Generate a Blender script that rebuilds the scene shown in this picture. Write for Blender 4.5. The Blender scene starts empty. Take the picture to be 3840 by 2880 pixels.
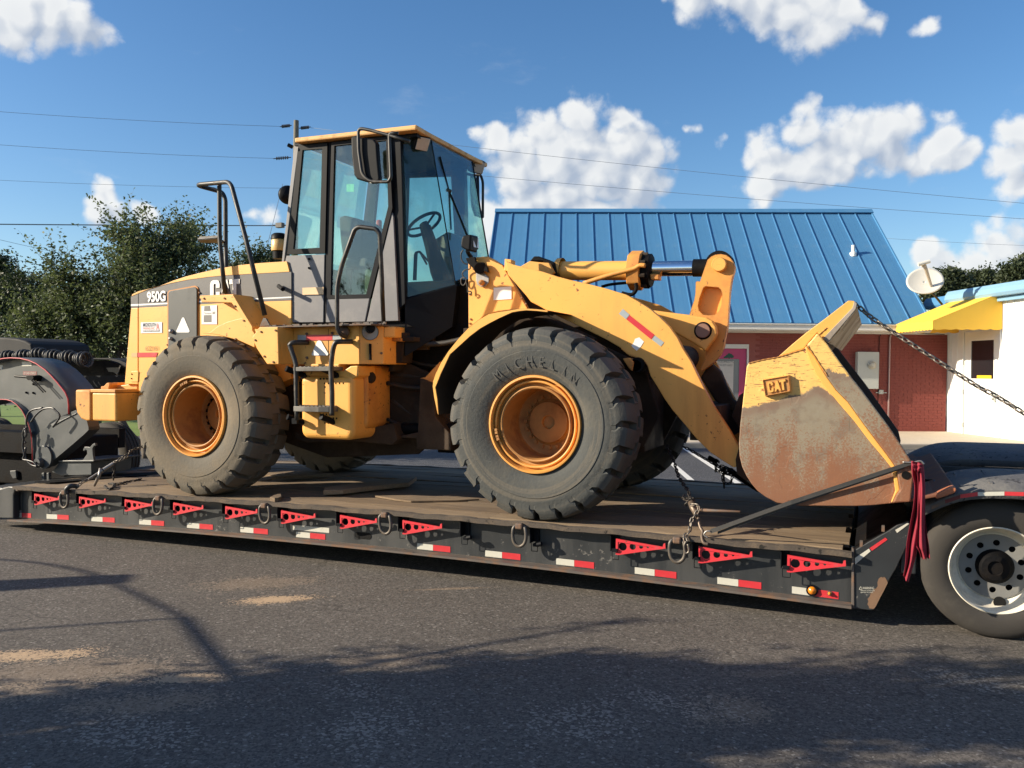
import bpy, math, random
import numpy as np
from mathutils import Vector, Matrix
random.seed(7)
rng = np.random.default_rng(11)
R = math.radians
sc = bpy.context.scene
COL = sc.collection
# ------------------------------------------------------------------ camera, world, sun, exposure
F = 3106.0; CX = 1920.0; CY = 1440.0
YAW = R(23.57); PITCH = R(-0.92)
CAM = np.array([0.0, -6.383, 1.84])
cd = bpy.data.cameras.new('camera'); cam = bpy.data.objects.new('camera', cd); COL.objects.link(cam)
cam.location = CAM; cam.rotation_euler = (R(90)+PITCH, 0, YAW)
cd.sensor_width = 36; cd.lens = 36*F/3840; cd.clip_start = .05; cd.clip_end = 3000
sc.camera = cam
FW = np.array([-math.sin(YAW)*math.cos(PITCH), math.cos(YAW)*math.cos(PITCH), math.sin(PITCH)])
RT = np.array([math.cos(YAW), math.sin(YAW), 0.0]); UP = np.cross(RT, FW)
FH = np.array([-math.sin(YAW), math.cos(YAW), 0.0])
def ray(px, py):
    return FW + RT*(px-CX)/F - UP*(py-CY)/F
def P(px, py, Y):
    d = ray(px, py); t = (Y-CAM[1])/d[1]; return CAM + d*t
def G(px, py, z):
    d = ray(px, py); t = (z-CAM[2])/d[2]; return CAM + d*t
def D(px, py, dist):
    d = ray(px, py); t = dist/np.dot(d, FH); return CAM + d*t
def C(Xc, Zc, z):
    p = CAM + RT*Xc + FH*Zc; return np.array([p[0], p[1], z])
def PX(px, Y, py=1400): return P(px, py, Y)[0]

SUN = np.array([-2.1, -1.24, 1.0]); SUN /= np.linalg.norm(SUN)      # towards the sun
SUN_EL = math.asin(SUN[2]); SUN_AZ = math.atan2(SUN[0], SUN[1])    # azimuth clockwise from +Y
sl = bpy.data.lights.new('sun', 'SUN'); so = bpy.data.objects.new('sun', sl); COL.objects.link(so)
sl.energy = 5.0; sl.angle = R(0.5); sl.color = (1.0, .87, .68)
so.rotation_euler = Vector(-SUN).to_track_quat('-Z', 'Y').to_euler()
so.location = (-20, -20, 20)

W = bpy.data.worlds.new('World'); sc.world = W; W.use_nodes = True
class NT:
    def __init__(s, tree): s.t = tree; s.n = tree.nodes; s.l = tree.links
    def node(s, typ, ins=None, **kw):
        nd = s.n.new(typ)
        for k, v in kw.items(): setattr(nd, k, v)
        for k, v in (ins or {}).items():
            if isinstance(v, bpy.types.NodeSocket): s.l.new(v, nd.inputs[k])
            else: nd.inputs[k].default_value = v
        return nd
    def math(s, op, a, b=None, c=None, clamp=False):
        nd = s.n.new('ShaderNodeMath'); nd.operation = op; nd.use_clamp = clamp
        for i, v in enumerate((a, b, c)):
            if v is None: continue
            if isinstance(v, bpy.types.NodeSocket): s.l.new(v, nd.inputs[i])
            else: nd.inputs[i].default_value = v
        return nd.outputs[0]
    def vmath(s, op, a, b=None, scale=None):
        nd = s.n.new('ShaderNodeVectorMath'); nd.operation = op
        for i, v in enumerate((a, b)):
            if v is None: continue
            if isinstance(v, bpy.types.NodeSocket): s.l.new(v, nd.inputs[i])
            else: nd.inputs[i].default_value = v
        if scale is not None: nd.inputs['Scale'].default_value = scale
        return nd.outputs['Value'] if op in ('DISTANCE', 'LENGTH', 'DOT_PRODUCT') else nd.outputs[0]
    def mix(s, fac, a, b, mode='MIX'):
        nd = s.n.new('ShaderNodeMix'); nd.data_type = 'RGBA'; nd.blend_type = mode
        for i, v in ((0, fac), (6, a), (7, b)):
            if isinstance(v, bpy.types.NodeSocket): s.l.new(v, nd.inputs[i])
            elif i == 0: nd.inputs[0].default_value = v
            else: nd.inputs[i].default_value = (*v[:3], 1)
        return nd.outputs[2]
    def noise(s, vec, scale, detail=4, rough=.55, dim='3D', dist=0):
        nd = s.n.new('ShaderNodeTexNoise'); nd.noise_dimensions = dim
        if vec is not None: s.l.new(vec, nd.inputs['Vector'])
        nd.inputs['Scale'].default_value = scale; nd.inputs['Detail'].default_value = detail
        nd.inputs['Roughness'].default_value = rough; nd.inputs['Distortion'].default_value = dist
        return nd.outputs['Fac']
    def step(s, v, lo, hi, tlo=0., thi=1.):
        nd = s.n.new('ShaderNodeMapRange'); nd.interpolation_type = 'SMOOTHSTEP'; s.l.new(v, nd.inputs[0])
        for i, x in ((1, lo), (2, hi), (3, tlo), (4, thi)): nd.inputs[i].default_value = x
        return nd.outputs[0]
w = NT(W.node_tree); w.n.clear()
wout = w.node('ShaderNodeOutputWorld')
sky = w.node('ShaderNodeTexSky', sky_type='NISHITA', sun_disc=False)
sky.sun_elevation = SUN_EL; sky.sun_rotation = SUN_AZ; sky.altitude = 100; sky.air_density = 1.0; sky.dust_density = .6; sky.ozone_density = 2.6
geo = w.node('ShaderNodeTexCoord'); dirv = w.vmath('NORMALIZE', geo.outputs['Generated'])
# cumulus clouds: each puff is a direction in the world (px, py only say which) with a size
PUFFS = [(1850,520,60),(1960,640,150),(2080,560,150),(2170,460,85),(2250,620,170),(2330,450,65),(2380,600,130),(2140,730,170),(2000,720,140),(2350,720,140),(2200,800,150),(1900,830,120),(1790,500,40),(1880,900,90),
 (2690,535,38),(2600,490,45),(2560,480,25),
 (2850,520,60),(2900,590,90),(3030,400,50),(3020,470,90),(3080,560,110),(3180,530,110),(3300,500,90),(3400,490,75),(3560,540,70),(3620,600,60),(2900,690,90),(3050,660,90),(3480,600,80),(3560,445,40),(3520,455,35),
 (3800,500,75),(3790,600,70),(3850,560,80),(3850,700,70),
 (3760,930,75),(3850,960,110),(3650,990,75),(3520,990,80),(3480,950,55),(3700,1040,90),(2980,600,90),(3150,620,80),(3330,570,80),(2780,-10,90),(2920,60,80),(3050,20,80),
 (60,60,110),(170,90,100),(280,110,85),(330,150,70),(40,120,80),(210,30,70),
 (370,740,55),(350,810,65),(420,820,60),(530,810,50),(310,800,35),(960,800,45),(1010,800,40),(40,1015,40),
 (2700,-20,110),(2850,20,100),(2980,70,110),(3100,90,90),(3280,75,45),(3480,85,45),(2600,-60,100),(3160,50,60),
 (1500,960,70)]
def billow(vec, scale):
    v_ = w.node('ShaderNodeTexVoronoi', {'Vector': vec, 'Scale': scale}, feature='F1'); v_.inputs['Detail'].default_value = 1.0; v_.inputs['Roughness'].default_value = .55; v_.inputs['Lacunarity'].default_value = 2.3; v_.normalize = False
    return v_.outputs['Distance']
warp = w.node('ShaderNodeTexNoise'); w.l.new(dirv, warp.inputs['Vector'])
warp.inputs['Scale'].default_value = 9; warp.inputs['Detail'].default_value = 6; warp.inputs['Roughness'].default_value = .55
off = w.vmath('SUBTRACT', warp.outputs['Color'], (.5, .5, .5)); off = w.vmath('SCALE', off, scale=.05)
wd = w.vmath('ADD', dirv, off)
def puff_field(vec, minr=0):
    field = None
    for px, py, r in PUFFS:
        if r < minr: continue
        d = ray(px, py); d = d/np.linalg.norm(d); rr = r/F*1.19
        v = w.math('MULTIPLY_ADD', w.vmath('DISTANCE', vec, tuple(d)), -1.0/rr, 1.0)
        if r < 48: v = w.math('MULTIPLY_ADD', v, .75, -.10)
        field = v if field is None else w.math('SMOOTH_MAX', field, v, .4)
    return field
field = puff_field(wd)
field_s = puff_field(w.vmath('ADD', wd, tuple((Vector((-.015, -.006, .020))[:]))), 55)
big = w.noise(dirv, 3.2, 3, .5)
inview = w.vmath('DISTANCE', dirv, tuple(ray(1920, 700)/np.linalg.norm(ray(1920, 700))))
other = w.math('ADD', w.math('MULTIPLY', w.step(big, .54, .66), 1.3), w.math('MULTIPLY', w.noise(wd, 9, 5), .5))
other = w.math('MULTIPLY', w.math('SUBTRACT', other, .9), w.step(inview, .75, .95))
other = w.math('ADD', other, w.step(inview, .75, .95, -1., 0.))
field = w.math('MAXIMUM', field, other)
bi = billow(wd, 26.)
fine = w.noise(dirv, 60, 4, .6)
dens = w.math('ADD', field, w.math('MULTIPLY', w.math('SUBTRACT', .42, bi), .55)); dens = w.math('ADD', dens, w.math('MULTIPLY', w.math('SUBTRACT', fine, .5), .55))
mask = w.step(dens, -.12, .36)
# billow relief lit from the sun's side, greyer where more cloud lies between a spot and the sun
bi2 = billow(w.vmath('ADD', wd, (-.010, -.004, .012)), 26.)
rel = w.math('SUBTRACT', bi2, bi)
below = w.math('SUBTRACT', field_s, field)
shade = w.math('MULTIPLY_ADD', rel, 1.1, .60); shade = w.math('MULTIPLY_ADD', below, -.9, shade)
shade = w.math('MULTIPLY_ADD', w.math('SUBTRACT', warp.outputs['Fac'], .5), .9, shade, clamp=True)
shade = w.math('SUBTRACT', shade, w.math('MULTIPLY', w.step(field, .3, 1.0), .16), clamp=True)
ccol = w.mix(shade, (2.7, 3.15, 3.9), (5.7, 5.75, 5.7))
wisp = w.math('MULTIPLY', w.step(w.noise(w.vmath('MULTIPLY', wd, (2.2, 2.2, 7.)), 2.4, 7, .6), .60, .80), .14)
thin = w.math('MAXIMUM', w.math('MULTIPLY', mask, .95), wisp)
SKYHUE = w.node('ShaderNodeHueSaturation', {'Color': sky.outputs[0], 'Saturation': 1.22, 'Hue': .503, 'Value': 1.0})
final = w.mix(thin, SKYHUE.outputs[0], ccol)
bg = w.node('ShaderNodeBackground', {'Color': final, 'Strength': .094})
w.l.new(bg.outputs[0], wout.inputs[0]); W.cycles.sampling_method = 'MANUAL'; W.cycles.sample_map_resolution = 256
sc.view_settings.view_transform = 'Standard'; sc.view_settings.look = 'None'
sc.view_settings.exposure = 0.80; sc.view_settings.gamma = 1.0; sc.view_settings.use_curve_mapping = False
sc.render.engine = 'CYCLES'; sc.cycles.use_denoising = True; sc.cycles.max_bounces = 7; sc.cycles.transparent_max_bounces = 16
sc.cycles.diffuse_bounces = 3; sc.cycles.glossy_bounces = 3; sc.cycles.caustics_reflective = False; sc.cycles.caustics_refractive = False

# ------------------------------------------------------------------ zones of the photograph (x, y in an enlarged crop -> pixels)
ZN = dict(A=(0,1000,1.8436), B=(700,400,1.8433), C=(900,1100,2.0733), D=(1600,850,1.8433), E=(2600,1000,1.6589),
  F=(0,1700,1.8433), G=(1100,1700,1.8433), H=(2200,1600,2.0109), I=(2900,1600,1.9521), a=(0,1200,3.6867), b=(0,1600,3.95),
  c=(450,1000,3.6867), d=(0,700,2.9105), e=(1640,850,4.424), f=(2640,1150,4.424), g=(3200,1000,3.45625), h=(3300,1640,4.0963),
  i=(1300,440,3.95), j=(1060,1150,4.424), k=(1400,1150,4.424), l=(1050,1450,4.424), m=(2400,900,4.424), n=(2300,1650,3.6867),
  o=(2600,1350,3.6867), p=(1750,250,1.0584), q=(1200,950,4.424), r=(1750,1200,3.16), s=(450,1400,3.6867), O=(0,0,.57604), X=(0,0,1.0))
def T(z, x, y): o = ZN[z]; return o[0]+x/o[2], o[1]+y/o[2]
def PL(z, Y, pts): return [tuple(P(*T(z, x, y), Y)) for x, y in pts]
def PT(z, x, y, Y): return np.array(P(*T(z, x, y), Y))

# ------------------------------------------------------------------ objects
ORG = {}
def add(name, verts, faces, mat, parent=None, smooth=False, bevel=0, seg=2, label=None, auto=None, kind=None, angle=35):
    v = np.asarray(verts, dtype=float).reshape(-1, 3)
    c = (v.min(0)+v.max(0))/2
    me = bpy.data.meshes.new(name)
    me.from_pydata((v-c).tolist(), [], [list(f) for f in faces])
    mats = mat if isinstance(mat, (list, tuple)) else [mat]
    for m_ in mats: me.materials.append(m_)
    if smooth: me.shade_smooth()
    if auto: me.set_sharp_from_angle(angle=R(auto))
    me.update()
    return place(name, me, c, parent, bevel, seg, label, kind, angle)
def place(name, me, c, parent=None, bevel=0, seg=2, label=None, kind=None, angle=35):
    o = bpy.data.objects.new(name, me); COL.objects.link(o)
    c = np.asarray(c, float)
    if parent is not None: o.parent = parent; o.location = c-ORG[parent]
    else: o.location = c
    ORG[o] = c
    if bevel:
        b = o.modifiers.new('bevel', 'BEVEL'); b.width = bevel; b.segments = seg; b.limit_method = 'ANGLE'; b.angle_limit = R(angle)
    if label: o['label'] = label
    if kind: o['kind'] = kind
    return o
def thing(name, loc, label, cat, group=None):
    o = bpy.data.objects.new(name, None); COL.objects.link(o); o.location = loc; o.empty_display_size = .2
    ORG[o] = np.asarray(loc, float); o['label'] = label; o['category'] = cat
    if group: o['group'] = group
    return o
def tag(o, label, cat, group=None):
    o['label'] = label; o['category'] = cat
    if group: o['group'] = group
    return o
def copy_tree(src, delta, parent=None, Rm=None):
    o = src.copy(); COL.objects.link(o)
    if parent is None:
        ORG[o] = ORG[src]+delta; o.location = ORG[o]
        if Rm is not None: o.rotation_euler = Rm
    else: o.parent = parent; ORG[o] = ORG[src]+delta
    for ch in src.children: copy_tree(ch, delta, o)
    return o
class M:
    def __init__(s): s.v = []; s.f = []; s.mi = []
    def add(s, v, f, mi=0):
        n = len(s.v); s.v += [tuple(map(float, p)) for p in v]; s.f += [[i+n for i in q] for q in f]; s.mi += [mi]*len(f); return s
    def box(s, a, b, mi=0):
        x0, y0, z0 = a; x1, y1, z1 = b
        return s.add([(x0,y0,z0),(x1,y0,z0),(x1,y1,z0),(x0,y1,z0),(x0,y0,z1),(x1,y0,z1),(x1,y1,z1),(x0,y1,z1)],
                     [(0,3,2,1),(4,5,6,7),(0,1,5,4),(1,2,6,5),(2,3,7,6),(3,0,4,7)], mi)
    def prism(s, pts, vec, mi=0):
        """planar outline (3-D points) pushed along vec"""
        p = np.asarray(pts, float); vec = np.asarray(vec, float); n = len(p)
        nrm = np.zeros(3)
        for i in range(n): nrm += np.cross(p[i]-p[0], p[(i+1) % n]-p[0])
        if np.dot(nrm, vec) > 0: p = p[::-1]
        v = list(p)+list(p+vec)
        f = [list(range(n)), list(range(2*n-1, n-1, -1))]+[[(i+1) % n, i, i+n, (i+1) % n+n] for i in range(n)]
        return s.add(v, f, mi)
    def tube(s, path, r, n=10, cap=True, closed=False, mi=0):
        p = [np.asarray(q, float) for q in path]; m = len(p); rs = r if hasattr(r, '__len__') else [r]*m
        prev = None; rings = []
        for i in range(m):
            if closed: t = p[(i+1) % m]-p[i-1]
            else: t = p[min(i+1, m-1)]-p[max(i-1, 0)]
            t = t/(np.linalg.norm(t)+1e-12)
            if prev is None:
                a = np.array([0, 0, 1.]) if abs(t[2]) < .9 else np.array([1., 0, 0]); u = np.cross(t, a)
            else: u = prev-t*np.dot(prev, t)
            u /= np.linalg.norm(u)+1e-12; prev = u; w_ = np.cross(t, u)
            rings.append([p[i]+rs[i]*(math.cos(k*2*math.pi/n)*u+math.sin(k*2*math.pi/n)*w_) for k in range(n)])
        v = [q for rg in rings for q in rg]; f = []
        for i in range(m if closed else m-1):
            j = (i+1) % m
            for k in range(n): f.append((i*n+k, i*n+(k+1) % n, j*n+(k+1) % n, j*n+k))
        if cap and not closed: f += [list(range(n))[::-1], [(m-1)*n+k for k in range(n)]]
        return s.add(v, f, mi)
    def lathe(s, prof, c, axis, n=48, mi=0, closed=False):
        """prof: (radius, along-axis)"""
        ax = np.asarray(axis, float); ax /= np.linalg.norm(ax); a = np.array([0, 0, 1.]) if abs(ax[2]) < .9 else np.array([1., 0, 0])
        u = np.cross(ax, a); u /= np.linalg.norm(u); w_ = np.cross(ax, u); c = np.asarray(c, float)
        v = []; m = len(prof)
        for r_, h in prof:
            for k in range(n):
                t = k*2*math.pi/n; v.append(c+ax*h+r_*(math.cos(t)*u+math.sin(t)*w_))
        f = []
        for i in range(m if closed else m-1):
            j = (i+1) % m
            for k in range(n): f.append((i*n+k, i*n+(k+1) % n, j*n+(k+1) % n, j*n+k))
        return s.add(v, f, mi)
    def cyl(s, a, b, r, n=16, mi=0): return s.tube([a, b], r, n, mi=mi)
    def obj(s, name, mat, parent=None, **k):
        o = add(name, s.v, s.f, mat, parent, **k)
        if any(s.mi): o.data.polygons.foreach_set('material_index', s.mi)
        return o
def smooth_path(pts, k=6):
    p = [np.asarray(q, float) for q in pts]; out = []
    for i in range(len(p)-1):
        p0 = p[max(i-1, 0)]; p1 = p[i]; p2 = p[i+1]; p3 = p[min(i+2, len(p)-1)]
        for j in range(k):
            t = j/k; out.append(.5*((2*p1)+(p2-p0)*t+(2*p0-5*p1+4*p2-p3)*t*t+(3*p1-p0-3*p2+p3)*t**3))
    out.append(p[-1]); return out
def bend(pts, r=.06, k=5):
    """polyline with rounded corners"""
    p = [np.asarray(q, float) for q in pts]; out = [p[0]]
    for i in range(1, len(p)-1):
        a = p[i-1]-p[i]; b = p[i+1]-p[i]; la = np.linalg.norm(a); lb = np.linalg.norm(b); d = min(r, la*.45, lb*.45)
        s0 = p[i]+a/la*d; s1 = p[i]+b/lb*d
        for j in range(k+1):
            t = j/k; out.append((1-t)**2*s0+2*t*(1-t)*p[i]+t*t*s1)
    out.append(p[-1]); return out
def plate(name, outline, holes, thick, origin, ax, ay, mat, parent, bevel=0, **kw):
    """flat plate with real holes: 2-D outline in the (ax, ay) frame"""
    cu = bpy.data.curves.new('c', 'CURVE'); cu.dimensions = '2D'; cu.fill_mode = 'BOTH'; cu.extrude = thick/2
    for lp in [outline]+list(holes):
        sp = cu.splines.new('POLY'); sp.points.add(len(lp)-1)
        for q, (x, y) in zip(sp.points, lp): q.co = (x, y, 0, 1)
        sp.use_cyclic_u = True
    ob = bpy.data.objects.new('t', cu); me = bpy.data.meshes.new_from_object(ob)
    bpy.data.objects.remove(ob); bpy.data.curves.remove(cu)
    ax = np.asarray(ax, float); ay = np.asarray(ay, float); az = np.cross(ax, ay); origin = np.asarray(origin, float)
    co = np.empty(len(me.vertices)*3); me.vertices.foreach_get('co', co); co = co.reshape(-1, 3)
    wv = origin+co[:, :1]*ax+co[:, 1:2]*ay+co[:, 2:]*az
    c = (wv.min(0)+wv.max(0))/2; me.vertices.foreach_set('co', (wv-c).ravel()); me.materials.clear(); me.materials.append(mat); me.name = name; me.update()
    return place(name, me, c, parent, bevel, **kw)
def circ(x, y, r, n=16): return [(x+r*math.cos(i*2*math.pi/n), y+r*math.sin(i*2*math.pi/n)) for i in range(n)]
def text(name, s, origin, ax, ay, h, mat, parent, sx=1., bold=0., thick=.002, align='LEFT', width=None, **kw):
    cu = bpy.data.curves.new('t', 'FONT'); cu.body = s; cu.size = 1; cu.extrude = 0; cu.offset = bold; cu.align_x = align
    ob = bpy.data.objects.new('t', cu); me = bpy.data.meshes.new_from_object(ob)
    bpy.data.objects.remove(ob); bpy.data.curves.remove(cu)
    co = np.empty(len(me.vertices)*3); me.vertices.foreach_get('co', co); co = co.reshape(-1, 3)
    k = h/.70; xs = k*sx
    if width: xs = width/(co[:, 0].max()-co[:, 0].min()); co[:, 0] -= co[:, 0].min()
    ax = np.asarray(ax, float); ay = np.asarray(ay, float); az = np.cross(ax, ay)
    wv = np.asarray(origin, float)+co[:, :1]*xs*ax+co[:, 1:2]*k*ay+az*thick
    c = (wv.min(0)+wv.max(0))/2; me.vertices.foreach_set('co', (wv-c).ravel()); me.materials.clear(); me.materials.append(mat); me.update()
    return place(name, me, c, parent, **kw)
X_ = np.array([1., 0, 0]); Y_ = np.array([0, 1., 0]); Z_ = np.array([0, 0, 1.])

# ------------------------------------------------------------------ materials
MATS = {}
def mat(name, base, rough=.6, metal=0., var=.12, vscale=3., wear=None, wscale=14, wamt=.0, wcol=(.10,.04,.02), dirt=0., dcol=(.16,.12,.08), dscale=2.2,
        bump=.0, bscale=60, spec=.5, streak=False, coat=0., extra=None, edge=0, ecol=(.17,.075,.03)):
    if name in MATS: return MATS[name]
    m = bpy.data.materials.new(name); m.use_nodes = True; t = NT(m.node_tree); b = t.n['Principled BSDF']; MATS[name] = m
    co = t.node('ShaderNodeTexCoord').outputs['Object']
    pos = t.node('ShaderNodeNewGeometry').outputs['Position']
    a = t.noise(co, vscale, 5)
    col = t.mix(a, tuple(c*(1-var) for c in base), tuple(min(1, c*(1+var)) for c in base))
    rg = t.math('MULTIPLY_ADD', a, .25, rough-.12, clamp=True)
    if dirt:
        vec = co
        if streak:
            mp = t.node('ShaderNodeMapping', {'Vector': pos}); mp.inputs['Scale'].default_value = (1, 1, .12); vec = mp.outputs[0]
        dn = t.noise(vec, dscale, 8, .65); dm = t.step(dn, .62-dirt*.3, .80-dirt*.2)
        dm = t.math('MULTIPLY', dm, min(1, .45+dirt*.5)); col = t.mix(dm, col, dcol); rg = t.math('MULTIPLY_ADD', dm, .3, rg, clamp=True)
    if wamt:
        wn = t.noise(pos, wscale, 9, .68); wn2 = t.noise(pos, wscale*.17, 3); wv = t.math('ADD', wn, t.math('MULTIPLY', wn2, .35))
        wm = t.step(wv, .95-wamt*.3, .985-wamt*.3); col = t.mix(wm, col, wcol); rg = t.math('MULTIPLY_ADD', wm, .25, rg, clamp=True)
    if extra: col, rg = extra(t, co, pos, col, rg)
    if edge:
        bv_ = t.node('ShaderNodeBevel', {'Radius': edge}); bv_.samples = 4
        dt = t.vmath('DOT_PRODUCT', bv_.outputs[0], t.node('ShaderNodeNewGeometry').outputs['Normal'])
        em = t.math('ADD', t.math('SUBTRACT', 1.0, dt), t.math('MULTIPLY', t.math('SUBTRACT', t.noise(pos, 30, 6, .7), .52), .35))
        em = t.math('MULTIPLY', t.step(em, .05, .13), t.step(t.noise(pos, 2.3, 3), .38, .55)); col = t.mix(t.math('MULTIPLY', em, .8), col, ecol)
    t.l.new(col, b.inputs['Base Color']); t.l.new(rg, b.inputs['Roughness'])
    b.inputs['Metallic'].default_value = metal; b.inputs['Specular IOR Level'].default_value = spec
    if coat: b.inputs['Coat Weight'].default_value = coat; b.inputs['Coat Roughness'].default_value = .25
    if bump:
        bn = t.noise(co, bscale, 5); bp = t.node('ShaderNodeBump', {'Height': bn, 'Strength': bump, 'Distance': .01}); t.l.new(bp.outputs[0], b.inputs['Normal'])
    return m
YB = (.80, .40, .085)
def y_extra(t, co, pos, col, rg):
    # fine scratches and chips on the paint
    mp = t.node('ShaderNodeMapping', {'Vector': pos}); mp.inputs['Rotation'].default_value = (.3, .9, .2); mp.inputs['Scale'].default_value = (3, 22, 30)
    s_ = t.noise(mp.outputs[0], 3.2, 3, .5); sm = t.math('MULTIPLY', t.step(s_, .70, .73), .5)
    return t.mix(sm, col, (.34, .15, .03)), rg
yellow = mat('yellow_paint', YB, .46, var=.16, vscale=1.3, dirt=.42, dcol=(.52,.25,.06), wamt=.42, wscale=26, wcol=(.16,.06,.025), bump=.04, bscale=25, extra=y_extra, edge=.016, streak=True)
yellow_c = mat('yellow_paint_clean', (.82,.42,.095), .42, var=.12, vscale=1.0, dirt=.3, dcol=(.62,.32,.08), wamt=.25, wscale=30, bump=.02, bscale=20, extra=y_extra, edge=.012, ecol=(.30,.14,.04))
yellow_w = mat('yellow_paint_worn', (.68,.31,.06), .5, var=.18, vscale=2.5, edge=.018, dirt=.6, dcol=(.40,.15,.04), wamt=.5, wscale=20, wcol=(.12,.05,.03), bump=.1, bscale=30, extra=y_extra)
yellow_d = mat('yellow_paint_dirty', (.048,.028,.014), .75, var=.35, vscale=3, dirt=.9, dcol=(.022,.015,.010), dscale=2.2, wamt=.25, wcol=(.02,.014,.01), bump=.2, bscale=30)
rimy = mat('rim_paint', (.76,.35,.08), .45, var=.15, vscale=5, dirt=.4, dcol=(.48,.19,.05), dscale=5, wamt=.35, wscale=18, wcol=(.16,.065,.03), bump=.1, bscale=40)
roofy = mat('roof_paint_faded', (.72,.40,.14), .6, var=.15, vscale=3, dirt=.6, dcol=(.40,.22,.10), dscale=6, wamt=.2)
greyp = mat('grey_cab_paint', (.15,.15,.16), .5, var=.12, vscale=3, dirt=.5, dcol=(.27,.26,.25), dscale=2.5, wamt=.15, wcol=(.35,.17,.07), bump=.02)
band = mat('charcoal_decal_band', (.085,.083,.085), .5, var=.15, vscale=4, dirt=.45, dcol=(.16,.155,.15), dscale=5, wamt=.35, wcol=(.25,.24,.23), wscale=30)
doorp = mat('black_access_door_paint', (.05,.055,.055), .5, var=.2, vscale=4, dirt=.5, dcol=(.085,.09,.085), dscale=3)
black = mat('black_plastic', (.005,.006,.008), .45, var=.2, vscale=5, dirt=.2, dcol=(.010,.010,.011), spec=.12)
blackm = mat('black_frame_steel', (.007,.008,.011), .45, var=.2, vscale=4, dirt=.3, dcol=(.013,.013,.014), bump=.03, spec=.12)
tube_m = mat('worn_black_tube', (.016,.016,.016), .45, var=.25, vscale=9, dirt=.5, dcol=(.10,.09,.075), dscale=8, wamt=.3, wcol=(.15,.10,.07))
dark = mat('greasy_dark_steel', (.007,.007,.008), .6, var=.5, vscale=6, dirt=.5, dcol=(.016,.012,.009), dscale=5, bump=.3, spec=.08)
steel = mat('bare_steel', (.32,.30,.28), .45, .8, var=.2, vscale=9, dirt=.4, dcol=(.12,.08,.05))
chrome = mat('chrome_rod', (.85,.86,.88), .12, 1., var=.02)
white = mat('white_decal', (.78,.78,.75), .5, var=.03, dirt=.1, dcol=(.6,.56,.5))
cream = mat('cream_wheel_paint', (.70,.65,.54), .5, var=.1, vscale=6, dirt=.35, dcol=(.30,.27,.22), dscale=4, wamt=.2)
redd = mat('red_reflective_tape', (.55,.035,.045), .35, var=.1, vscale=20, dirt=.25, dcol=(.40,.09,.09), dscale=15)
whtape = mat('white_reflective_tape', (.55,.54,.47), .4, var=.12, vscale=18, dirt=.3, dcol=(.35,.33,.28), dscale=12)
greytape = mat('grey_reflective_tape', (.33,.38,.40), .4, var=.1, vscale=18, dirt=.3, dcol=(.45,.3,.15), dscale=12)
redp = mat('red_bracket_paint', (.66,.035,.05), .42, edge=.008, ecol=(.16,.06,.05), var=.08, vscale=8, dirt=.25, dcol=(.45,.07,.08), dscale=12, wamt=.35, wscale=30, wcol=(.12,.05,.04))
trailer_m = mat('black_trailer_paint', (.024,.027,.030), .42, var=.25, vscale=3, dirt=.6, dcol=(.055,.056,.056), dscale=1.9, wamt=.42, wscale=22, wcol=(.13,.125,.115), edge=.01, ecol=(.14,.11,.08), streak=True, bump=.04, bscale=12)
trailer_r = mat('rusty_trailer_steel', (.10,.085,.075), .65, var=.3, vscale=6, dirt=.6, dcol=(.20,.10,.05), dscale=8, wamt=.4, wcol=(.03,.03,.03), bump=.1)
goose = mat('gooseneck_paint', (.062,.070,.074), .45, var=.12, vscale=3, dirt=.35, dcol=(.095,.095,.09), dscale=3, wamt=.12, wcol=(.2,.17,.14))
redline = mat('red_edge_paint', (.42,.03,.04), .5, var=.2, vscale=10, dirt=.4, dcol=(.1,.04,.04))
def tyre_extra(t, co, pos, col, rg):
    # grooves and scuffs: pale lines, dust in rings about the axle
    sp = t.node('ShaderNodeSeparateXYZ', {0: co}); r_ = t.math('SQRT', t.math('ADD', t.math('MULTIPLY', sp.outputs[0], sp.outputs[0]), t.math('MULTIPLY', sp.outputs[2], sp.outputs[2])))
    cv = t.node('ShaderNodeCombineXYZ', {0: t.math('MULTIPLY', r_, 14.), 1: 0., 2: 0.}).outputs[0]
    ring = t.noise(t.vmath('ADD', cv, t.vmath('SCALE', co, scale=.9)), 1.3, 3, .6)
    col = t.mix(t.step(ring, .50, .68, 0., .45), col, (.17,.145,.11))
    mp = t.node('ShaderNodeMapping', {'Vector': co}); mp.inputs['Rotation'].default_value = (0, .7, 0); mp.inputs['Scale'].default_value = (4, 4, 26)
    s_ = t.noise(mp.outputs[0], 3., 5, .65); col = t.mix(t.step(s_, .66, .74, 0., .5), col, (.24,.22,.18))
    out_ = t.step(r_, .70, .79); col = t.mix(t.math('MULTIPLY', out_, .35), col, (.11,.10,.085)); return col, rg
rubber = mat('tyre_rubber', (.066,.070,.068), .78, var=.22, vscale=4, dirt=.5, dcol=(.125,.118,.10), dscale=3.2, bump=.4, bscale=38, spec=.3, extra=tyre_extra)
rubber_d = mat('dusty_tyre_rubber', (.125,.112,.090), .82, var=.2, vscale=3, dirt=.7, dcol=(.20,.165,.12), dscale=2.6, bump=.4, bscale=38, spec=.3, extra=tyre_extra)
rubber_t = mat('truck_tyre_rubber', (.045,.041,.037), .8, var=.15, vscale=5, dirt=.4, dcol=(.10,.09,.075), bump=.12, bscale=60, spec=.3)
amber = mat('amber_lens', (.75,.22,.01), .15, var=.2, vscale=30, coat=.5)
lensm = mat('lamp_lens', (.50,.45,.38), .2, var=.12, vscale=40, coat=.6)
ragm = mat('red_cloth', (.25,.018,.035), .9, var=.22, vscale=14, dirt=.3, dcol=(.20,.02,.03), bump=.3, bscale=160)
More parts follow.
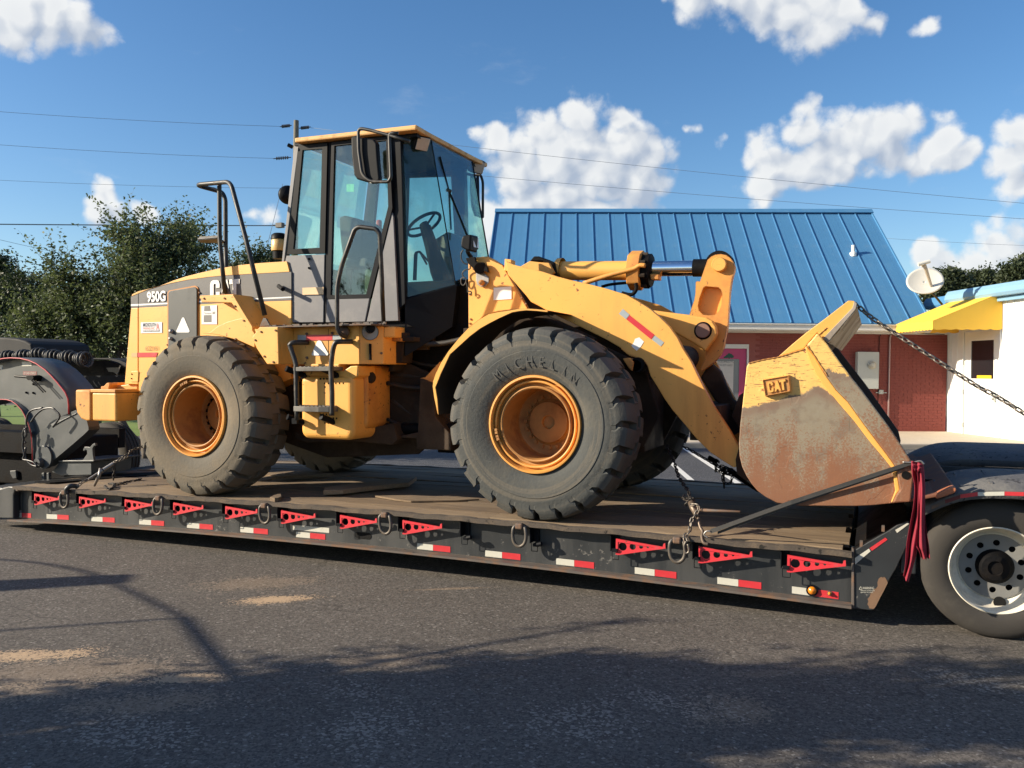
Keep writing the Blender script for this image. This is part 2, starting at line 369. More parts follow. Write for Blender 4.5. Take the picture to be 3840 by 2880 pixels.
strapm = mat('black_rubber_strap', (.028,.028,.028), .6, var=.2, vscale=10, dirt=.4, dcol=(.07,.065,.06))
chainm = mat('chain_steel', (.20,.18,.155), .45, .75, var=.3, vscale=25, dirt=.5, dcol=(.14,.08,.05), dscale=20)
chaind = mat('dark_chain_steel', (.035,.032,.03), .5, .5, var=.3, vscale=25, dirt=.5, dcol=(.09,.06,.04), dscale=20)
# ================================================================== SETTING
def asphalt(name, base, sand=True):
    m = bpy.data.materials.new(name); m.use_nodes = True; t = NT(m.node_tree); b = t.n['Principled BSDF']
    pos = t.node('ShaderNodeNewGeometry').outputs['Position']
    vo = t.node('ShaderNodeTexVoronoi', {'Vector': pos, 'Scale': 68.}); vc = t.node('ShaderNodeSeparateColor', {0: vo.outputs['Color']}).outputs[0]
    vo2 = t.node('ShaderNodeTexVoronoi', {'Vector': pos, 'Scale': 150.}); vc2 = t.node('ShaderNodeSeparateColor', {0: vo2.outputs['Color']}).outputs[1]
    g = t.math('ADD', t.math('MULTIPLY', vc, .6), t.math('MULTIPLY', vc2, .4))
    big = t.noise(pos, .55, 5, .6); mid = t.noise(pos, 3.5, 5, .6)
    col = t.mix(g, tuple(c*.40 for c in base), tuple(c*1.62 for c in base))
    tone = t.math('MULTIPLY_ADD', big, .7, .62)
    col = t.mix(1., col, t.node('ShaderNodeCombineColor', {0: tone, 1: tone, 2: tone}).outputs[0], 'MULTIPLY')
    peb = t.step(vc, .955, .985); col = t.mix(t.math('MULTIPLY', peb, .35), col, (.42, .40, .36))
    if sand:      # worn spots where pale stones show through
        for (px, py, rx, ry) in ((2180, 2700, .42, .42), (1400, 2740, .40, .50), (1330, 2590, .35, .22), (2560, 2640, .5, .22), (3650, 2560, .5, .25), (500, 2750, .6, .3)):
            g0 = G(px, py, 0); r_ = t.vmath('DISTANCE', t.vmath('MULTIPLY', pos, (1/rx, 1/ry, 0)), (g0[0]/rx, g0[1]/ry, 0)); k = t.math('ADD', t.step(r_, .2, 1.5, .55, 0.), t.math('MULTIPLY', t.math('SUBTRACT', mid, .5), .5))
            k = t.math('MULTIPLY', t.step(t.math('ADD', k, t.math('MULTIPLY', t.math('SUBTRACT', vc, .5), .9)), .62, .85), t.step(r_, 1.2, 1.7, .75, 0.)); col = t.mix(k, col, (.30, .275, .24))
    if sand:
        # sand spilt on the road, each patch with its own outline
        for (px, py, rx, ry, amt) in ((1040, 2250, .50, .17, 1.), (960, 2190, .8, .35, .22), (70, 2465, .70, .17, 1.), (250, 2520, 1.2, .40, .22),
                                      (700, 2545, .34, .11, .8), (560, 2640, .7, .25, .25), (60, 2600, .8, .25, .25), (1450, 2480, .6, .25, .2), (1680, 2210, .6, .05, .3),
                                      (2730, 2660, .4, .3, .22), (3000, 2520, .8, .1, .15)):
            g0 = G(px, py, 0); mp = t.node('ShaderNodeMapping', {'Vector': pos}); mp.vector_type = 'TEXTURE'
            mp.inputs['Location'].default_value = tuple(g0); mp.inputs['Rotation'].default_value = (0, 0, YAW+R(8)); mp.inputs['Scale'].default_value = (rx, ry, 1)
            r_ = t.vmath('LENGTH', mp.outputs[0]); k = t.step(r_, .15, 1.15, 1., 0.)
            k = t.math('ADD', k, t.math('MULTIPLY', t.math('SUBTRACT', mid, .55), 1.5))
            k = t.math('ADD', k, t.math('MULTIPLY', t.math('SUBTRACT', g, .5), 1.1))
            k = t.math('MULTIPLY', t.step(k, .36, .80), t.step(r_, 1.2, 1.6, amt, 0.)); col = t.mix(k, col, (.50, .36, .23))
    crk = t.node('ShaderNodeTexVoronoi', {'Vector': t.vmath('ADD', pos, t.vmath('SCALE', t.node('ShaderNodeTexNoise', {'Vector': pos, 'Scale': 2.5}).outputs['Color'], scale=.5)), 'Scale': .33}, feature='DISTANCE_TO_EDGE')
    cm = t.math('MULTIPLY', t.step(crk.outputs[0], .0015, .004, 1., 0.), t.step(big, .5, .56)); col = t.mix(t.math('MULTIPLY', cm, .35), col, (.012, .012, .012))
    t.l.new(col, b.inputs['Base Color']); b.inputs['Roughness'].default_value = .85; b.inputs['Specular IOR Level'].default_value = .35
    bp = t.node('ShaderNodeBump', {'Height': t.math('ADD', g, t.math('MULTIPLY', mid, .4)), 'Strength': .8, 'Distance': .014}); t.l.new(bp.outputs[0], b.inputs['Normal'])
    return m
asp = asphalt('asphalt', (.122, .109, .096)); asp2 = asphalt('new_asphalt', (.085, .088, .096), False)
def flat(name, pts, z, m, kind='structure', label=None):
    v = [(p[0], p[1], z) for p in pts]; o = add(name, v, [list(range(len(v)))], m, kind=kind)
    o.data.flip_normals() if o.data.polygons[0].normal.z < 0 else None
    return o
flat('ground', [(-600, -600), (600, -600), (600, 900), (-600, 900)], 0, mat('bare_ground', (.12, .105, .07), .95, var=.3, vscale=.3))
flat('parking_lot', [C(-26, -12, 0), C(40, -12, 0), C(40, 21.5, 0), C(-26, 21.5, 0)], .004, asp)
flat('far_parking_lot', [C(-26, 11.3, 0), C(40, 11.3, 0), C(40, 23, 0), C(-26, 23, 0)], .008, asp2)
grass_m = mat('lawn', (.13, .20, .028), .95, var=.35, vscale=.8, dirt=.3, dcol=(.2, .18, .05), bump=.4, bscale=15)
flat('lawn', [C(-60, 23.2, 0), C(-7, 23.2, 0), C(-9, 44, 0), C(-60, 44, 0)], .012, grass_m)
flat('road', [C(-90, 46, 0), C(60, 46, 0), C(60, 53, 0), C(-90, 53, 0)], .012, asp2)
line_m = mat('road_paint', (.70, .69, .64), .7, var=.08, vscale=12, dirt=.25, dcol=(.35, .34, .32), dscale=8)
for quad in (((640,290),(672,288),(812,400),(756,400)), ((748,186),(790,181),(1182,431),(1112,427))):
    q = [np.array(G(*T('H', *p), .014)) for p in quad]
    a = (q[3]-q[0])/np.linalg.norm(q[3]-q[0]); wv = np.cross(a, Z_)*.11; c0 = (q[0]+q[1])/2; c1 = (q[2]+q[3])/2; a = (c1-c0)/np.linalg.norm(c1-c0)
    wv = np.cross(a, Z_)*.055
    s0 = c0-a*max(0, 1.2); s1 = c1+a*2.6
    flat('parking_line', [s0-wv, s0+wv, s1+wv, s1-wv], .014, line_m)
conc = mat('concrete', (.52, .45, .35), .85, var=.12, vscale=1.2, dirt=.3, dcol=(.36, .31, .24), bump=.1, bscale=30)

# ------------------------------------------------------------------ brick building
class Frame:
    def __init__(s, O, U, V, Wd): s.O, s.U, s.V, s.W = [np.asarray(a, float) for a in (O, U, V, Wd)]
    def w(s, u, v, z): return s.O+s.U*u+s.V*v+s.W*z
    def px(s, x, y, v=0.):
        d = ray(x, y); t = np.dot(s.O+s.V*v-CAM, s.V)/np.dot(d, s.V); q = CAM+d*t-s.O
        return float(np.dot(q, s.U)), float(np.dot(q, s.W))
    def box(s, m, u0, u1, v0, v1, z0, z1, mi=0):
        n = len(m.v); m.box((0, 0, 0), (1, 1, 1), mi)
        for i in range(n, n+8):
            x, y, z = m.v[i]; m.v[i] = tuple(s.w(u0+(u1-u0)*x, v0+(v1-v0)*y, z0+(z1-z0)*z))
        return m
eps = R(.75); ya = R(-3.5)
U0 = RT*math.cos(ya)+FH*math.sin(ya); V0 = -RT*math.sin(ya)+FH*math.cos(ya)
BF = Frame(C(12.25, 23.4, 0), U0*math.cos(eps)-Z_*math.sin(eps), V0, Z_*math.cos(eps)+U0*math.sin(eps))
bb = thing('brick_building', BF.w(-6, 2, 0), 'dark red brick building with blue standing seam metal roof behind the lowbed trailer', 'building')
uL = -13.2; uR = -.02
brick_m = mat('painted_brick', (.20, .042, .032), .75, var=.14, vscale=7, dirt=.35, dcol=(.13, .035, .03), dscale=6, bump=.15, bscale=60)
mortar_m = mat('painted_mortar', (.25, .075, .060), .85, var=.12, vscale=10)
trim_m = mat('cream_trim', (.62, .60, .55), .6, var=.05, dirt=.2, dcol=(.45, .42, .36))
bluem = mat('blue_metal_roofing', (.070, .215, .40), .5, var=.06, vscale=.8, dirt=.35, dcol=(.10, .24, .40), spec=.4)
wtop = 2.98
_, ztb = BF.px(3300, 1248, 0.)
wtop = ztb
udoorR, _ = BF.px(2806, 1400, 0); udoorL = udoorR-1.12
m = M(); BF.box(m, udoorR+.0, 0, .0, .25, 0, wtop+.25); BF.box(m, uL, udoorL, 0, .25, 0, wtop+.25); BF.box(m, udoorL, udoorR, 0, .25, 2.52, wtop+.25)
BF.box(m, uL, uL+.25, .25, 8.2, 0, wtop); BF.box(m, -.25, 0, .25, 8.2, 0, wtop); BF.box(m, uL+.25, -.25, 7.95, 8.2, 0, wtop)
wall = m.obj('wall', mortar_m, bb)
bw, bh, jt = .225, .067, .012
proto = None; stuff = M(); cnt = 0; cells = []
nrow = int((wtop-.02)/(bh+jt))
for r_ in range(nrow):
    z0 = .01+r_*(bh+jt); u = -(0 if r_ % 2 == 0 else (bw+jt)/2)
    if r_ % 2: cells.append((-(bw+jt)/2+jt, 0, z0))
    while u > uL+.3:
        cells.append((u-bw, u, z0)); u -= bw+jt
full = [c for c in cells if abs(c[1]-c[0]-bw) < .01 and not (c[1] > udoorL-.1 and c[0] < udoorR+.1 and c[2] < 2.7)]
full.sort(key=lambda c: -c[0]+ (0 if c[0] > -2.6 else 50))
vis = [c for c in full if c[0] > -3.4]
vis.sort(key=lambda c: (c[2] > 1.9, -c[0]))
single = set(vis[:300])
me_b = None
for c in cells:
    if (c[1] > udoorL-.1 and c[0] < udoorR+.1): continue
    dv = random.uniform(-.0095, -.0075)
    if c in single:
        if me_b is None:
            mb = M(); hw, hh = bw/2, bh/2
            v8 = [tuple(BF.U*a+BF.V*b_+BF.W*c_) for a, b_, c_ in ((-hw,0,-hh),(hw,0,-hh),(hw,.05,-hh),(-hw,.05,-hh),(-hw,0,hh),(hw,0,hh),(hw,.05,hh),(-hw,.05,hh))]
            me_b = bpy.data.meshes.new('brick'); me_b.from_pydata(v8, [], [(0,3,2,1),(4,5,6,7),(0,1,5,4),(1,2,6,5),(2,3,7,6),(3,0,4,7)]); me_b.materials.append(brick_m)
        b = bpy.data.objects.new('brick', me_b); COL.objects.link(b); b.parent = wall
        b.location = BF.w((c[0]+c[1])/2, dv, c[2]+bh/2)-ORG[wall]
    else: BF.box(stuff, c[0], c[1], dv, .04, c[2], c[2]+bh)
o = stuff.obj('brickwork', brick_m, wall); o['kind'] = 'stuff'
# roof: eave edge at v = -1.05, ridge at v = 3.9
ve = -.75; ue, ze = BF.px(3353, 1219, ve); _, ze0 = BF.px(2730, 1206, ve); ze = (ze+ze0)/2
vr = 4.0; _, zr = BF.px(2500, 786+6, vr)
uRR, _ = BF.px(3262, 798, vr); uRL, _ = BF.px(1863, 782, vr)
sl_ = np.array([0, vr-ve, zr-ze]); SL = math.hypot(vr-ve, zr-ze); sv, sz = (vr-ve)/SL, (zr-ze)/SL
N = 23; pw = (uRR-uRL)/N
roof = M()
def slab(m, u0, u1, l0, l1, h0, h1):
    n = len(m.v); m.box((0, 0, 0), (1, 1, 1))
    for i in range(n, n+8):
        x, y, z = m.v[i]; l = l0+(l1-l0)*y; h = h0+(h1-h0)*z
        m.v[i] = tuple(BF.w(u0+(u1-u0)*x, ve+sv*l-sz*h, ze+sz*l+sv*h))
slab(roof, uRL, uRR, 0, SL, -.08, -.004)
n0 = len(roof.v)
roof.add([BF.w(uRL, vr, zr-.06), BF.w(uRR, vr, zr-.06), BF.w(uRR, 2*vr-ve, ze-.04), BF.w(uRL, 2*vr-ve, ze-.04), BF.w(uRL, vr, zr), BF.w(uRR, vr, zr), BF.w(uRR, 2*vr-ve, ze), BF.w(uRL, 2*vr-ve, ze)],
         [(0,3,2,1),(4,5,6,7),(0,1,5,4),(1,2,6,5),(2,3,7,6),(3,0,4,7)])
rf = roof.obj('roof', bluem, bb)
for k in range(N):
    q = M(); slab(q, uRL+k*pw+.012, uRL+(k+1)*pw-.012, .0, SL-.05, .0, .012)
    for f_ in (.33, .66): slab(q, uRL+(k+f_)*pw-.012, uRL+(k+f_)*pw+.012, .0, SL-.06, .012, .0132)
    q.obj('roof_panel', bluem, rf)
    q = M(); slab(q, uRL+k*pw-.012, uRL+k*pw+.012, .0, SL-.05, .0, .042); q.obj('seam', bluem, rf)
q = M(); slab(q, uRR-.012, uRR+.03, -.01, SL, -.1, .06); q.obj('seam', bluem, rf)
q = M(); slab(q, uRL-.04, uRL-.013, -.01, SL, -.1, .06); q.obj('seam', bluem, rf)
q = M(); slab(q, uRL-.05, uRR+.05, SL-.2, SL+.02, .06, .085); q.obj('ridge_cap', bluem, rf)
q = M(); BF.box(q, uRL, uRR, ve-.06, ve+.03, ze-.19, ze-.03); BF.box(q, uRL, uRR, ve-.10, ve-.06, ze-.05, ze-.02); q.obj('fascia', trim_m, bb, bevel=.008)
q = M(); BF.box(q, uRL, uRR, ve+.03, 0, ze-.22, ze-.19); q.obj('soffit', trim_m, bb)
q = M(); BF.box(q, uL, 0, -.06, -.012, wtop-.04, wtop+.12); q.obj('frieze_board', trim_m, bb)
q = M()
for uu, sgn in ((uRL+.1, 1), (uRR-.1, -1)):
    q.prism([BF.w(uu, ve+.1, ze-.15), BF.w(uu, 2*vr-ve-.1, ze-.15), BF.w(uu, vr, zr-.12)], BF.U*.08*sgn)
q.obj('gable_wall', trim_m, bb)
pb = BF.px(3200, 955, 2.2)
# vent pipe on the roof slope
lx = BF.px(3199, 955, 1.6)[0]; lv = None
for v_ in np.linspace(ve, vr, 200):
    zz = ze+(v_-ve)/(vr-ve)*(zr-ze)
    if lv is None and BF.px(3199, 958, v_)[1] < zz: lv = v_
lv = lv or 1.8; zz = ze+(lv-ve)/(vr-ve)*(zr-ze); lx = BF.px(3199, 958, lv)[0]
vp = M().lathe([(.10, -.05), (.10, .07), (.055, .10), (.055, .30), (.0, .30)], BF.w(lx, lv, zz), BF.W, 16).obj('vent_pipe', white, bb, smooth=True, auto=40)
# pink door
pink = mat('pink_door_paint', (.42, .045, .12), .4, var=.06, vscale=3)
dg = thing_door = None
q = M(); BF.box(q, udoorL-.0, udoorL+.05, -.03, .1, 0, 2.52); BF.box(q, udoorR-.05, udoorR, -.03, .1, 0, 2.52); BF.box(q, udoorL+.05, udoorR-.05, -.03, .1, 2.40, 2.52)
fr = q.obj('door_frame', trim_m, bb)
q = M(); a0, a1 = udoorL+.055, udoorR-.055
BF.box(q, a0, a0+.16, .01, .055, .02, 2.395); BF.box(q, a1-.20, a1, .01, .055, .02, 2.395); BF.box(q, a0+.16, a1-.20, .01, .055, .02, .30); BF.box(q, a0+.16, a1-.20, .01, .055, 2.10, 2.395)
dr = q.obj('door', pink, bb, label='pink door with a large glass pane')
gl = mat('dark_door_glass', (.16, .165, .17), .12, var=.1, vscale=2, coat=1.)
q = M(); BF.box(q, a0+.16, a1-.2, .025, .035, .30, 2.10); q.obj('pane', gl, dr)
curt = mat('pale_curtain', (.50, .46, .41), .8, var=.12, vscale=12)
q = M(); BF.box(q, a0+.17, a1-.36, .018, .024, .35, 2.04); q.obj('poster', curt, dr)
lgrey = mat('grey_lettering', (.16, .16, .15), .6, var=.02); lgreen = mat('green_logo', (.008, .06, .035), .5, var=.05); whl = mat('white_lettering', (.75, .75, .72), .6, var=.02)
zlog = BF.px(2733, 1340, 0)[1]; ul = BF.px(2733, 1340, 0)[0]
tree_pts = [(-.20,-.02),(-.17,.03),(-.12,.05),(-.10,.09),(-.05,.11),(-.03,.15),(.02,.16),(.06,.14),(.11,.13),(.14,.09),(.18,.06),(.20,.01),(.15,-.02),(.10,-.03),(.04,-.015),(.03,-.06),(-.01,-.06),(-.01,-.015),(-.08,-.03),(-.15,-.035)]
q = M().prism([BF.w(ul+x*.75, .010, zlog+y*.75) for x, y in tree_pts], -BF.V*.003); q.obj('logo', lgreen, dr)
for k, (s_, h_) in enumerate((('HOLDINGS, P.C.', .060), ('334-277-2622', .055))):
    text('lettering', s_, BF.w(ul-.30, .013, zlog-.15-k*.10), BF.U, BF.W, h_*1.0, (lgrey, whl)[0], dr, width=.46-.05*k, thick=.003)
# meter box, conduit, wires
gbox = mat('grey_enamel', (.42, .44, .41), .5, var=.06, dirt=.15)
u0, z1 = BF.px(3217, 1319, -.2); u1, z0 = BF.px(3295, 1459, -.2)
q = M(); BF.box(q, u0, u1, -.20, -.0, z0, z1); mb = q.obj('meter_box', gbox, bb, bevel=.012)
uc, zc = BF.px(3271, 1369, -.24)
M().lathe([(0, .12), (.06, .115), (.085, .09), (.09, .03), (.12, .025), (.12, 0)], BF.w(uc, -.2, zc), -BF.V, 24).obj('meter', mat('meter_glass', (.42, .40, .33), .2, var=.05, coat=.5), mb, smooth=True, auto=40)
u2, z2 = BF.px(3337, 1255, -.03)
M().tube(bend([BF.w(u2, -.04, .1), BF.w(u2, -.04, z2-.1), BF.w(u2+.03, -.04, z2)], .04), .022, 10).obj('conduit', mat('conduit_paint', (.36, .26, .26), .6), bb, smooth=True)
u3, z3 = BF.px(3297, 1300, -.03)
M().tube(smooth_path([BF.w(u3, -.03, .9), BF.w(u3, -.03, z3), BF.w(u3+.02, -.04, z2-.02), BF.w(u3+.12, -.05, z2+.06), BF.w(u3+.8, -.06, z2+.05), BF.w(-.1, -.06, z2+.02)], 8), .009, 6).obj('cable', black, bb, smooth=True)
uj, zj = BF.px(3304, 1470, -.05); q = M(); BF.box(q, uj-.06, uj+.06, -.07, -.0, zj-.06, zj+.06); q.tube([BF.w(uj-.14, -.03, zj-.02), BF.w(uj+.16, -.03, zj-.02)], .015, 8); q.obj('junction_box', gbox, bb, bevel=.006)
# sidewalk with curb
sw = [BF.w(-16, -4.15, 0), BF.w(8, -4.15, 0), BF.w(8, .1, 0), BF.w(-16, .1, 0)]
M().prism([(p[0], p[1], -.02) for p in sw], (0, 0, .14)).obj('sidewalk', conc, kind='structure')
cb = [BF.w(-16, -4.32, 0), BF.w(8, -4.32, 0), BF.w(8, -4.152, 0), BF.w(-16, -4.152, 0)]
M().prism([(p[0], p[1], -.02) for p in cb], (0, 0, .145)).obj('curb', mat('kerb_concrete', (.26, .235, .20), .9, var=.15, vscale=4, bump=.2), kind='structure', bevel=.02)

# ------------------------------------------------------------------ white wing with awning
aw = np.array([.2, -2.9]); aw /= np.linalg.norm(aw)
S_ = RT*aw[0]+FH*aw[1]; Nn = -RT*abs(aw[1])+FH*(-aw[0])     # S_ along the wall towards the street, Nn out of the wall (left)
Nn = Nn/np.linalg.norm(Nn)
WF = Frame(C(12.32, 23.42, 0), S_, -Nn, Z_)
wb = thing('white_building', WF.w(3, 2, 0), 'white painted metal building with blue roof trim and a door under the yellow awning', 'building')
stucco = mat('white_siding', (.80, .80, .78), .55, var=.03, vscale=2, dirt=.08, dcol=(.65, .62, .55))
dw0, dzt = WF.px(3617, 1245); dw1, _ = WF.px(3749, 1245); dzt = WF.px(3690, 1238)[1]
q = M(); WF.box(q, 0.02, dw0, 0, .2, 0, 3.78); WF.box(q, dw1, 9, 0, .2, 0, 3.78); WF.box(q, dw0, dw1, 0, .2, dzt, 3.78)
WF.box(q, 8.8, 9, .2, 8, 0, 3.78); q.obj('wall', stucco, wb)
for k in range(34):
    s0 = .15+k*.26
    if dw0-.12 < s0 < dw1+.05: continue
    q = M(); WF.box(q, s0, s0+.035, -.014, 0, .02, 3.77); q.obj('siding_rib', stucco, wb)
q = M(); WF.box(q, .0, .10, -.02, .0, 0, 2.9); WF.box(q, dw0-.07, dw0, -.035, .05, 0, dzt+.07); WF.box(q, dw1, dw1+.07, -.035, .05, 0, dzt+.07); WF.box(q, dw0, dw1, -.035, .05, dzt, dzt+.07); q.obj('door_frame', stucco, wb, bevel=.006)
wu0, wz1 = WF.px(3641, 1279); wu1, wz0 = WF.px(3725, 1421)
q = M(); WF.box(q, dw0+.01, wu0, .0, .045, .02, dzt-.01); WF.box(q, wu1, dw1-.01, 0, .045, .02, dzt-.01); WF.box(q, wu0, wu1, 0, .045, .02, wz0); WF.box(q, wu0, wu1, 0, .045, wz1, dzt-.01)
wd_ = q.obj('door', stucco, wb, bevel=.005)
q = M(); WF.box(q, wu0, wu1, .02, .03, wz0, wz1); q.obj('pane', mat('black_door_glass', (.012, .013, .016), .08, var=.1, coat=1.), wd_)
q = M(); WF.box(q, wu0+.25, wu1-.1, .012, .018, wz0+.01, wz0+.09); q.obj('sticker', mat('yellow_sticker', (.75, .45, .02), .6), wd_)
hz = WF.px(3733, 1490)[1]; hu = WF.px(3733, 1490)[0]
q = M(); WF.box(q, hu-.03, hu+.04, -.05, 0, hz-.12, hz+.1); q.cyl(WF.w(hu, -.03, hz-.03), WF.w(hu, -.10, hz-.03), .018); q.cyl(WF.w(hu, -.09, hz-.03), WF.w(hu-.14, -.09, hz-.03), .014); q.obj('door_handle', gbox, wd_)
q = M()
for zz in (.3, 1.2, 2.0): WF.box(q, dw0-.01, dw0+.02, -.05, -.0, zz, zz+.12)
q.obj('hinge', gbox, wd_)
lblue = mat('pale_blue_trim', (.20, .36, .50), .4, var=.05, dirt=.1, dcol=(.35, .5, .6))
prof = [(-.02, 3.70), (-.30, 3.72), (-.34, 3.80), (-.32, 3.92), (-.24, 4.03), (-.05, 4.06), (.3, 4.07), (.3, 3.70)]
M().prism([WF.w(.35, a, b) for a, b in prof], WF.U*9).obj('roof_trim', lblue, wb, bevel=.008)
M().prism([WF.w(-.75, a*.9, b-.10) for a, b in prof], WF.U*1.098).obj('roof_trim', bluem, wb, bevel=.008)
q = M(); WF.box(q, .1, 9, -.16, -.0, 3.60, 3.697); q.obj('gutter_board', lblue, wb)
# awning
ay_m = mat('yellow_awning_cloth', (.88, .52, .055), .8, var=.05, vscale=4, bump=.06, bscale=20)
def awn_extra(): pass
zB = 3.10; pj = 1.85
sC, _ = WF.px(3761, 1207); sF = WF.px(3599, 1117)[0]
zD = WF.px(3758, 1096)[1]; zF = zD
A_ = WF.w(sF+.0, -pj, zB); B_ = WF.w(sC, -pj, zB); C_ = WF.w(sC, -.02, zB); D_ = WF.w(sC, -.02, zD); F_ = WF.w(sF, -.02, zD); E_ = WF.w(sF, -.02, zB)
aw_ = bb2 = M()
th = np.array([0, 0, -.012])
top = M().prism([A_, B_, D_, F_], th+np.array(Nn)*-.004)
awn = top.obj('canopy', ay_m, wb, label='yellow awning over the white door')
M().prism([B_, C_, D_], -S_*.012).obj('canopy_end', ay_m, awn); M().prism([A_, F_, E_], S_*.012).obj('canopy_end', ay_m, awn)
def valance(a, b, nsc, out):
    pts = [a, b]; d = b-a
    n_ = nsc*6
    for i in range(n_+1):
        t = 1-i/n_; pts.append(a+d*t+Z_*(-.20-.03*abs(math.sin(t*nsc*math.pi))))
    return M().prism(pts, -np.asarray(out)*.01)
valance(A_, B_, 12, Nn).obj('valance', ay_m, awn); valance(B_, C_, 6, S_).obj('valance', ay_m, awn); valance(A_, E_, 6, -S_).obj('valance', ay_m, awn)

# ------------------------------------------------------------------ satellite dish
dm = mat('dish_paint', (.60, .58, .52), .5, var=.04, dirt=.1)
dc = D(3469, 1052, 21.8)
dish = thing('satellite_dish', tuple(D(3533, 1140, 22)), 'off-white satellite dish on the roof corner above the yellow awning', 'satellite dish')
nd = -FH*.80-RT*.22+Z_*.45; nd /= np.linalg.norm(nd)
rx = np.cross(nd, Z_); rx /= np.linalg.norm(rx); ry = np.cross(rx, nd)
tl = R(-18); rx, ry = rx*math.cos(tl)+ry*math.sin(tl), -rx*math.sin(tl)+ry*math.cos(tl)
v = []; f = []; nr, na = 8, 40
for i in range(nr+1):
    for k in range(na):
        t_ = k*2*math.pi/na; rr = i/nr; v.append(dc+rx*rr*.46*math.cos(t_)+ry*rr*.40*math.sin(t_)+nd*(.07*(rr*rr-1)))
for i in range(nr):
    for k in range(na): f.append((i*na+k, i*na+(k+1) % na, (i+1)*na+(k+1) % na, (i+1)*na+k))
refl = add('reflector', v, f, dm, dish, smooth=True); sm_ = refl.modifiers.new('solid', 'SOLIDIFY'); sm_.thickness = .02
lnb = D(3452, 1024, 21.8)+nd*.45; foot = D(3495, 1086, 21.8)+nd*.03
M().tube([foot, lnb], [.035, .05], 8).obj('feed_arm', mat('beige_plastic', (.42, .36, .28), .6), dish)
q = M(); q.cyl(lnb-rx*.15, lnb+rx*.15, .05, 10); q.cyl(lnb-nd*.02, lnb-nd*.14, .05, 10); q.obj('receiver', dm, dish)
M().tube(bend([dc-nd*.08, dc-nd*.25-Z_*.1, D(3498, 1100, 22.0), D(3533, 1142, 22.05)], .06), .03, 10).obj('mast', tube_m, dish, smooth=True)

# ------------------------------------------------------------------ foliage
def leafmat(name, c1, c2, tr=.35):
    m = bpy.data.materials.new(name); m.use_nodes = True; t = NT(m.node_tree); t.n.clear()
    out = t.node('ShaderNodeOutputMaterial'); pos = t.node('ShaderNodeNewGeometry').outputs['Position']
    n_ = t.noise(pos, 9, 3, .7); n2_ = t.noise(pos, 1.1, 2); k = t.math('ADD', t.math('MULTIPLY', n_, .75), t.math('MULTIPLY', n2_, .45))
    col = t.mix(t.step(k, .42, .82), c1, c2)
    pb_ = t.node('ShaderNodeBsdfPrincipled', {'Base Color': col, 'Roughness': .55}); pb_.inputs['Specular IOR Level'].default_value = .3
    tb = t.node('ShaderNodeBsdfTranslucent', {'Color': t.mix(.5, col, (c2[0]*1.5, c2[1]*1.5, c2[2]))})
    mx = t.node('ShaderNodeMixShader', {0: tr, 1: pb_.outputs[0], 2: tb.outputs[0]}); t.l.new(mx.outputs[0], out.inputs[0]); return m
leaf_a = leafmat('crepe_myrtle_leaf', (.026, .040, .018), (.13, .165, .075), .30)
leaf_b = leafmat('dark_leaf', (.018, .028, .014), (.045, .065, .026), .2)
leaf_c = leafmat('far_leaf', (.035, .050, .028), (.075, .095, .042), .25)
bark = mat('bark', (.12, .10, .08), .9, var=.3, vscale=8, bump=.3)
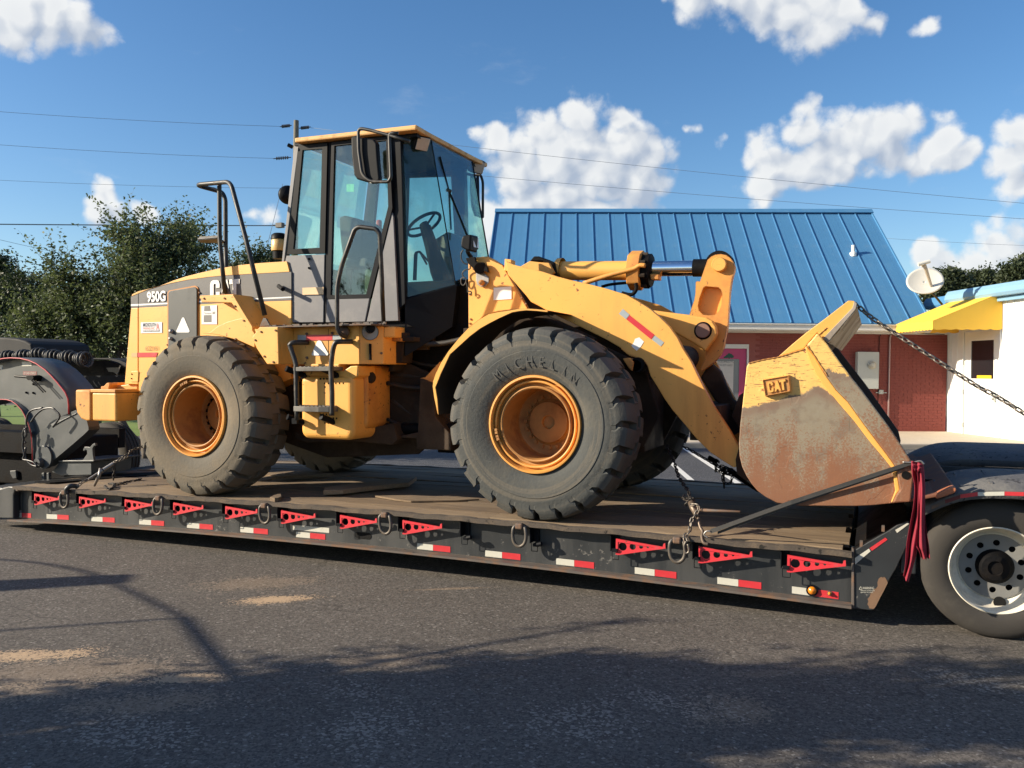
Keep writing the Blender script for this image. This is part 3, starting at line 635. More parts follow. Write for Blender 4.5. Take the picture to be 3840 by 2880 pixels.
def foliage(name, blobs, nshoot, per, leaf, m, parent, Ls=(.25, .75), shell=.55, up=.45, spread=.08, gap=-.95):
    c = np.array([b[0] for b in blobs]); r = np.array([b[1] for b in blobs], float)
    pr = r**2.3/np.sum(r**2.3); idx = rng.choice(len(blobs), nshoot, p=pr)
    d = rng.normal(size=(nshoot, 3)); d /= np.linalg.norm(d, axis=1)[:, None]
    rad = (shell+(1-shell)*rng.random(nshoot))*(rng.random(nshoot)**.25)
    # clumps: leave gaps where a smooth random field is low
    ph = rng.random((6, 3))*6; fld = np.zeros(nshoot); st = c[idx]+d*(r[idx]*rad)[:, None]
    for k in range(6): fld += np.sin((st*rng.normal(size=3)*1.9/np.mean(r)*.8).sum(1)+ph[k, 0]*3)
    keep = fld > gap; st, d, idx = st[keep], d[keep], idx[keep]; ns = len(st)
    sdv = d*.75+rng.normal(size=(ns, 3))*.45+np.array([0, 0, up]); sdv /= np.linalg.norm(sdv, axis=1)[:, None]
    L = Ls[0]+(Ls[1]-Ls[0])*rng.random(ns)**1.7
    tt = (np.arange(per)+rng.random((ns, per)))/per
    cen = st[:, None]+sdv[:, None]*(tt*L[:, None])[..., None]; cen[..., 2] -= (tt**2*L[:, None]*.18)
    cen = cen+rng.normal(size=cen.shape)*spread; cen = cen.reshape(-1, 3); n = len(cen)
    a = rng.normal(size=(n, 3)); a[:, 2] *= .7; a /= np.linalg.norm(a, axis=1)[:, None]
    b_ = np.cross(a, rng.normal(size=(n, 3))); b_ /= np.linalg.norm(b_, axis=1)[:, None]; nn = np.cross(a, b_)
    s_ = leaf*(.6+.7*rng.random(n))[:, None]
    V = np.stack([cen-a*s_*.5, cen+b_*s_*.27+nn*s_*.08, cen+a*s_*.5, cen-b_*s_*.27+nn*s_*.08], 1).reshape(-1, 3)
    tw = rng.random(ns) < .35; ts, te = st[tw], (st+sdv*L[:, None]-np.array([0, 0, 1.])*(L*.18)[:, None])[tw]; sd_ = np.cross(te-ts, rng.normal(size=ts.shape)); sd_ /= np.linalg.norm(sd_, axis=1)[:, None]; sd_ *= leaf*.05
    V = np.concatenate([V, np.stack([ts-sd_, te-sd_*.3, te+sd_*.3, ts+sd_], 1).reshape(-1, 3)]); nl = n; n = len(V)//4
    o0 = V.mean(0); me = bpy.data.meshes.new(name); me.vertices.add(len(V)); me.vertices.foreach_set('co', (V-o0).ravel())
    me.loops.add(4*n); me.loops.foreach_set('vertex_index', np.arange(4*n, dtype=np.int32)); me.polygons.add(n)
    me.polygons.foreach_set('loop_start', np.arange(0, 4*n, 4, dtype=np.int32)); me.update(calc_edges=True); me.materials.append(m); me.materials.append(bark); mi_ = np.zeros(n, dtype=np.int32); mi_[nl:] = 1; me.polygons.foreach_set('material_index', mi_)
    return place(name, me, o0, parent)
def tree(name, base, blobs, nshoot, per, leaf, m, label, group=None, trunk=.12, Ls=(.25, .75), stems=1, **kw):
    t = thing(name, tuple(base), label, 'tree', group); q = M(); base = np.asarray(base, float)
    for s_ in range(stems):
        o_ = base+np.array([math.cos(s_*2.4), math.sin(s_*2.4), 0])*(.18 if stems > 1 else 0)
        cc = np.mean([b[0] for b in blobs], 0); fork = o_+(cc-o_)*.38+rng.normal(size=3)*.2
        q.tube(smooth_path([o_, (o_+fork)/2+rng.normal(size=3)*.08, fork], 4), list(np.linspace(trunk, trunk*.7, 9)), 8)
        for b in blobs[s_::stems]:
            mid = (fork+np.array(b[0]))/2+rng.normal(size=3)*b[1]*.2
            q.tube(smooth_path([fork, mid, np.array(b[0])+Z_*b[1]*.3], 4), list(np.linspace(trunk*.5, trunk*.10, 9)), 6)
    q.obj('trunk', bark, t, smooth=True)
    foliage('crown', blobs, nshoot, per, leaf, m, t, Ls=Ls, **kw); return t
def B(lst, k=1.): return [(D(px, py, z), r*z/F*k) for px, py, r, z in lst]
tree('crepe_myrtle_tree', C(-7.6, 17.5, 0), B([(330,1180,150,17.4),(430,1040,140,17.2),(560,960,130,17.5),(680,930,110,17.6),(520,1150,190,17),(300,1330,140,17.2),(640,1120,170,17.8),(450,900,70,17.3),(250,1060,70,17),(420,1350,120,17),(200,1000,35,17.1),(580,880,50,17.5),(660,1270,150,17.6),(160,1200,110,17.5),(230,1240,120,17.4),(200,1340,120,17.3),(130,1130,70,17.8)], .88),
     6200, 16, .078, leaf_a, 'many stemmed leafy tree with long loose shoots behind the loader hood', trunk=.09, stems=3, Ls=(.3, 1.25), shell=.3, up=.8, spread=.03)
tree('crepe_myrtle_tree', C(-5.3, 20.5, 0), B([(760,960,120,20.5),(850,1000,130,20.5),(780,1100,150,20.2),(930,1050,110,20.6),(1010,1030,90,20.8),(900,1170,150,20.6),(1040,1130,90,21),(700,930,90,20.3)], .88),
     3600, 16, .088, leaf_a, 'bushy green tree seen between the grab rails and the cab rear', trunk=.1, stems=2, Ls=(.3, 1.1), shell=.3, up=.8, spread=.03)
tree('shade_tree', C(-11.6, 20, 0), B([(60,1150,140,20),(150,1130,120,20.4),(20,1260,150,19.8),(180,1270,140,20),(90,1360,120,20),(-80,1200,140,20)], .88),
     2600, 17, .08, leaf_b, 'dark leafy tree at the left edge behind the gooseneck', trunk=.14, shell=.3)
tree('pine_tree', C(-20.6, 33, 0), B([(-20,1010,80,33),(10,1080,90,33),(-60,1150,120,33),(20,1180,90,33)], .9),
     1400, 14, .13, leaf_b, 'very dark tree top poking up behind the left edge trees', trunk=.2, shell=.3)
tree('shade_tree', C(-12, 30, 0), B([(250,1240,190,30),(480,1200,180,30),(700,1180,170,31),(900,1200,150,31),(380,1380,150,30),(640,1380,160,30),(860,1370,150,31),(60,1330,170,30),(1040,1230,110,32)], .95),
     3600, 14, .14, leaf_b, 'wide dark tree mass standing beyond the crepe myrtles', trunk=.25, shell=.2)
for k, (bl, bx, lb) in enumerate(((([(3560,1062,60,50),(3510,1095,55,50),(3600,1095,60,50)]), 26.2, 'green treetop just right of the satellite dish'),
      (([(3650,1070,45,52),(3710,1062,55,52),(3690,1105,60,52)]), 29.5, 'rounded far treetop above the blue roof trim of the white building'),
      (([(3800,1040,60,48),(3850,1020,60,48),(3830,1080,60,48),(3900,1060,80,48)]), 30, 'tallest far treetop at the right edge above the white building'))):
    tree('shade_tree', C(bx, bl[0][3], 0), B(bl, .9), 1500, 13, .22, leaf_c, lb, 'far trees behind the white building', trunk=.3, shell=.3, spread=.15)

# ------------------------------------------------------------------ sign behind the trees
sg = thing('shop_sign', tuple(C(-8.2, 17.6, 0)), 'cream shop sign under a blue panel on green posts behind the left trees', 'sign')
g0 = D(184, 1258, 17.6); gx = RT; gw = (339-184)/F*17.6; gh = 32/F*17.6
M().prism([g0, g0+RT*gw, g0+RT*gw-Z_*gh, g0-Z_*gh], FH*.1).obj('sign_board', mat('cream_sign', (.62, .60, .46), .5, var=.05), sg)
q0 = g0+Z_*.05; M().prism([q0+RT*.03, q0+RT*(gw+.1), q0+RT*(gw+.1)+Z_*.35, q0+RT*.03+Z_*.35], FH*.1).obj('sign_panel', mat('blue_sign', (.01, .03, .22), .5), sg)
text('lettering', "ANDERSON'S", g0-FH*.012-Z_*gh*.42+RT*.35, RT, Z_, .07, lgrey, sg, width=.62); text('lettering', 'FLORIST', g0-FH*.012-Z_*gh*.86+RT*.04, RT, Z_, .085, lgrey, sg, width=.75)
gp = mat('green_post', (.02, .12, .06), .5)
for px in (180, 362):
    p0 = D(px, 1240, 17.65); M().box((p0[0]-.06, p0[1]-.06, 0), (p0[0]+.06, p0[1]+.06, p0[2])).obj('post', gp, sg)

# ------------------------------------------------------------------ utility pole and wires
wood_p = mat('pole_wood', (.16, .15, .12), .85, var=.2, vscale=3, bump=.2)
pt = D(1111, 452, 35); pole = thing('utility_pole', (pt[0]-.15, pt[1], 0), 'wooden utility pole rising behind the loader cab', 'utility pole')
M().tube([(pt[0]-.25, pt[1], 0), tuple(pt)], [.17, .105], 14).obj('pole', wood_p, pole, smooth=True, auto=40)
ins = mat('insulator', (.06, .07, .09), .4)
for (xa, xb, y) in ((1050, 1094, 472), (1122, 1165, 478), (1025, 1092, 592)):
    q = M(); a = D(xa, y+3, 35); b_ = D(xb, y-2, 35); q.cyl(a, b_, .02, 8)
    for k in range(6):
        c0 = a+(b_-a)*(.2+k*.12); q.cyl(c0-RT*.02, c0+RT*.02, .07, 8)
    q.obj('insulator', ins, pole)
wire_m = mat('wire', (.13, .16, .20), .6)
def wire(pa, pb, lb, sag=.15, r=.007, mid=None):
    a, b_ = np.array(pa), np.array(pb); pts = [a+(b_-a)*t-Z_*sag*4*t*(1-t) for t in np.linspace(0, 1, 14)]
    o = M().tube(pts, r, 6).obj('power_line', wire_m, smooth=True); tag(o, lb, 'wire', 'overhead wires'); return o
wire(D(-300, 395, 33), D(1050, 474, 35), 'topmost overhead wire left of the utility pole', .1)
wire(D(-300, 520, 33), D(1025, 594, 35), 'second overhead wire from the top left of the utility pole', .1)
wire(D(-300, 660, 33), D(1110, 706, 35.2), 'third overhead wire from the top, passing above the left trees', .1, .006)
wire(D(-300, 838, 30), D(1110, 846, 35), 'thick dark wire crossing in front of the treetops at left', .02, .022)
wire(D(-100, 875, 26), D(420, 985, 32), 'upper slanting wire at the left edge running down into the tree', .05, .006)
wire(D(-100, 940, 26), D(500, 1055, 32), 'middle slanting wire at the left edge running down into the tree', .05, .006)
wire(D(1165, 479, 35), D(4100, 785, 30), 'long overhead wire crossing the clouds above the blue roof', .15, .007)
wire(D(1118, 592, 35), D(4100, 838, 30), 'lower of the two long wires crossing above the blue roof', .15, .007)
wire(D(3310, 893, 40), D(4100, 929, 38), 'faint short wire at the right edge right of the roof ridge', .05, .006)
wire(D(1060, 690, 35), D(1000, 930, 27), 'guy wire slanting down left of the cab', .0, .009)
bx = D(1050, 845, 34.5); q = M().box(tuple(bx-np.array([.16, .1, .1])), tuple(bx+np.array([.16, .1, .1]))); q.cyl(bx-RT*.3, bx+RT*.3, .03, 8)
tag(q.obj('splice_box', mat('grey_box', (.14, .13, .12), .7), bevel=.03), 'small grey splice box hanging on the thick wire left of the cab', 'cable box')

# ------------------------------------------------------------------ things behind the camera whose shadows fall on the road
SH = SUN/SUN[2]
def up_sun(x, y, h): g_ = np.array(G(x/.57604, y/.57604, 0)); return g_+SH*h
LH = 2.7; lp0 = up_sun(545, 1500, LH); lamp = thing('street_lamp', (lp0[0], lp0[1], 0), 'grey street lamp with a long arm standing behind the viewer', 'street lamp')
q = M(); q.tube([(lp0[0], lp0[1], 0), tuple(lp0)], [.055, .036], 14)
q.tube(smooth_path([up_sun(548, 1503, LH), up_sun(470, 1420, LH), up_sun(400, 1335, LH)], 4), .030, 10)
q.tube(smooth_path([up_sun(400, 1335, LH), up_sun(300, 1285, LH), up_sun(200, 1240, LH), up_sun(120, 1222, LH), up_sun(60, 1214, LH), up_sun(-80, 1203, LH)], 4), .019, 10)
q.tube([up_sun(405, 1335, LH), up_sun(-120, 1372, LH)], .018, 8)
q.obj('pole', gbox, lamp, smooth=True)
a = up_sun(225, 1243, LH); b_ = up_sun(-150, 1270, LH); q = M().prism([a, up_sun(205, 1262, LH), up_sun(-150, 1286, LH), up_sun(-150, 1262, LH)], (0, 0, .12)); q.obj('lamp_head', gbox, lamp)
sb = []
for x, y, h, r in ((250,1645,5.2,.55),(480,1610,5.6,.5),(650,1570,5.8,.55),(860,1530,6.2,.5),(1020,1480,6.4,.45),(1180,1430,6.6,.36),(1000,1600,5.2,.6),(1250,1530,5.6,.6),(1480,1480,6,.48),(1500,1590,5.0,.55),(1700,1520,5.8,.5),(1850,1480,6.2,.35),(2000,1600,5.2,.55),(2150,1520,6,.42),(1750,1640,4.6,.5),(750,1690,4.4,.6),(2100,1450,6.5,.22),(0,1640,5,.5),(1300,1700,4.2,.6)):
    for k in range(5):
        o_ = rng.normal(size=3)*r*.72; sb.append((up_sun(x, y, .6+h*.38)+o_, r*random.uniform(.20, .42)))
bc = np.mean([b[0] for b in sb], 0)
tree('shade_tree', (bc[0]-1.2, bc[1]-1.0, 0), sb, 3500, 13, .085, leaf_a, 'leafy tree behind the viewer whose shadow darkens the road', trunk=.12, Ls=(.10, .45), shell=.1, up=.1, spread=.04, gap=-9)
# ================================================================== WHEEL LOADER
DZ = .578                                   # deck height under the tyres
ld = thing('wheel_loader', (-3.5, 1.36, DZ), 'large worn yellow wheel loader chained down on the lowbed trailer', 'wheel loader')
WX_F, WX_R, WR = -2.60, -6.33, .80
def tyre_mesh(name, matl, N=24):
    prof = [(-.215,.395),(-.245,.405),(-.272,.45),(-.292,.53),(-.297,.60),(-.291,.605),(-.293,.645),(-.287,.66),(-.290,.695),(-.278,.735),(-.250,.775),(-.20,.792),(-.13,.80),(-.062,.804),(-.055,.804),
            (.055,.804),(.062,.804),(.13,.80),(.20,.792),(.250,.775),(.278,.735),(.290,.695),(.287,.66),(.297,.60),(.292,.53),(.272,.45),(.245,.405),(.215,.395)]
    ph = [0,.03,.14,.25,.28,.39,.5,.53,.64,.75,.78,.89]
    v = []; nth = N*len(ph)
    for (y, r) in prof:
        for i in range(N):
            for p in ph:
                th = (i+p)/N*2*math.pi; rr, yy = r, y
                tw = 0
                if .66 < r < .73 and (.03-1e-6 <= (p+(0 if y < 0 else .5)) % 1 <= .25+1e-6): yy = y*(.975 if r > .68 else .99)
                if r > .73:
                    side = y < 0; q = (p+(0 if side else .5)) % 1
                    ing = (.03-1e-6 <= q <= .25+1e-6) and abs(y) > .058
                    tw = (abs(y)-.06)*.42*(1 if side else -1)*.5
                    if ing:
                        rr = r-.06; 
                        if abs(y) > .22: yy = y*(.90 if abs(y) < .27 else .955); rr = r-.042
                    elif abs(y) < .058 and (q < .03 or q > .6): rr = r-.022
                    rr += .004*math.sin(i*7.3+p*3)
                th += tw
                v.append((rr*math.cos(th), yy, rr*math.sin(th)))
    f = []; m = len(prof)
    for i in range(m-1):
        for k in range(nth): f.append((i*nth+k, (i+1)*nth+k, (i+1)*nth+(k+1) % nth, i*nth+(k+1) % nth))
    me = bpy.data.meshes.new(name); me.from_pydata(v, [], f); me.materials.append(matl); me.shade_smooth(); me.set_sharp_from_angle(angle=R(28)); me.update(); return me
ty_a = tyre_mesh('front_tyre', rubber); ty_b = tyre_mesh('rear_tyre', rubber_d)
rimi = mat('rim_inner_paint', (.42,.20,.055), .6, var=.2, vscale=5, dirt=.6, dcol=(.22,.09,.035), dscale=4, wamt=.2, wcol=(.07,.03,.02))
bolt_me = None
def wheel(name, me, x, y, z, spin, far=False, deep=.10, letters=False, gap=R(150)):
    w0 = place(name, me, (x, y, z), ld); w0.rotation_euler = (0, spin, math.pi if far else 0); w0.scale = (1.025, 1, 1.025)
    c = np.array([x, y, z]); s = 1 if not far else -1; ax = np.array([0, s*1., 0])
    bpy.context.view_layer.update()
    def child(m, nm, mt, **k):
        o = m.obj(nm, mt, None, **k); cc = ORG[o]; o.parent = w0; o.matrix_parent_inverse = Matrix.Translation(Vector(c)).to_4x4().inverted() if False else Matrix()
        Rw = (Matrix.Rotation(w0.rotation_euler.z, 4, 'Z') @ Matrix.Rotation(spin, 4, 'Y')).inverted()
        o.matrix_basis = Rw @ Matrix.Translation(Vector(cc-c)); return o
    rim = M().lathe([(.395,-.20),(.405,-.262),(.400,-.278),(.385,-.280),(.378,-.255),(.372,-.205),(.352,-.200),(.348,-.222),(.338,-.226),(.335,-.205)], c, ax, 72)
    child(rim, 'rim', rimy, smooth=True, auto=30)
    inn = M().lathe([(.335,-.205),(.315,-.200),(.313,-.232),(.304,-.238),(.294,-.232),(.292,-.19),(.288,.02),(.285,deep),(.262,deep+.012),(.20,deep+.012),(.175,deep-.005),(.172,deep-.03),(.06,deep-.035),(.055,deep-.03),(.05,deep-.005),(0,deep-.005)], c, ax, 64)
    child(inn, 'rim', rimi, smooth=True, auto=30, label='deep rusty orange wheel barrel and hub')
    if far: return w0
    # split lock ring
    pts = []
    for k in range(70):
        t = gap+R(9)+k/69*(2*math.pi-R(18)); pts.append(c+ax*-.238+np.array([math.cos(t), 0, math.sin(t)])*.352)
    child(M().tube(pts, .011, 8), 'lock_ring', rimy, smooth=True)
    t0 = c+ax*-.243; q = M()
    for dt in (-6, -2, 3, 7):
        t = gap+R(dt); u = np.array([math.cos(t), 0, math.sin(t)]); tt = np.array([-math.sin(t), 0, math.cos(t)])
        p = t0+u*.336; q.prism([p-tt*.011, p+tt*.011, p+tt*.011+u*.032, p-tt*.011+u*.032], -ax*.02)
    child(q, 'lock_clip', rimi, bevel=.003)
    for k in range(20):
        t = k*2*math.pi/20; p = c+ax*(deep+.012)+np.array([math.cos(t), 0, math.sin(t)])*.218
        b = M().cyl(p, p-ax*.022, .0165, 8)
        child(b, 'bolt', rimi)
    if letters:
        lt = mat('raised_tyre_letter', (.070,.072,.068), .78, var=.2, vscale=8, dirt=.5, dcol=(.13,.11,.09), dscale=5)
        s_ = 'MICHELIN'
        for k, ch in enumerate(s_):
            t = R(128-k*11.6); u = np.array([math.cos(t), 0, math.sin(t)]); tt = np.array([math.sin(t), 0, -math.cos(t)])
            p = c-ax*.2955+u*.475
            o = text('raised_letter', ch, p, tt, u, .085, lt, None, sx=.8, bold=.0, thick=.0, align='CENTER')
            sm = o.modifiers.new('s', 'SOLIDIFY'); sm.thickness = .002; sm.offset = 0
            cc = ORG[o]; o.parent = w0; Rw = (Matrix.Rotation(spin, 4, 'Y')).inverted(); o.matrix_basis = Rw @ Matrix.Translation(Vector(cc-c))
    return w0
wheel('front_wheel', ty_a, WX_F, .30, DZ+.812, .05, letters=True, gap=R(195), deep=.10)
wheel('rear_wheel', ty_b, WX_R, .30, DZ+.80, .10, gap=R(112), deep=.14)
wheel('front_wheel', ty_a, WX_F, 2.42, DZ+.812, .9, far=True); wheel('rear_wheel', ty_b, WX_R, 2.42, DZ+.80, .3, far=True)
# axles, frames, running gear in the shade
q = M()
for x in (WX_F, WX_R):
    q.lathe([(.0,.45),(.24,.45),(.26,.55),(.20,.7),(.14,.95),(.22,1.1),(.34,1.25),(.34,1.47),(.22,1.6),(.14,1.8),(.20,2.0),(.26,2.15),(.24,2.27),(0,2.27)], (x, 0, DZ+.79), (0, 1, 0), 24)
q.obj('axle', dark, ld, smooth=True, auto=40)
q = M(); q.prism([(x, .86, z) for x, z in ((-7.4,1.25),(-7.4,1.95),(-4.4,1.95),(-3.9,1.75),(-3.75,1.35),(-4.2,1.0),(-5.3,.92),(-6.0,1.1))], (0, .05, 0)); q.prism([(x, 1.82, z) for x, z in ((-7.4,1.25),(-7.4,1.95),(-4.4,1.95),(-3.9,1.75),(-3.75,1.35),(-4.2,1.0),(-5.3,.92),(-6.0,1.1))], (0, .05, 0))
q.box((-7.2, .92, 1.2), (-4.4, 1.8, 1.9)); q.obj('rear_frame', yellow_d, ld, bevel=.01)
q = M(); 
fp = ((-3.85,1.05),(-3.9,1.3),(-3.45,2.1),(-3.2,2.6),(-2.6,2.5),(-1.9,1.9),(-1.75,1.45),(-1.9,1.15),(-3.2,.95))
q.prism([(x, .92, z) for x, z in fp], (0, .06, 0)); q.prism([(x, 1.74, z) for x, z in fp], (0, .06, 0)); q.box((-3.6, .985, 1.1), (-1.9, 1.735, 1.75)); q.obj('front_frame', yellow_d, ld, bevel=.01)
q = M(); q.cyl((-3.85, 1.36, 1.0), (-3.85, 1.36, 2.2), .11, 20); q.box((-4.1, 1.1, 1.0), (-3.6, 1.62, 1.12)); q.box((-4.1, 1.1, 1.9), (-3.6, 1.62, 2.0)); q.obj('articulation_hinge', dark, ld, bevel=.01)
for z_, yy in ((1.25, .78), (1.25, 1.95)):
    q = M(); q.cyl((-4.75, yy, z_), (-3.75, yy+.04, z_+.02), .055, 14); q.cyl((-3.75, yy+.04, z_+.02), (-3.3, yy+.06, z_+.04), .028, 10); q.obj('steering_cylinder', dark, ld, smooth=True, auto=40)
hose_m = mat('rubber_hose', (.02,.018,.016), .6, var=.4, vscale=15, dirt=.6, dcol=(.07,.045,.025), dscale=10)
for k in range(9):
    z0 = 1.35+.11*k; y0 = .78+.09*(k % 4)
    M().tube(smooth_path([(-4.5, y0, z0+.1*math.sin(k)), (-4.1, y0+.02, z0-.12), (-3.6, y0+.05, z0-.05+.05*math.sin(k*2)), (-3.2, y0+.1, z0+.12)], 6), .017+.005*(k % 3), 8).obj('hose', hose_m, ld, smooth=True)
q = M(); 
for k in range(16):
    x = -4.35+random.random()*.95; y = .75+random.random()*.4; z = 1.2+random.random()*1.1; s1, s2, s3 = [.03+random.random()*.12 for _ in range(3)]
    q.box((x, y, z), (x+s1*1.4, y+s2, z+s3))
q.obj('valve_block', yellow_d, ld, bevel=.006)
M().box((-4.45, .98, 1.85), (-3.15, 1.74, 2.75)).obj('hydraulic_tank', dark, ld, bevel=.02)
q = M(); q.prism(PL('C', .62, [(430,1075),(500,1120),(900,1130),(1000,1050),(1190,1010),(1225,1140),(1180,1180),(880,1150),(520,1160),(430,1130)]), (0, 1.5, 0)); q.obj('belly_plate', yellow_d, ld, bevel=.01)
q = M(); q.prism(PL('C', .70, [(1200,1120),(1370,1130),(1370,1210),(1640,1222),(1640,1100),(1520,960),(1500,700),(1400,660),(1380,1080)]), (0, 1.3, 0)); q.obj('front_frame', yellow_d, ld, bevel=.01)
# ---- hood
Yh = .62; Yh2 = 2.10
topc = [(543,1098),(555,1092),(600,1072),(650,1052),(700,1036),(760,1021),(824,1006),(900,994),(980,986),(1075,980)]
top_pts = [P(493, 1110, Yh), P(497, 1103, Yh), P(520, 1092, Yh)]+[P(x, y-8 if x < 560 else y, Yh) for x, y in topc[1:]]
line = [(493,1111),(519,1100),(570,1081),(640,1062),(705,1049),(787,1038),(868,1031),(1052,1021),(1085,1019)]
line_pts = [P(x, y, Yh) for x, y in line]
M().prism(top_pts+line_pts[::-1], (0, Yh2-Yh, 0)).obj('hood', yellow_c, ld, bevel=.035, seg=4, angle=50)
def side(x, y, Y=Yh+.004): return P(x, y, Y)
bot = [(491,1151),(519,1150),(630,1145),(738,1139),(870,1127),(1090,1118)]
# charcoal band split at the rear corner post, then the yellow side below
def strip_poly(tp, bt, x0, x1):
    def lerp(L, x):
        x = min(max(x, L[0][0]), L[-1][0])
        for (a, b), (c, d) in zip(L, L[1:]):
            if a <= x <= c or (L[-1] == (c, d)): return b+(d-b)*(x-a)/(c-a)
        return L[0][1]
    xs = sorted(set([x0, x1]+[p[0] for p in tp if x0 < p[0] < x1])); xb = sorted(set([x0, x1]+[p[0] for p in bt if x0 < p[0] < x1]))
    return [(x, lerp(tp, x)) for x in xs]+[(x, lerp(bt, x)) for x in xb[::-1]]
lz = [(x, y+1) for x, y in line]
mid1 = [(491,1141),(519,1140),(630,1135),(738,1129),(1090,1112)]
wst = [(491,1147),(519,1146),(630,1140),(738,1134),(1090,1117)]
bot2 = [(491,1154),(519,1153),(630,1147),(738,1141),(870,1134),(1090,1126)]
low = [(467,1441),(519,1441),(1090,1500)]
lowL = [(467,1441),(519,1441)]
for nm, x0, x1 in (('rear_corner_panel', 491, 517.5), ('side_panel', 520, 1092)):
    def mk(tp, bt, m_, nme, y0, th=.03): M().prism([P(a, b, y0) for a, b in strip_poly(tp, bt, x0, x1)], (0, th, 0)).obj(nme, m_, ld, bevel=.0)
    mk(lz, mid1, band, 'decal_band', Yh+.004, .05); mk(mid1, wst, white, 'white_stripe', Yh+.004, .05); mk(wst, bot2, band, 'decal_band', Yh+.004, .05)
M().prism([P(491,1155,Yh), P(517.5,1154,Yh), P(517.5,1441,Yh), P(467,1441,Yh)], (0, Yh2-Yh, 0)).obj('rear_corner_panel', yellow_c, ld, bevel=.008)
M().prism([P(520,1154,Yh+.002), P(630,1148,Yh+.002), P(738,1142,Yh+.002), P(870,1135,Yh+.002), P(1092,1127,Yh+.002), P(1092,1420,Yh+.002), P(960,1480,Yh+.002), P(520,1480,Yh+.002)], (0, Yh2-Yh-.01, 0)).obj('side_panel', yellow_c, ld, bevel=.004)
M().box((PX(495,Yh)+.08, Yh+.06, 2.0), (PX(1092,Yh), Yh2-.06, 2.45)).obj('engine_block', dark, ld)
# corner bracket low at the rear
M().prism(PL('a', Yh-.008, [(1815,710),(1900,705),(1912,712),(1905,853),(1812,857)]), (0, .02, 0)).obj('hinge_bracket', yellow_c, ld, bevel=.003)
for x, y in ((1820,748),(1817,810)): M().cyl(PT('a', x, y, Yh-.008), PT('a', x, y, Yh-.014), .008, 8).obj('bolt', dark, ld)
# access door
def rrect(x0, y0, x1, y1, r, n=4, tl=0, tr=0):
    o = []
    for cx, cy, a0 in ((x0+r, y0+r+tl, 180), (x1-r, y0+r+tr, 270), (x1-r, y1-r, 0), (x0+r, y1-r, 90)):
        for k in range(n+1): a = R(a0+90*k/n); o.append((cx+r*math.cos(a), cy+r*math.sin(a)))
    return o
fr_ = M().prism(PL('c', Yh-.006, rrect(655,262,1080,1150,50,tl=62,tr=0)), (0, .02, 0)).obj('door_surround', mat('rusty_yellow_edge', (.50,.20,.04), .6, var=.2, vscale=9), ld)
ad = M().prism(PL('c', Yh-.018, rrect(666,282,1060,1150,44,tl=50,tr=0)), (0, .02, 0)).obj('access_door', doorp, ld, bevel=.004, label='black engine access door with a white triangle')
tri = [(872,700),(885,708),(960,885),(958,902),(945,910),(795,910),(780,903),(778,888),(858,708)]
M().prism(PL('c', Yh-.021, tri), (0, .002, 0)).obj('warning_triangle', white, ad)
M().lathe([(0,.03),(.02,.028),(.026,.0)], PT('c', 715, 893, Yh-.02), (0,-1,0), 16).obj('latch', steel, ad, smooth=True); M().lathe([(0,.03),(.016,.028),(.022,.0)], PT('c', 708, 995, Yh-.02), (0,-1,0), 16).obj('latch', steel, ad, smooth=True)
# stickers and lettering
def quad(z, Y, a, b, c, d, th=.002): return M().prism(PL(z, Y, [a, b, c, d]), (0, th, 0))
st = quad('c', Yh-.004, (287,770), (580,766), (582,914), (288,920)).obj('company_sticker', white, ld, label='white sticker with a paving company name')
def tx(nm, s_, z, x, y, Y, x1, ycap, m_, par, dy=0, **k):
    a = PT(z, x, y, Y); b = PT(z, x1, y+dy, Y); w_ = np.linalg.norm(b-a); ux = (b-a)/w_; h = a[2]-0; top = PT(z, x, ycap, Y)[2]-a[2]
    uy = np.cross(Y_*-1, ux); uy = uy if uy[2] > 0 else -uy
    return text(nm, s_, a, ux, uy, top, m_, par, width=w_, **k)
navy = mat('navy_print', (.05,.055,.09), .6, var=.05); pinkp = mat('faded_red_print', (.62,.22,.20), .6, var=.05)
tx('lettering', 'MIDSOUTH', 'c', 320, 828, Yh-.005, 500, 780, navy, st, bold=.02, dy=-3)
tx('lettering', 'PAVING INC', 'c', 320, 870, Yh-.005, 482, 838, pinkp, st, bold=.02, dy=-3)
tx('lettering', 'A', 'c', 500, 870, Yh-.005, 544, 782, pinkp, st, bold=.03)
quad('c', Yh-.0055, (320,880), (546,877), (546,898), (320,902)).obj('print_bar', navy, st)
tx('lettering', 'AN ALSCOTT COMPANY', 'c', 326, 897, Yh-.0075, 540, 883, white, st, bold=.02, dy=-3)
tanp = mat('faded_stencil', (.30,.17,.06), .6, var=.1)
tx('stencil_number', '622161', 'c', 350, 1158, Yh-.003, 528, 1098, tanp, ld, dy=-2)
quad('c', Yh-.004, (243,1190), (520,1186), (500,1248), (243,1250)).obj('reflective_strip', redd, ld, label='red reflective strip on the rear side panel')
quad('c', Yh-.004, (158,1192), (236,1190), (236,1250), (158,1248)).obj('reflective_strip', mat('faded_sticker', (.62,.36,.16), .6), ld)
tx('model_number', '950G', 'c', 375, 484, Yh-.002, 632, 350, white, ld, bold=.035, dy=-14)
tp_ = quad('c', Yh-.004, (1126,545), (1340,530), (1340,797), (1128,797)).obj('dealer_sticker', white, ld, label='worn white dealer sticker with grey print')
quad('c', Yh-.006, (1166,545), (1240,541), (1250,612), (1160,614)).obj('print_block', lgrey, tp_); quad('c', Yh-.006, (1156,670), (1262,668), (1262,765), (1156,768)).obj('print_block', lgrey, tp_)
tx('lettering', 'Thompson', 'c', 1156, 655, Yh-.006, 1262, 628, lgrey, tp_); tx('lettering', 'CAT', 'c', 1277, 652, Yh-.006, 1312, 622, lgrey, tp_, bold=.05)
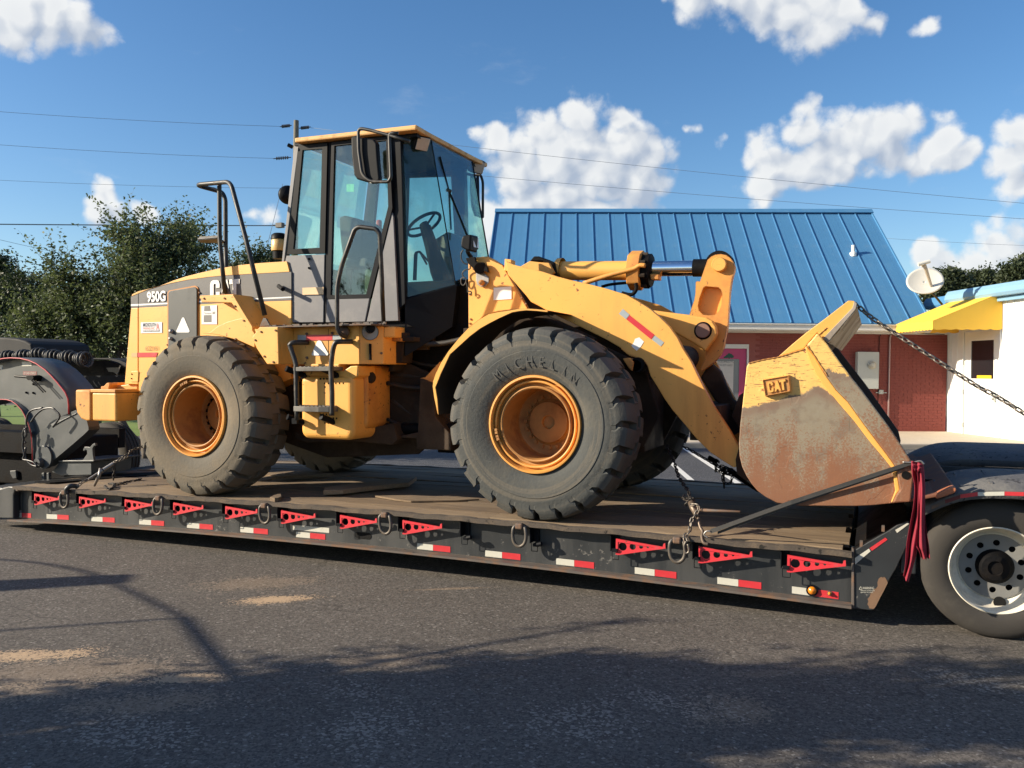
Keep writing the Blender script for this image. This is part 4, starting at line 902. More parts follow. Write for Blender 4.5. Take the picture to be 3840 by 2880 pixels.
# CAT in heavy condensed capitals
def cat_letters(fn, th_vec, m_, par, nm='logo_letter'):
    """fn maps unit box (0..3, 0..1) to 3-D; returns three meshes"""
    Cc = [(.95,.62),(.95,.80),(.85,.96),(.65,1.0),(.28,1.0),(.08,.93),(0,.78),(0,.22),(.08,.07),(.28,0),(.66,0),(.87,.06),(.95,.22),(.95,.42),(.60,.42),(.60,.24),(.55,.18),(.40,.18),(.35,.25),(.35,.76),(.40,.82),(.55,.82),(.60,.76),(.60,.62)]
    Aa = [(1.02,0),(1.36,1.0),(1.72,1.0),(2.06,0),(1.74,0),(1.68,.17),(1.40,.17),(1.34,0)]
    Tt = [(1.92,1.0),(2.92,1.0),(2.92,.77),(2.60,.77),(2.60,0),(2.24,0),(2.24,.77),(1.92,.77)]
    for L in (Cc, Aa, Tt): M().prism([fn(x, y) for x, y in L], th_vec).obj(nm, m_, par)
o0 = PT('c', 1248, 470, Yh-.001); o1 = PT('c', 1655, 455, Yh-.001); ot = PT('c', 1248, 190, Yh-.001)
cat_letters(lambda x, y: o0+(o1-o0)*x/2.92+(ot-o0)*y, (0, -.003, 0), white, ld)
# ---- counterweight at the rear
def plan_box(pl, z0, z1, depth_y, nm, m_, par=ld, bevel=.01, label=None):
    """pl: plan outline (x, y) seen from above"""
    return M().prism([(x, y, z0) for x, y in pl], (0, 0, z1-z0)).obj(nm, m_, par, bevel=bevel, label=label)
Yc = .34; zt = PT('A', 720, 870, Yc)[2]; zb = PT('A', 720, 1068, Yc)[2]
xa, xb = PX(344, Yc), PX(434, Yc); xc = PX(512, .62)
plan_box([(xa, Yc), (xb, Yc), (xc, .64), (xc, 2.1), (xb, 2.38), (xa, 2.38)], zb, zt, 0, 'counterweight', yellow, bevel=.02, label='scuffed yellow counterweight block')
plan_box([(xa-.01, Yc-.012), (xb+.004, Yc-.012), (xc+.01, .63), (xc+.01, 2.1), (xb, 2.4), (xa-.01, 2.4)], zt-.0, zt+.035, 0, 'counterweight_rim', yellow_w, bevel=.005)
M().prism(PL('A', Yc-.01, [(520,850),(625,850),(625,1065),(600,1068),(560,1052),(530,1010),(520,960)]), (0, 2.06, 0)).obj('rear_bumper', yellow_w, ld, bevel=.02, seg=3)
q = M(); q.prism(PL('a', .55, [(1390,915),(1430,915),(1470,870),(1500,865),(1520,890),(1500,965),(1390,968)]), (0, .12, 0)); q.prism(PL('a', .8, [(1510,870),(1580,862),(1580,905),(1520,905)]), (0, .2, 0)); q.obj('tow_pin', yellow_w, ld, bevel=.012)
M().prism(PL('a', .66, [(1560,915),(1650,905),(1760,888),(1900,884),(1900,960),(1560,965)]), (0, 1.3, 0)).obj('rear_platform', yellow_w, ld, bevel=.01)
# ---- rear fender and platform
Yf = .30
ff = PL('A', Yf, [(1390,210),(1612,195),(1680,310),(1745,415),(1745,440),(1765,470),(1760,560),(1650,510),(1500,470),(1400,460),(1450,455),(1500,415),(1580,378),(1670,355),(1660,330),(1600,250),(1430,246),(1390,246)])
M().prism(ff, (0, .04, 0)).obj('rear_fender', yellow, ld, bevel=.006)
pl_in = PL('A', Yf+.05, [(1440,246),(1612,198),(1745,415),(1775,560),(1600,500),(1450,470),(1400,460)])
q = M(); q.prism(PL('A', Yf+.04, [(1380,200),(1612,190),(1745,412),(1742,430),(1600,214),(1380,222)]), (0, .34, 0)); q.obj('rear_fender', yellow, ld, bevel=.004)
x_s0 = PT('C', 95, 300, .14)[0]
ztp = PT('C', 250, 262, .10)[2]; zbt = PT('C', 250, 552, .10)[2]
# platform box, plan view with two angled corners
xA = PT('C', 122, 262, .10)[0]; xB = PT('C', 292, 300, .10)[0]; xC_ = PT('C', 412, 300, .28)[0]; xD_ = PT('C', 925, 300, .28)[0]; xE = PT('C', 1205, 300, .50)[0]
q = M(); q.prism(PL('C', .10, [(92,345),(150,262),(294,262),(302,552),(210,552),(130,430)]), (0, .5, 0)); q.obj('platform_step_box', yellow, ld, bevel=.008)
q = M()
pz0 = zbt; pz1 = ztp
q.prism([(xB-.005, .12, pz0), (xB+.001, .105, pz0), (xC_, .28, pz0), (xC_, .9, pz0), (xB-.005, .9, pz0)], (0, 0, pz1-pz0)); q.obj('platform_corner', yellow, ld, bevel=.004)
q = M(); q.box((xC_+.002, .283, pz0+.0), (xD_, .9, pz1+.01)); q.obj('platform_side', yellow, ld, bevel=.004)
pzr = PT('C', 1115, 345, .45)[2]; xD2 = PT('C', 1115, 400, .43)[0]
q = M(); q.prism([(xD_+.002, .285, pz0), (xD2, .43, pz0), (xD2, .9, pz0), (xD_+.002, .9, pz0)], (0, 0, pz1-pz0)); q.obj('platform_corner', yellow, ld, bevel=.004)
q = M(); q.prism([(xD2+.001, .432, pzr), (xE, .50, pzr), (xE, .9, pzr), (xD2+.001, .9, pzr)], (0, 0, pz1-pzr)); q.obj('platform_corner', yellow, ld, bevel=.012)
q = M()
for k in range(60):
    x = xA+(xE-xA)*k/60; q.box((x, .30+random.random()*.02, pz1+.012), (x+.02+random.random()*.03, .34, pz1+.02+random.random()*.02))
q.box((xA, .16, pz1), (xE-.05, 1.0, pz1+.012)); q.obj('platform_tread', trailer_r, ld)
# reflective tape, triangle, filler cap, slot
quad('C', .276, (448,325), (512,324), (512,364), (448,366)).obj('reflective_strip', greytape, ld); quad('C', .276, (513,323), (718,320), (718,364), (513,367)).obj('reflective_strip', redd, ld); quad('C', .276, (720,325), (785,322), (785,358), (720,362)).obj('reflective_strip', greytape, ld)
M().prism(PL('C', .275, [(612,366),(630,370),(686,470),(680,483),(560,483),(556,472),(600,372)]), (0, .003, 0)).obj('warning_triangle', white, ld)
cn = PT('C', 1012, 300, .34); nrm = np.array([.43-.285, 0, 0]); dn = np.array([(.43-.285), -(xD2-xD_), 0]); dn /= np.linalg.norm(dn)
M().lathe([(0,.0),(.075,.0),(.08,.008),(.08,-.02)], cn, dn, 24).obj('filler_plate', steel, ld, smooth=True, auto=40)
M().lathe([(0,.095),(.04,.09),(.045,.0)], cn+Z_*.03, dn, 20).obj('filler_cap', black, ld, smooth=True, auto=40)
q = M(); a = PT('C', 1012, 392, .335); b = PT('C', 1014, 518, .335); q.cyl(a, b, .013, 8); q.obj('sight_gauge', dark, ld)
for x, y in ((518,315),(716,310),(520,500)): M().cyl(PT('C', x, y, .283), PT('C', x, y, .268), .014, 8).obj('bolt', trailer_r, ld)
M().cyl(PT('C', 1100, 466, .43), PT('C', 1100, 466, .41), .012, 8).obj('bolt', trailer_r, ld)
# brackets to the right of the platform
q = M(); q.prism(PL('C', .58, [(1118,350),(1245,347),(1245,372),(1160,372)]), (0, .2, 0)); q.obj('bracket', yellow_w, ld)
q = M(); q.prism(PL('C', .62, [(1205,305),(1290,305),(1290,335),(1350,338),(1350,372),(1250,372),(1240,345),(1205,345)]), (0, .3, 0)); q.prism(PL('C', .66, [(1120,375),(1270,375),(1260,540),(1200,545),(1190,600),(1150,610),(1170,520),(1120,500)]), (0, .2, 0)); q.obj('bracket', yellow_d, ld, bevel=.006)
rungm = mat('worn_step_steel', (.13,.125,.115), .6, .3, var=.3, vscale=20, dirt=.4, dcol=(.07,.06,.05))
# ---- ladder
lad = M(); lx_ = []
for pth in ([(452,378),(410,382),(392,398),(392,420),(432,540),(436,610),(443,985)], [(796,372),(760,376),(738,392),(718,470),(708,600),(716,780),(714,950)]):
    pp = PL('C', .12, pth); pp[0] = tuple(np.array(pp[0])+[0, .15, 0]); pp[1] = tuple(np.array(pp[1])+[0, .02, 0]); lad.tube(smooth_path(pp, 5), .024, 12)
lo = lad.obj('ladder', tube_m, ld, smooth=True)
q = M(); q.prism(PL('C', .10, [(412,574),(680,570),(705,572),(705,600),(680,604),(414,606)]), (0, .20, 0)); q.obj('rung', rungm, lo, bevel=.004)
q = M(); a = PT('C', 415, 885, .10); b = PT('C', 692, 880, .10); zt_ = a[2]+.01
q.prism([(a[0], .10, zt_), ((a[0]+b[0])/2-.05, .065, zt_), (b[0]-.1, .07, zt_), (b[0], .10, zt_), (b[0], .32, zt_), (a[0], .32, zt_)], (0, 0, -.05)); q.obj('rung', rungm, lo, bevel=.004)
q = M()
for (za, zt2, xa_, xb_) in ((zt_, .0, a[0], b[0]), (PT('C', 415, 573, .10)[2], 0, PT('C', 415, 573, .10)[0], PT('C', 700, 573, .10)[0])):
    for i in range(9):
        for j in range(4):
            x = xa_+(xb_-xa_)*(i+.5)/9; y = .13+j*.05; q.box((x-.008, y-.012, za), (x+.008, y+.012, za+.008))
q.obj('tread_teeth', rungm, lo)
q = M()
for x, y in ((505,640),(757,640),(515,1010),(748,1010)):
    p = PT('C', x, y, .28); q.tube([p, p+np.array([-.06 if x > 600 else -.10, -.16, .07])], .03, 10); q.cyl(p+Y_*.02, p-Y_*.03, .035, 12)
q.prism(PL('C', .1, [(402,972),(440,968),(440,1015),(402,1015)]), (0, .03, 0)); q.obj('ladder_mount', black, lo, smooth=True, auto=40)
# ---- fuel tank with rounded corners
def tank(nm, z, Y, x0, y0, x1, y1, rad, bend_r, depth, m_, **k):
    A0 = PT(z, x0, y1, Y); B0 = PT(z, x1, y1, Y); T0 = PT(z, x0, y0, Y)
    xl, xr, zl, zh = A0[0], B0[0], A0[2], T0[2]
    ol = []
    for kk in range(7): a = R(180+90*kk/6); ol.append((xl+rad+rad*math.cos(a), Y, zl+rad+rad*math.sin(a)))
    for kk in range(7): a = R(270+90*kk/6); ol.append((xr-rad+rad*math.cos(a), Y, zl+rad+rad*math.sin(a)))
    ol += [(xr, Y, zh), (xl, Y, zh)]
    return M().prism(ol, (0, depth, 0)).obj(nm, m_, ld, bevel=bend_r, seg=5, angle=50, **k)
tank('fuel_tank', 'C', .24, 468, 640, 880, 1128, .085, .055, .55, yellow, label='yellow fuel tank behind the access ladder')
q = M(); q.box((PT('C', 940, 600, .45)[0], .33, PT('C', 940, 1100, .4)[2]+.1), (PT('C', 940, 600, .45)[0]+.02, .8, PT('C', 940, 600, .4)[2])); q.obj('tank_flange', yellow_d, ld)
tank('battery_box', 'C', .42, 800, 560, 985, 1060, .08, .04, .45, yellow_w)
q = M(); q.prism(PL('C', .26, [(500,548),(770,548),(770,600),(800,605),(860,565),(915,562),(920,640),(860,680),(800,650),(500,640)]), (0, .3, 0)); q.obj('step_bracket', yellow, ld, bevel=.01)
M().lathe([(0,.05),(.05,.045),(.06,.0),(.03,-.08)], PT('C', 1012, 655, .5), (.2,-1,0), 20).obj('filter_bowl', yellow_d, ld, smooth=True, auto=40)
hl = M()
for (yy, xs) in ((665, range(625,710,26)), (700, range(660,830,29)), (728, (662,)), (940, range(625,700,24)), (972, range(628,760,25)), (1008, range(662,740,25))):
    for x in xs: hl.cyl(PT('C', x, yy, .238), PT('C', x, yy, .246), .0095, 8)
hl.obj('tread_hole', dark, ld)
# ---- front tower, fender, arms
Yt = .80
tower = PL('D', Yt, [(286,232),(300,215),(420,205),(460,225),(520,262),(560,330),(700,572),(585,574),(430,602),(289,700)])
M().prism(tower, (0, .06, 0)).obj('front_tower', yellow, ld, bevel=.006); 
M().prism([(p[0], 1.86, p[2]) for p in tower], (0, .06, 0)).obj('front_tower', yellow, ld, bevel=.006)
q = M(); q.prism([(p[0], .862, p[2]) for p in tower[4:7]]+[(tower[6][0]-.1, .862, tower[6][2]-.1), (tower[4][0]-.1, .862, tower[4][2]-.35)], (0, .99, 0)); q.obj('front_tower', yellow_d, ld)
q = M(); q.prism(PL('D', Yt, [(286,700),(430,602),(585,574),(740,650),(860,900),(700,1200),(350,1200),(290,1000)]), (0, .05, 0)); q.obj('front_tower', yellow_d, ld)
for Y0 in (.76,): quad('D', .793, (463,422), (586,414), (586,500), (462,508)).obj('white_sticker', white, ld)
fendin = mat('shaded_grimy_steel', (.045,.030,.018), .9, var=.3, vscale=3, dirt=.4, dcol=(.07,.035,.015))  # fender inside: grime, plus its shade put into the colour
# fender: curved sheet plus lip
out = [(835,578),(760,570),(690,566),(640,567),(590,576),(500,590),(430,604),(360,645),(290,700),(220,775),(150,862),(100,940),(62,1018),(45,1070),(42,1105),(52,1180),(75,1290)]
inn = [(835,590),(760,582),(690,578),(640,583),(590,592),(500,632),(430,668),(370,702),(300,755),(228,820),(160,882),(128,950),(95,1020),(72,1078),(58,1110),(72,1190),(80,1290)]
Yq = .10
M().prism(PL('D', Yq, out)+PL('D', Yq, inn)[::-1], (0, .012, 0)).obj('front_fender', yellow_c, ld)
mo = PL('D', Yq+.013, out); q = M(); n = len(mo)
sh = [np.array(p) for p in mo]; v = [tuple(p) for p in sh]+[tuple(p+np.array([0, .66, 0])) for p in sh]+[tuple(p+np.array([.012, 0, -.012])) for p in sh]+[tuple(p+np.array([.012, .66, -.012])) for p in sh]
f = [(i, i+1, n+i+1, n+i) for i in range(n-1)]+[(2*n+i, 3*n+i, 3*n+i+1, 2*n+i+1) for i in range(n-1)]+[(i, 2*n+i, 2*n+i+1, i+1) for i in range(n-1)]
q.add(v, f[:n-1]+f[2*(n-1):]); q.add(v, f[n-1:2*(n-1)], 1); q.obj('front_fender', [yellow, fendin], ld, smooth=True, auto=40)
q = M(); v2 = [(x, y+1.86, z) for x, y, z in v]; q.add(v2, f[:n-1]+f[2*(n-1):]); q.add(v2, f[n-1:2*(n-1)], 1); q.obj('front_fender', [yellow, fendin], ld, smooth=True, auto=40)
wp = M().prism(PL('k', .74, [(782,1185),(860,1170),(1110,910),(1000,1270),(985,1490),(800,1480)]), (0, .04, 0)).obj('warning_panel', yellow_w, ld)
M().prism(PL('k', .735, [(800,1278),(984,1276),(984,1484),(800,1478)]), (0, .003, 0)).obj('warning_sticker', mat('dirty_white_sticker', (.22,.20,.17), .7), wp)
tx('lettering', 'WARNING', 'k', 850, 1312, .731, 975, 1288, redd, wp); q = M(); q.tube(bend([PT('k', 858, 1390, .731), PT('k', 885, 1342, .731), PT('k', 958, 1470, .731), PT('k', 890, 1472, .731)], .005), .004, 6); q.obj('triangle_print', dark, wp)
# arms
Ya = .70
armt = [(545,236),(600,262),(700,288),(800,310),(905,345),(1010,372),(1115,395),(1250,430),(1380,470),(1470,520),(1550,572),(1620,632),(1680,692),(1735,770),(1770,840),(1830,935),(1875,1030),(1930,1140),(1980,1232),(2030,1310),(2090,1400),(2158,1520)]
armb = [(2176,1590),(2172,1655),(2120,1664),(2050,1620),(1960,1560),(1870,1472),(1790,1375),(1700,1270),(1640,1185),(1590,1100),(1545,1030),(1525,960),(1500,925),(1440,898),(1400,885),(1340,838),(1250,785),(1150,735),(1000,662),(900,616),(835,582),(770,545),(720,520),(690,480),(560,330)]
apts = PL('D', Ya, armt+armb)
arm = M().prism(apts, (0, .07, 0)).obj('lift_arm', yellow, ld, bevel=.007, label='near lift arm with red and grey reflective tape')
far = M().prism([(x, 1.96, z) for x, y, z in apts], (0, .07, 0)).obj('lift_arm', yellow, ld, bevel=.007)
def tape(a, b, c, d, m_): M().prism(PL('D', Ya-.003, [a, b, c, d]), (0, .002, 0)).obj('reflective_strip', m_, arm)
tape((1356,568),(1402,608),(1378,640),(1328,602), greytape); tape((1403,612),(1575,748),(1550,778),(1382,642), redd); tape((1577,752),(1641,800),(1618,828),(1556,780), greytape)
M().prism(PL('D', Ya-.003, [(1440,775),(1470,765),(1502,795),(1480,830),(1452,858),(1425,835),(1415,822),(1432,800)]), (0, .002, 0)).obj('paint_scrape', white, arm)
q = M(); q.lathe([(0,-.03),(.05,-.03),(.055,.0)], PT('D', 1450, 960, Ya), (0, 1, 0), 16); q.obj('pin', dark, arm, smooth=True, auto=40)
q = M(); q.lathe([(0,-.05),(.062,-.05),(.07,.0),(.07,.03)], PT('D', 1465, 955, Ya+.02), (0, 1, 0), 24); q.obj('pin_boss', dark, arm, smooth=True, auto=40)
M().prism(PL('D', Ya-.05, [(1352,912),(1400,905),(1430,935),(1420,1000),(1400,985)]), (0, .12, 0)).obj('boss_plate', yellow_w, arm, bevel=.01)
# cross tube, lift cylinders
ct = PT('D', 1700, 900, 1.3); q = M(); q.cyl((ct[0], Ya+.07, ct[2]), (ct[0], 1.96, ct[2]), .12, 24)
c2 = PT('D', 2000, 1350, 1.3); q.box((c2[0]-.13, Ya+.07, c2[2]-.13), (c2[0]+.13, 1.96, c2[2]+.17)); q.obj('cross_tube', yellow_d, ld, smooth=True, auto=40)
for yy in (.86, 1.86):
    a = np.array(PT('D', 1450, 960, yy)); b = np.array(PT('D', 760, 640, yy)); b[1] = yy; m_ = a+(b-a)*.42
    q = M(); q.cyl(tuple(m_), tuple(b), .075, 18); q.cyl(tuple(a), tuple(m_), .038, 14); q.obj('lift_cylinder', yellow_d, ld, smooth=True, auto=40)
# near pivot hardware on the tower: lever plate, hooks
q = M(); q.prism(PL('e', .775, [(640,735),(690,690),(780,770),(855,850),(850,930),(800,990),(720,1000),(660,960),(640,900)]), (0, .015, 0)); q.obj('lock_plate', steel, ld, bevel=.004)
M().lathe([(0,-.035),(.022,-.035),(.026,-.012),(.03,-.012),(.03,.0)], PT('e', 742, 930, .765), (0, 1, 0), 8).obj('bolt', yellow_w, ld)
q = M(); q.cyl(PT('e', 700, 690, .80), PT('e', 700, 690, .72), .055, 20); q.prism(PL('e', .74, [(470,520),(620,500),(640,590),(760,590),(830,680),(850,760),(700,720),(600,700),(500,600)]), (0, .03, 0)); q.obj('pin', dark, ld, bevel=.005)
q = M()
for pth in ([(430,385),(395,440),(400,540),(450,610),(500,620)], [(545,655),(540,700),(470,715),(420,760),(425,820),(470,860)], [(470,850),(400,860),(392,930),(430,975),(470,930),(480,870)], [(480,930),(500,1000),(505,1100)], [(520,1070),(560,1080),(565,1110),(530,1130)]):
    q.tube(smooth_path(PL('e', .76, pth), 5), .0065, 6)
q.obj('wire_harness', tube_m, ld, smooth=True)
q = M(); q.prism(PL('e', .78, [(1115,530),(1230,545),(1225,640),(1215,745),(1100,735),(1112,640)]), (0, .10, 0)); q.obj('light_bracket', yellow, ld, bevel=.008)
# front headlight
def work_light(z, pts, Y, depth, lens, nm='work_light'):
    o = M().prism(PL(z, Y, pts), (0, depth, 0)).obj(nm, black, ld, bevel=.02, seg=3); return o
hb = M().prism([np.array(p) for p in PL('e', .62, [(385,290),(400,190),(425,145),(525,128),(560,130),(540,400),(470,385),(390,340)])], (0, .16, 0)).obj('headlight', black, ld, bevel=.015)
lp = [PT('e', 522, 135, .66), PT('e', 630, 160, .84), PT('e', 640, 385, .84)]; lp.append(lp[0]+lp[2]-lp[1])
M().prism(lp, (.03, .0, 0)).obj('lamp_housing', black, hb, bevel=.01); lc = np.mean(lp, 0); M().prism([lc+(np.array(p)-lc)*.78+np.array([.034, 0, 0]) for p in lp], (.006, 0, 0)).obj('lens', lensm, hb)
M().tube(smooth_path([PT('e', 500, 400, .7), PT('e', 520, 450, .74), PT('e', 560, 500, .8)], 4), .02, 8).obj('lamp_stalk', black, hb)
# tilt cylinder
Yk = 1.36
def CP(x, y): return PT('D', x, y, Yk)
rb = (PT('D', 940, 250, Yk)[2]-PT('D', 940, 360, Yk)[2])/2; rb2 = (PT('D', 1400, 224, Yk)[2]-PT('D', 1400, 384, Yk)[2])/2
a0, a1 = CP(935, 305), CP(1415, 304)
tc = M().cyl(a0, a1, (rb+rb2)/2*.98, 32).obj('tilt_cylinder', yellow_c, ld, smooth=True, auto=40, label='horizontal yellow tilt cylinder with chrome rod')
M().lathe([(.05,.0),(.075,.0),(.125,.05),(.128,.10)], a0-(a1-a0)/np.linalg.norm(a1-a0)*.09, a1-a0, 28).obj('cylinder_end', yellow_c, tc, smooth=True, auto=35)
ce = CP(800, 300); q = M(); q.lathe([(.045,-.09),(.115,-.09),(.115,.09),(.045,.09)], ce, (0, 1, 0), 28, closed=True); q.obj('cylinder_eye', yellow_w, tc, smooth=True, auto=40)
q = M(); q.lathe([(0,-.12),(.045,-.12),(.045,.12),(0,.12)], ce, (0, 1, 0), 20); q.obj('pin', steel, tc, smooth=True, auto=40)
for yy in (1.15, 1.50): M().prism(PL('e', yy, [(1340,680),(1530,570),(1700,590),(1850,600),(1930,760),(1800,900),(1400,900)]), (0, .06, 0)).obj('cylinder_bracket', yellow, ld, bevel=.006)
q = M(); q.prism(PL('e', 1.2, [(1530,570),(1600,490),(1680,490),(1840,560),(1930,590),(1990,820),(1900,800),(1850,640),(1750,570)]), (0, .3, 0)); q.obj('cylinder_clamp', dark, ld, bevel=.01)
dv = (a1-a0)/np.linalg.norm(a1-a0)
q = M(); q.lathe([(0,-.0),(.185,-.0),(.192,.01),(.192,.12),(.185,.13),(0,.13)], a1-dv*.01, dv, 8); fl = q.obj('cylinder_head', yellow_w, tc, bevel=.012)
q = M(); q.lathe([(0,0),(.16,0),(.16,.075),(.1,.09),(0,.09)], a1+dv*.122, dv, 12); q.obj('gland', dark, tc, bevel=.006)
q = M()
for k in range(8):
    t = k*math.pi/4+.39; u = np.cross(dv, Y_); p = a1+dv*.12+(Y_*math.cos(t)+u*math.sin(t))*.155; q.cyl(p, p+dv*.05, .022, 8)
q.obj('bolt', yellow_d, tc)
r0, r1 = CP(1545, 292), CP(1935, 285); M().cyl(r0-dv*.05, r1+dv*.04, .078*.93, 28).obj('piston_rod', chrome, tc, smooth=True, auto=40)
q = M(); q.cyl(r1-dv*.12, r1+dv*.16, .082, 24); q.lathe([(.03,-.08),(.125,-.08),(.125,.08),(.03,.08)], PT('m', 1330, 420, Yk), (0, 1, 0), 24, closed=True); q.obj('rod_eye', dark, tc, smooth=True, auto=40)
q = M(); q.tube(smooth_path(PL('D', 1.18, [(1085,392),(1250,340),(1400,300),(1440,288),(1475,268),(1510,270)]), 4), .022, 10); q.obj('hydraulic_line', yellow_w, tc, smooth=True)
q = M(); q.tube(smooth_path(PL('D', 1.2, [(1445,390),(1450,430),(1430,462),(1400,470),(1350,458)]), 4), .018, 10); q.tube(smooth_path(PL('D', 1.25, [(1210,415),(1280,398),(1420,385)]), 4), .014, 8); q.obj('hydraulic_line', dark, tc, smooth=True)
q = M(); q.prism(PL('m', 1.25, [(160,560),(310,560),(310,655),(180,655)]), (0, .12, 0)); q.obj('port_block', yellow_w, tc, bevel=.008)
# tilt lever: two-sided casting with a pocket
lev = [(1120,330),(1180,275),(1250,243),(1340,232),(1430,250),(1500,300),(1545,370),(1570,440),(1560,520),(1530,610),(1512,700),(1490,860),(1470,1100),(1455,1380),(1442,1480),(1405,1640),(1390,1760),(1330,1900),(1240,2010),(1150,2090),(1050,2160),(1010,2180),(1000,2120),(1080,1980),(1100,1840),(1060,1740),(960,1700),(860,1500),(820,1240),(870,1080),(900,1000),(918,900),(925,700),(945,682),(995,690),(1040,560)]
pocket = [(1050,790),(1090,765),(1300,785),(1345,830),(1365,900),(1350,1080),(1310,1180),(1240,1240),(1130,1250),(1040,1235),(975,1170),(958,1090),(985,960)]
Yl = 1.23
def pl2(z, Y, pts): q = np.array(PL(z, Y, pts)); return [(p[0], p[2]) for p in q]
plate('tilt_lever', pl2('m', Yl, lev), [pl2('m', Yl, pocket)], .09, (0, Yl+.045, 0), (1, 0, 0), (0, 0, 1), yellow_w, ld, bevel=.012)
M().prism(PL('m', Yl+.09, lev), (0, .05, 0)).obj('tilt_lever', yellow, ld, bevel=.006)
M().prism(PL('m', Yl+.16, lev), (0, .09, 0)).obj('tilt_lever', yellow_w, ld, bevel=.006)
M().lathe([(0,-.05),(.06,-.05),(.066,-.04),(.066,.02)], PT('m', 1322, 412, Yl), (0, 1, 0), 20).obj('pin', yellow, ld, smooth=True, auto=40)
M().prism(PL('m', 1.10, [(190,1160),(570,1210),(820,1240),(960,1262),(1100,1285),(1200,1340),(1262,1440),(1275,1560),(1225,1660),(1130,1780),(1080,1850),(1020,1800),(860,1700),(570,1540),(300,1300)]), (0, .09, 0)).obj('lever_support', yellow, ld, bevel=.018, seg=3)
M().lathe([(0,-.025),(.062,-.025),(.066,.0)], PT('m', 1045, 1505, 1.10), (0, 1, 0), 20).obj('pin', mat('brown_pin', (.24,.13,.09), .6, var=.2), ld, smooth=True, auto=40)
M().lathe([(.064,-.006),(.076,-.004),(.08,.0)], PT('m', 1045, 1505, 1.10), (0, 1, 0), 28).obj('dust_seal', dark, ld, smooth=True)
q = M(); q.prism(PL('D', 1.3, [(1890,1040),(1960,940),(2030,1000),(2060,1080),(2110,1190),(2165,1240),(2165,1290),(2060,1260),(1990,1200)]), (0, .12, 0)); q.obj('tilt_link', yellow_d, ld, bevel=.02)
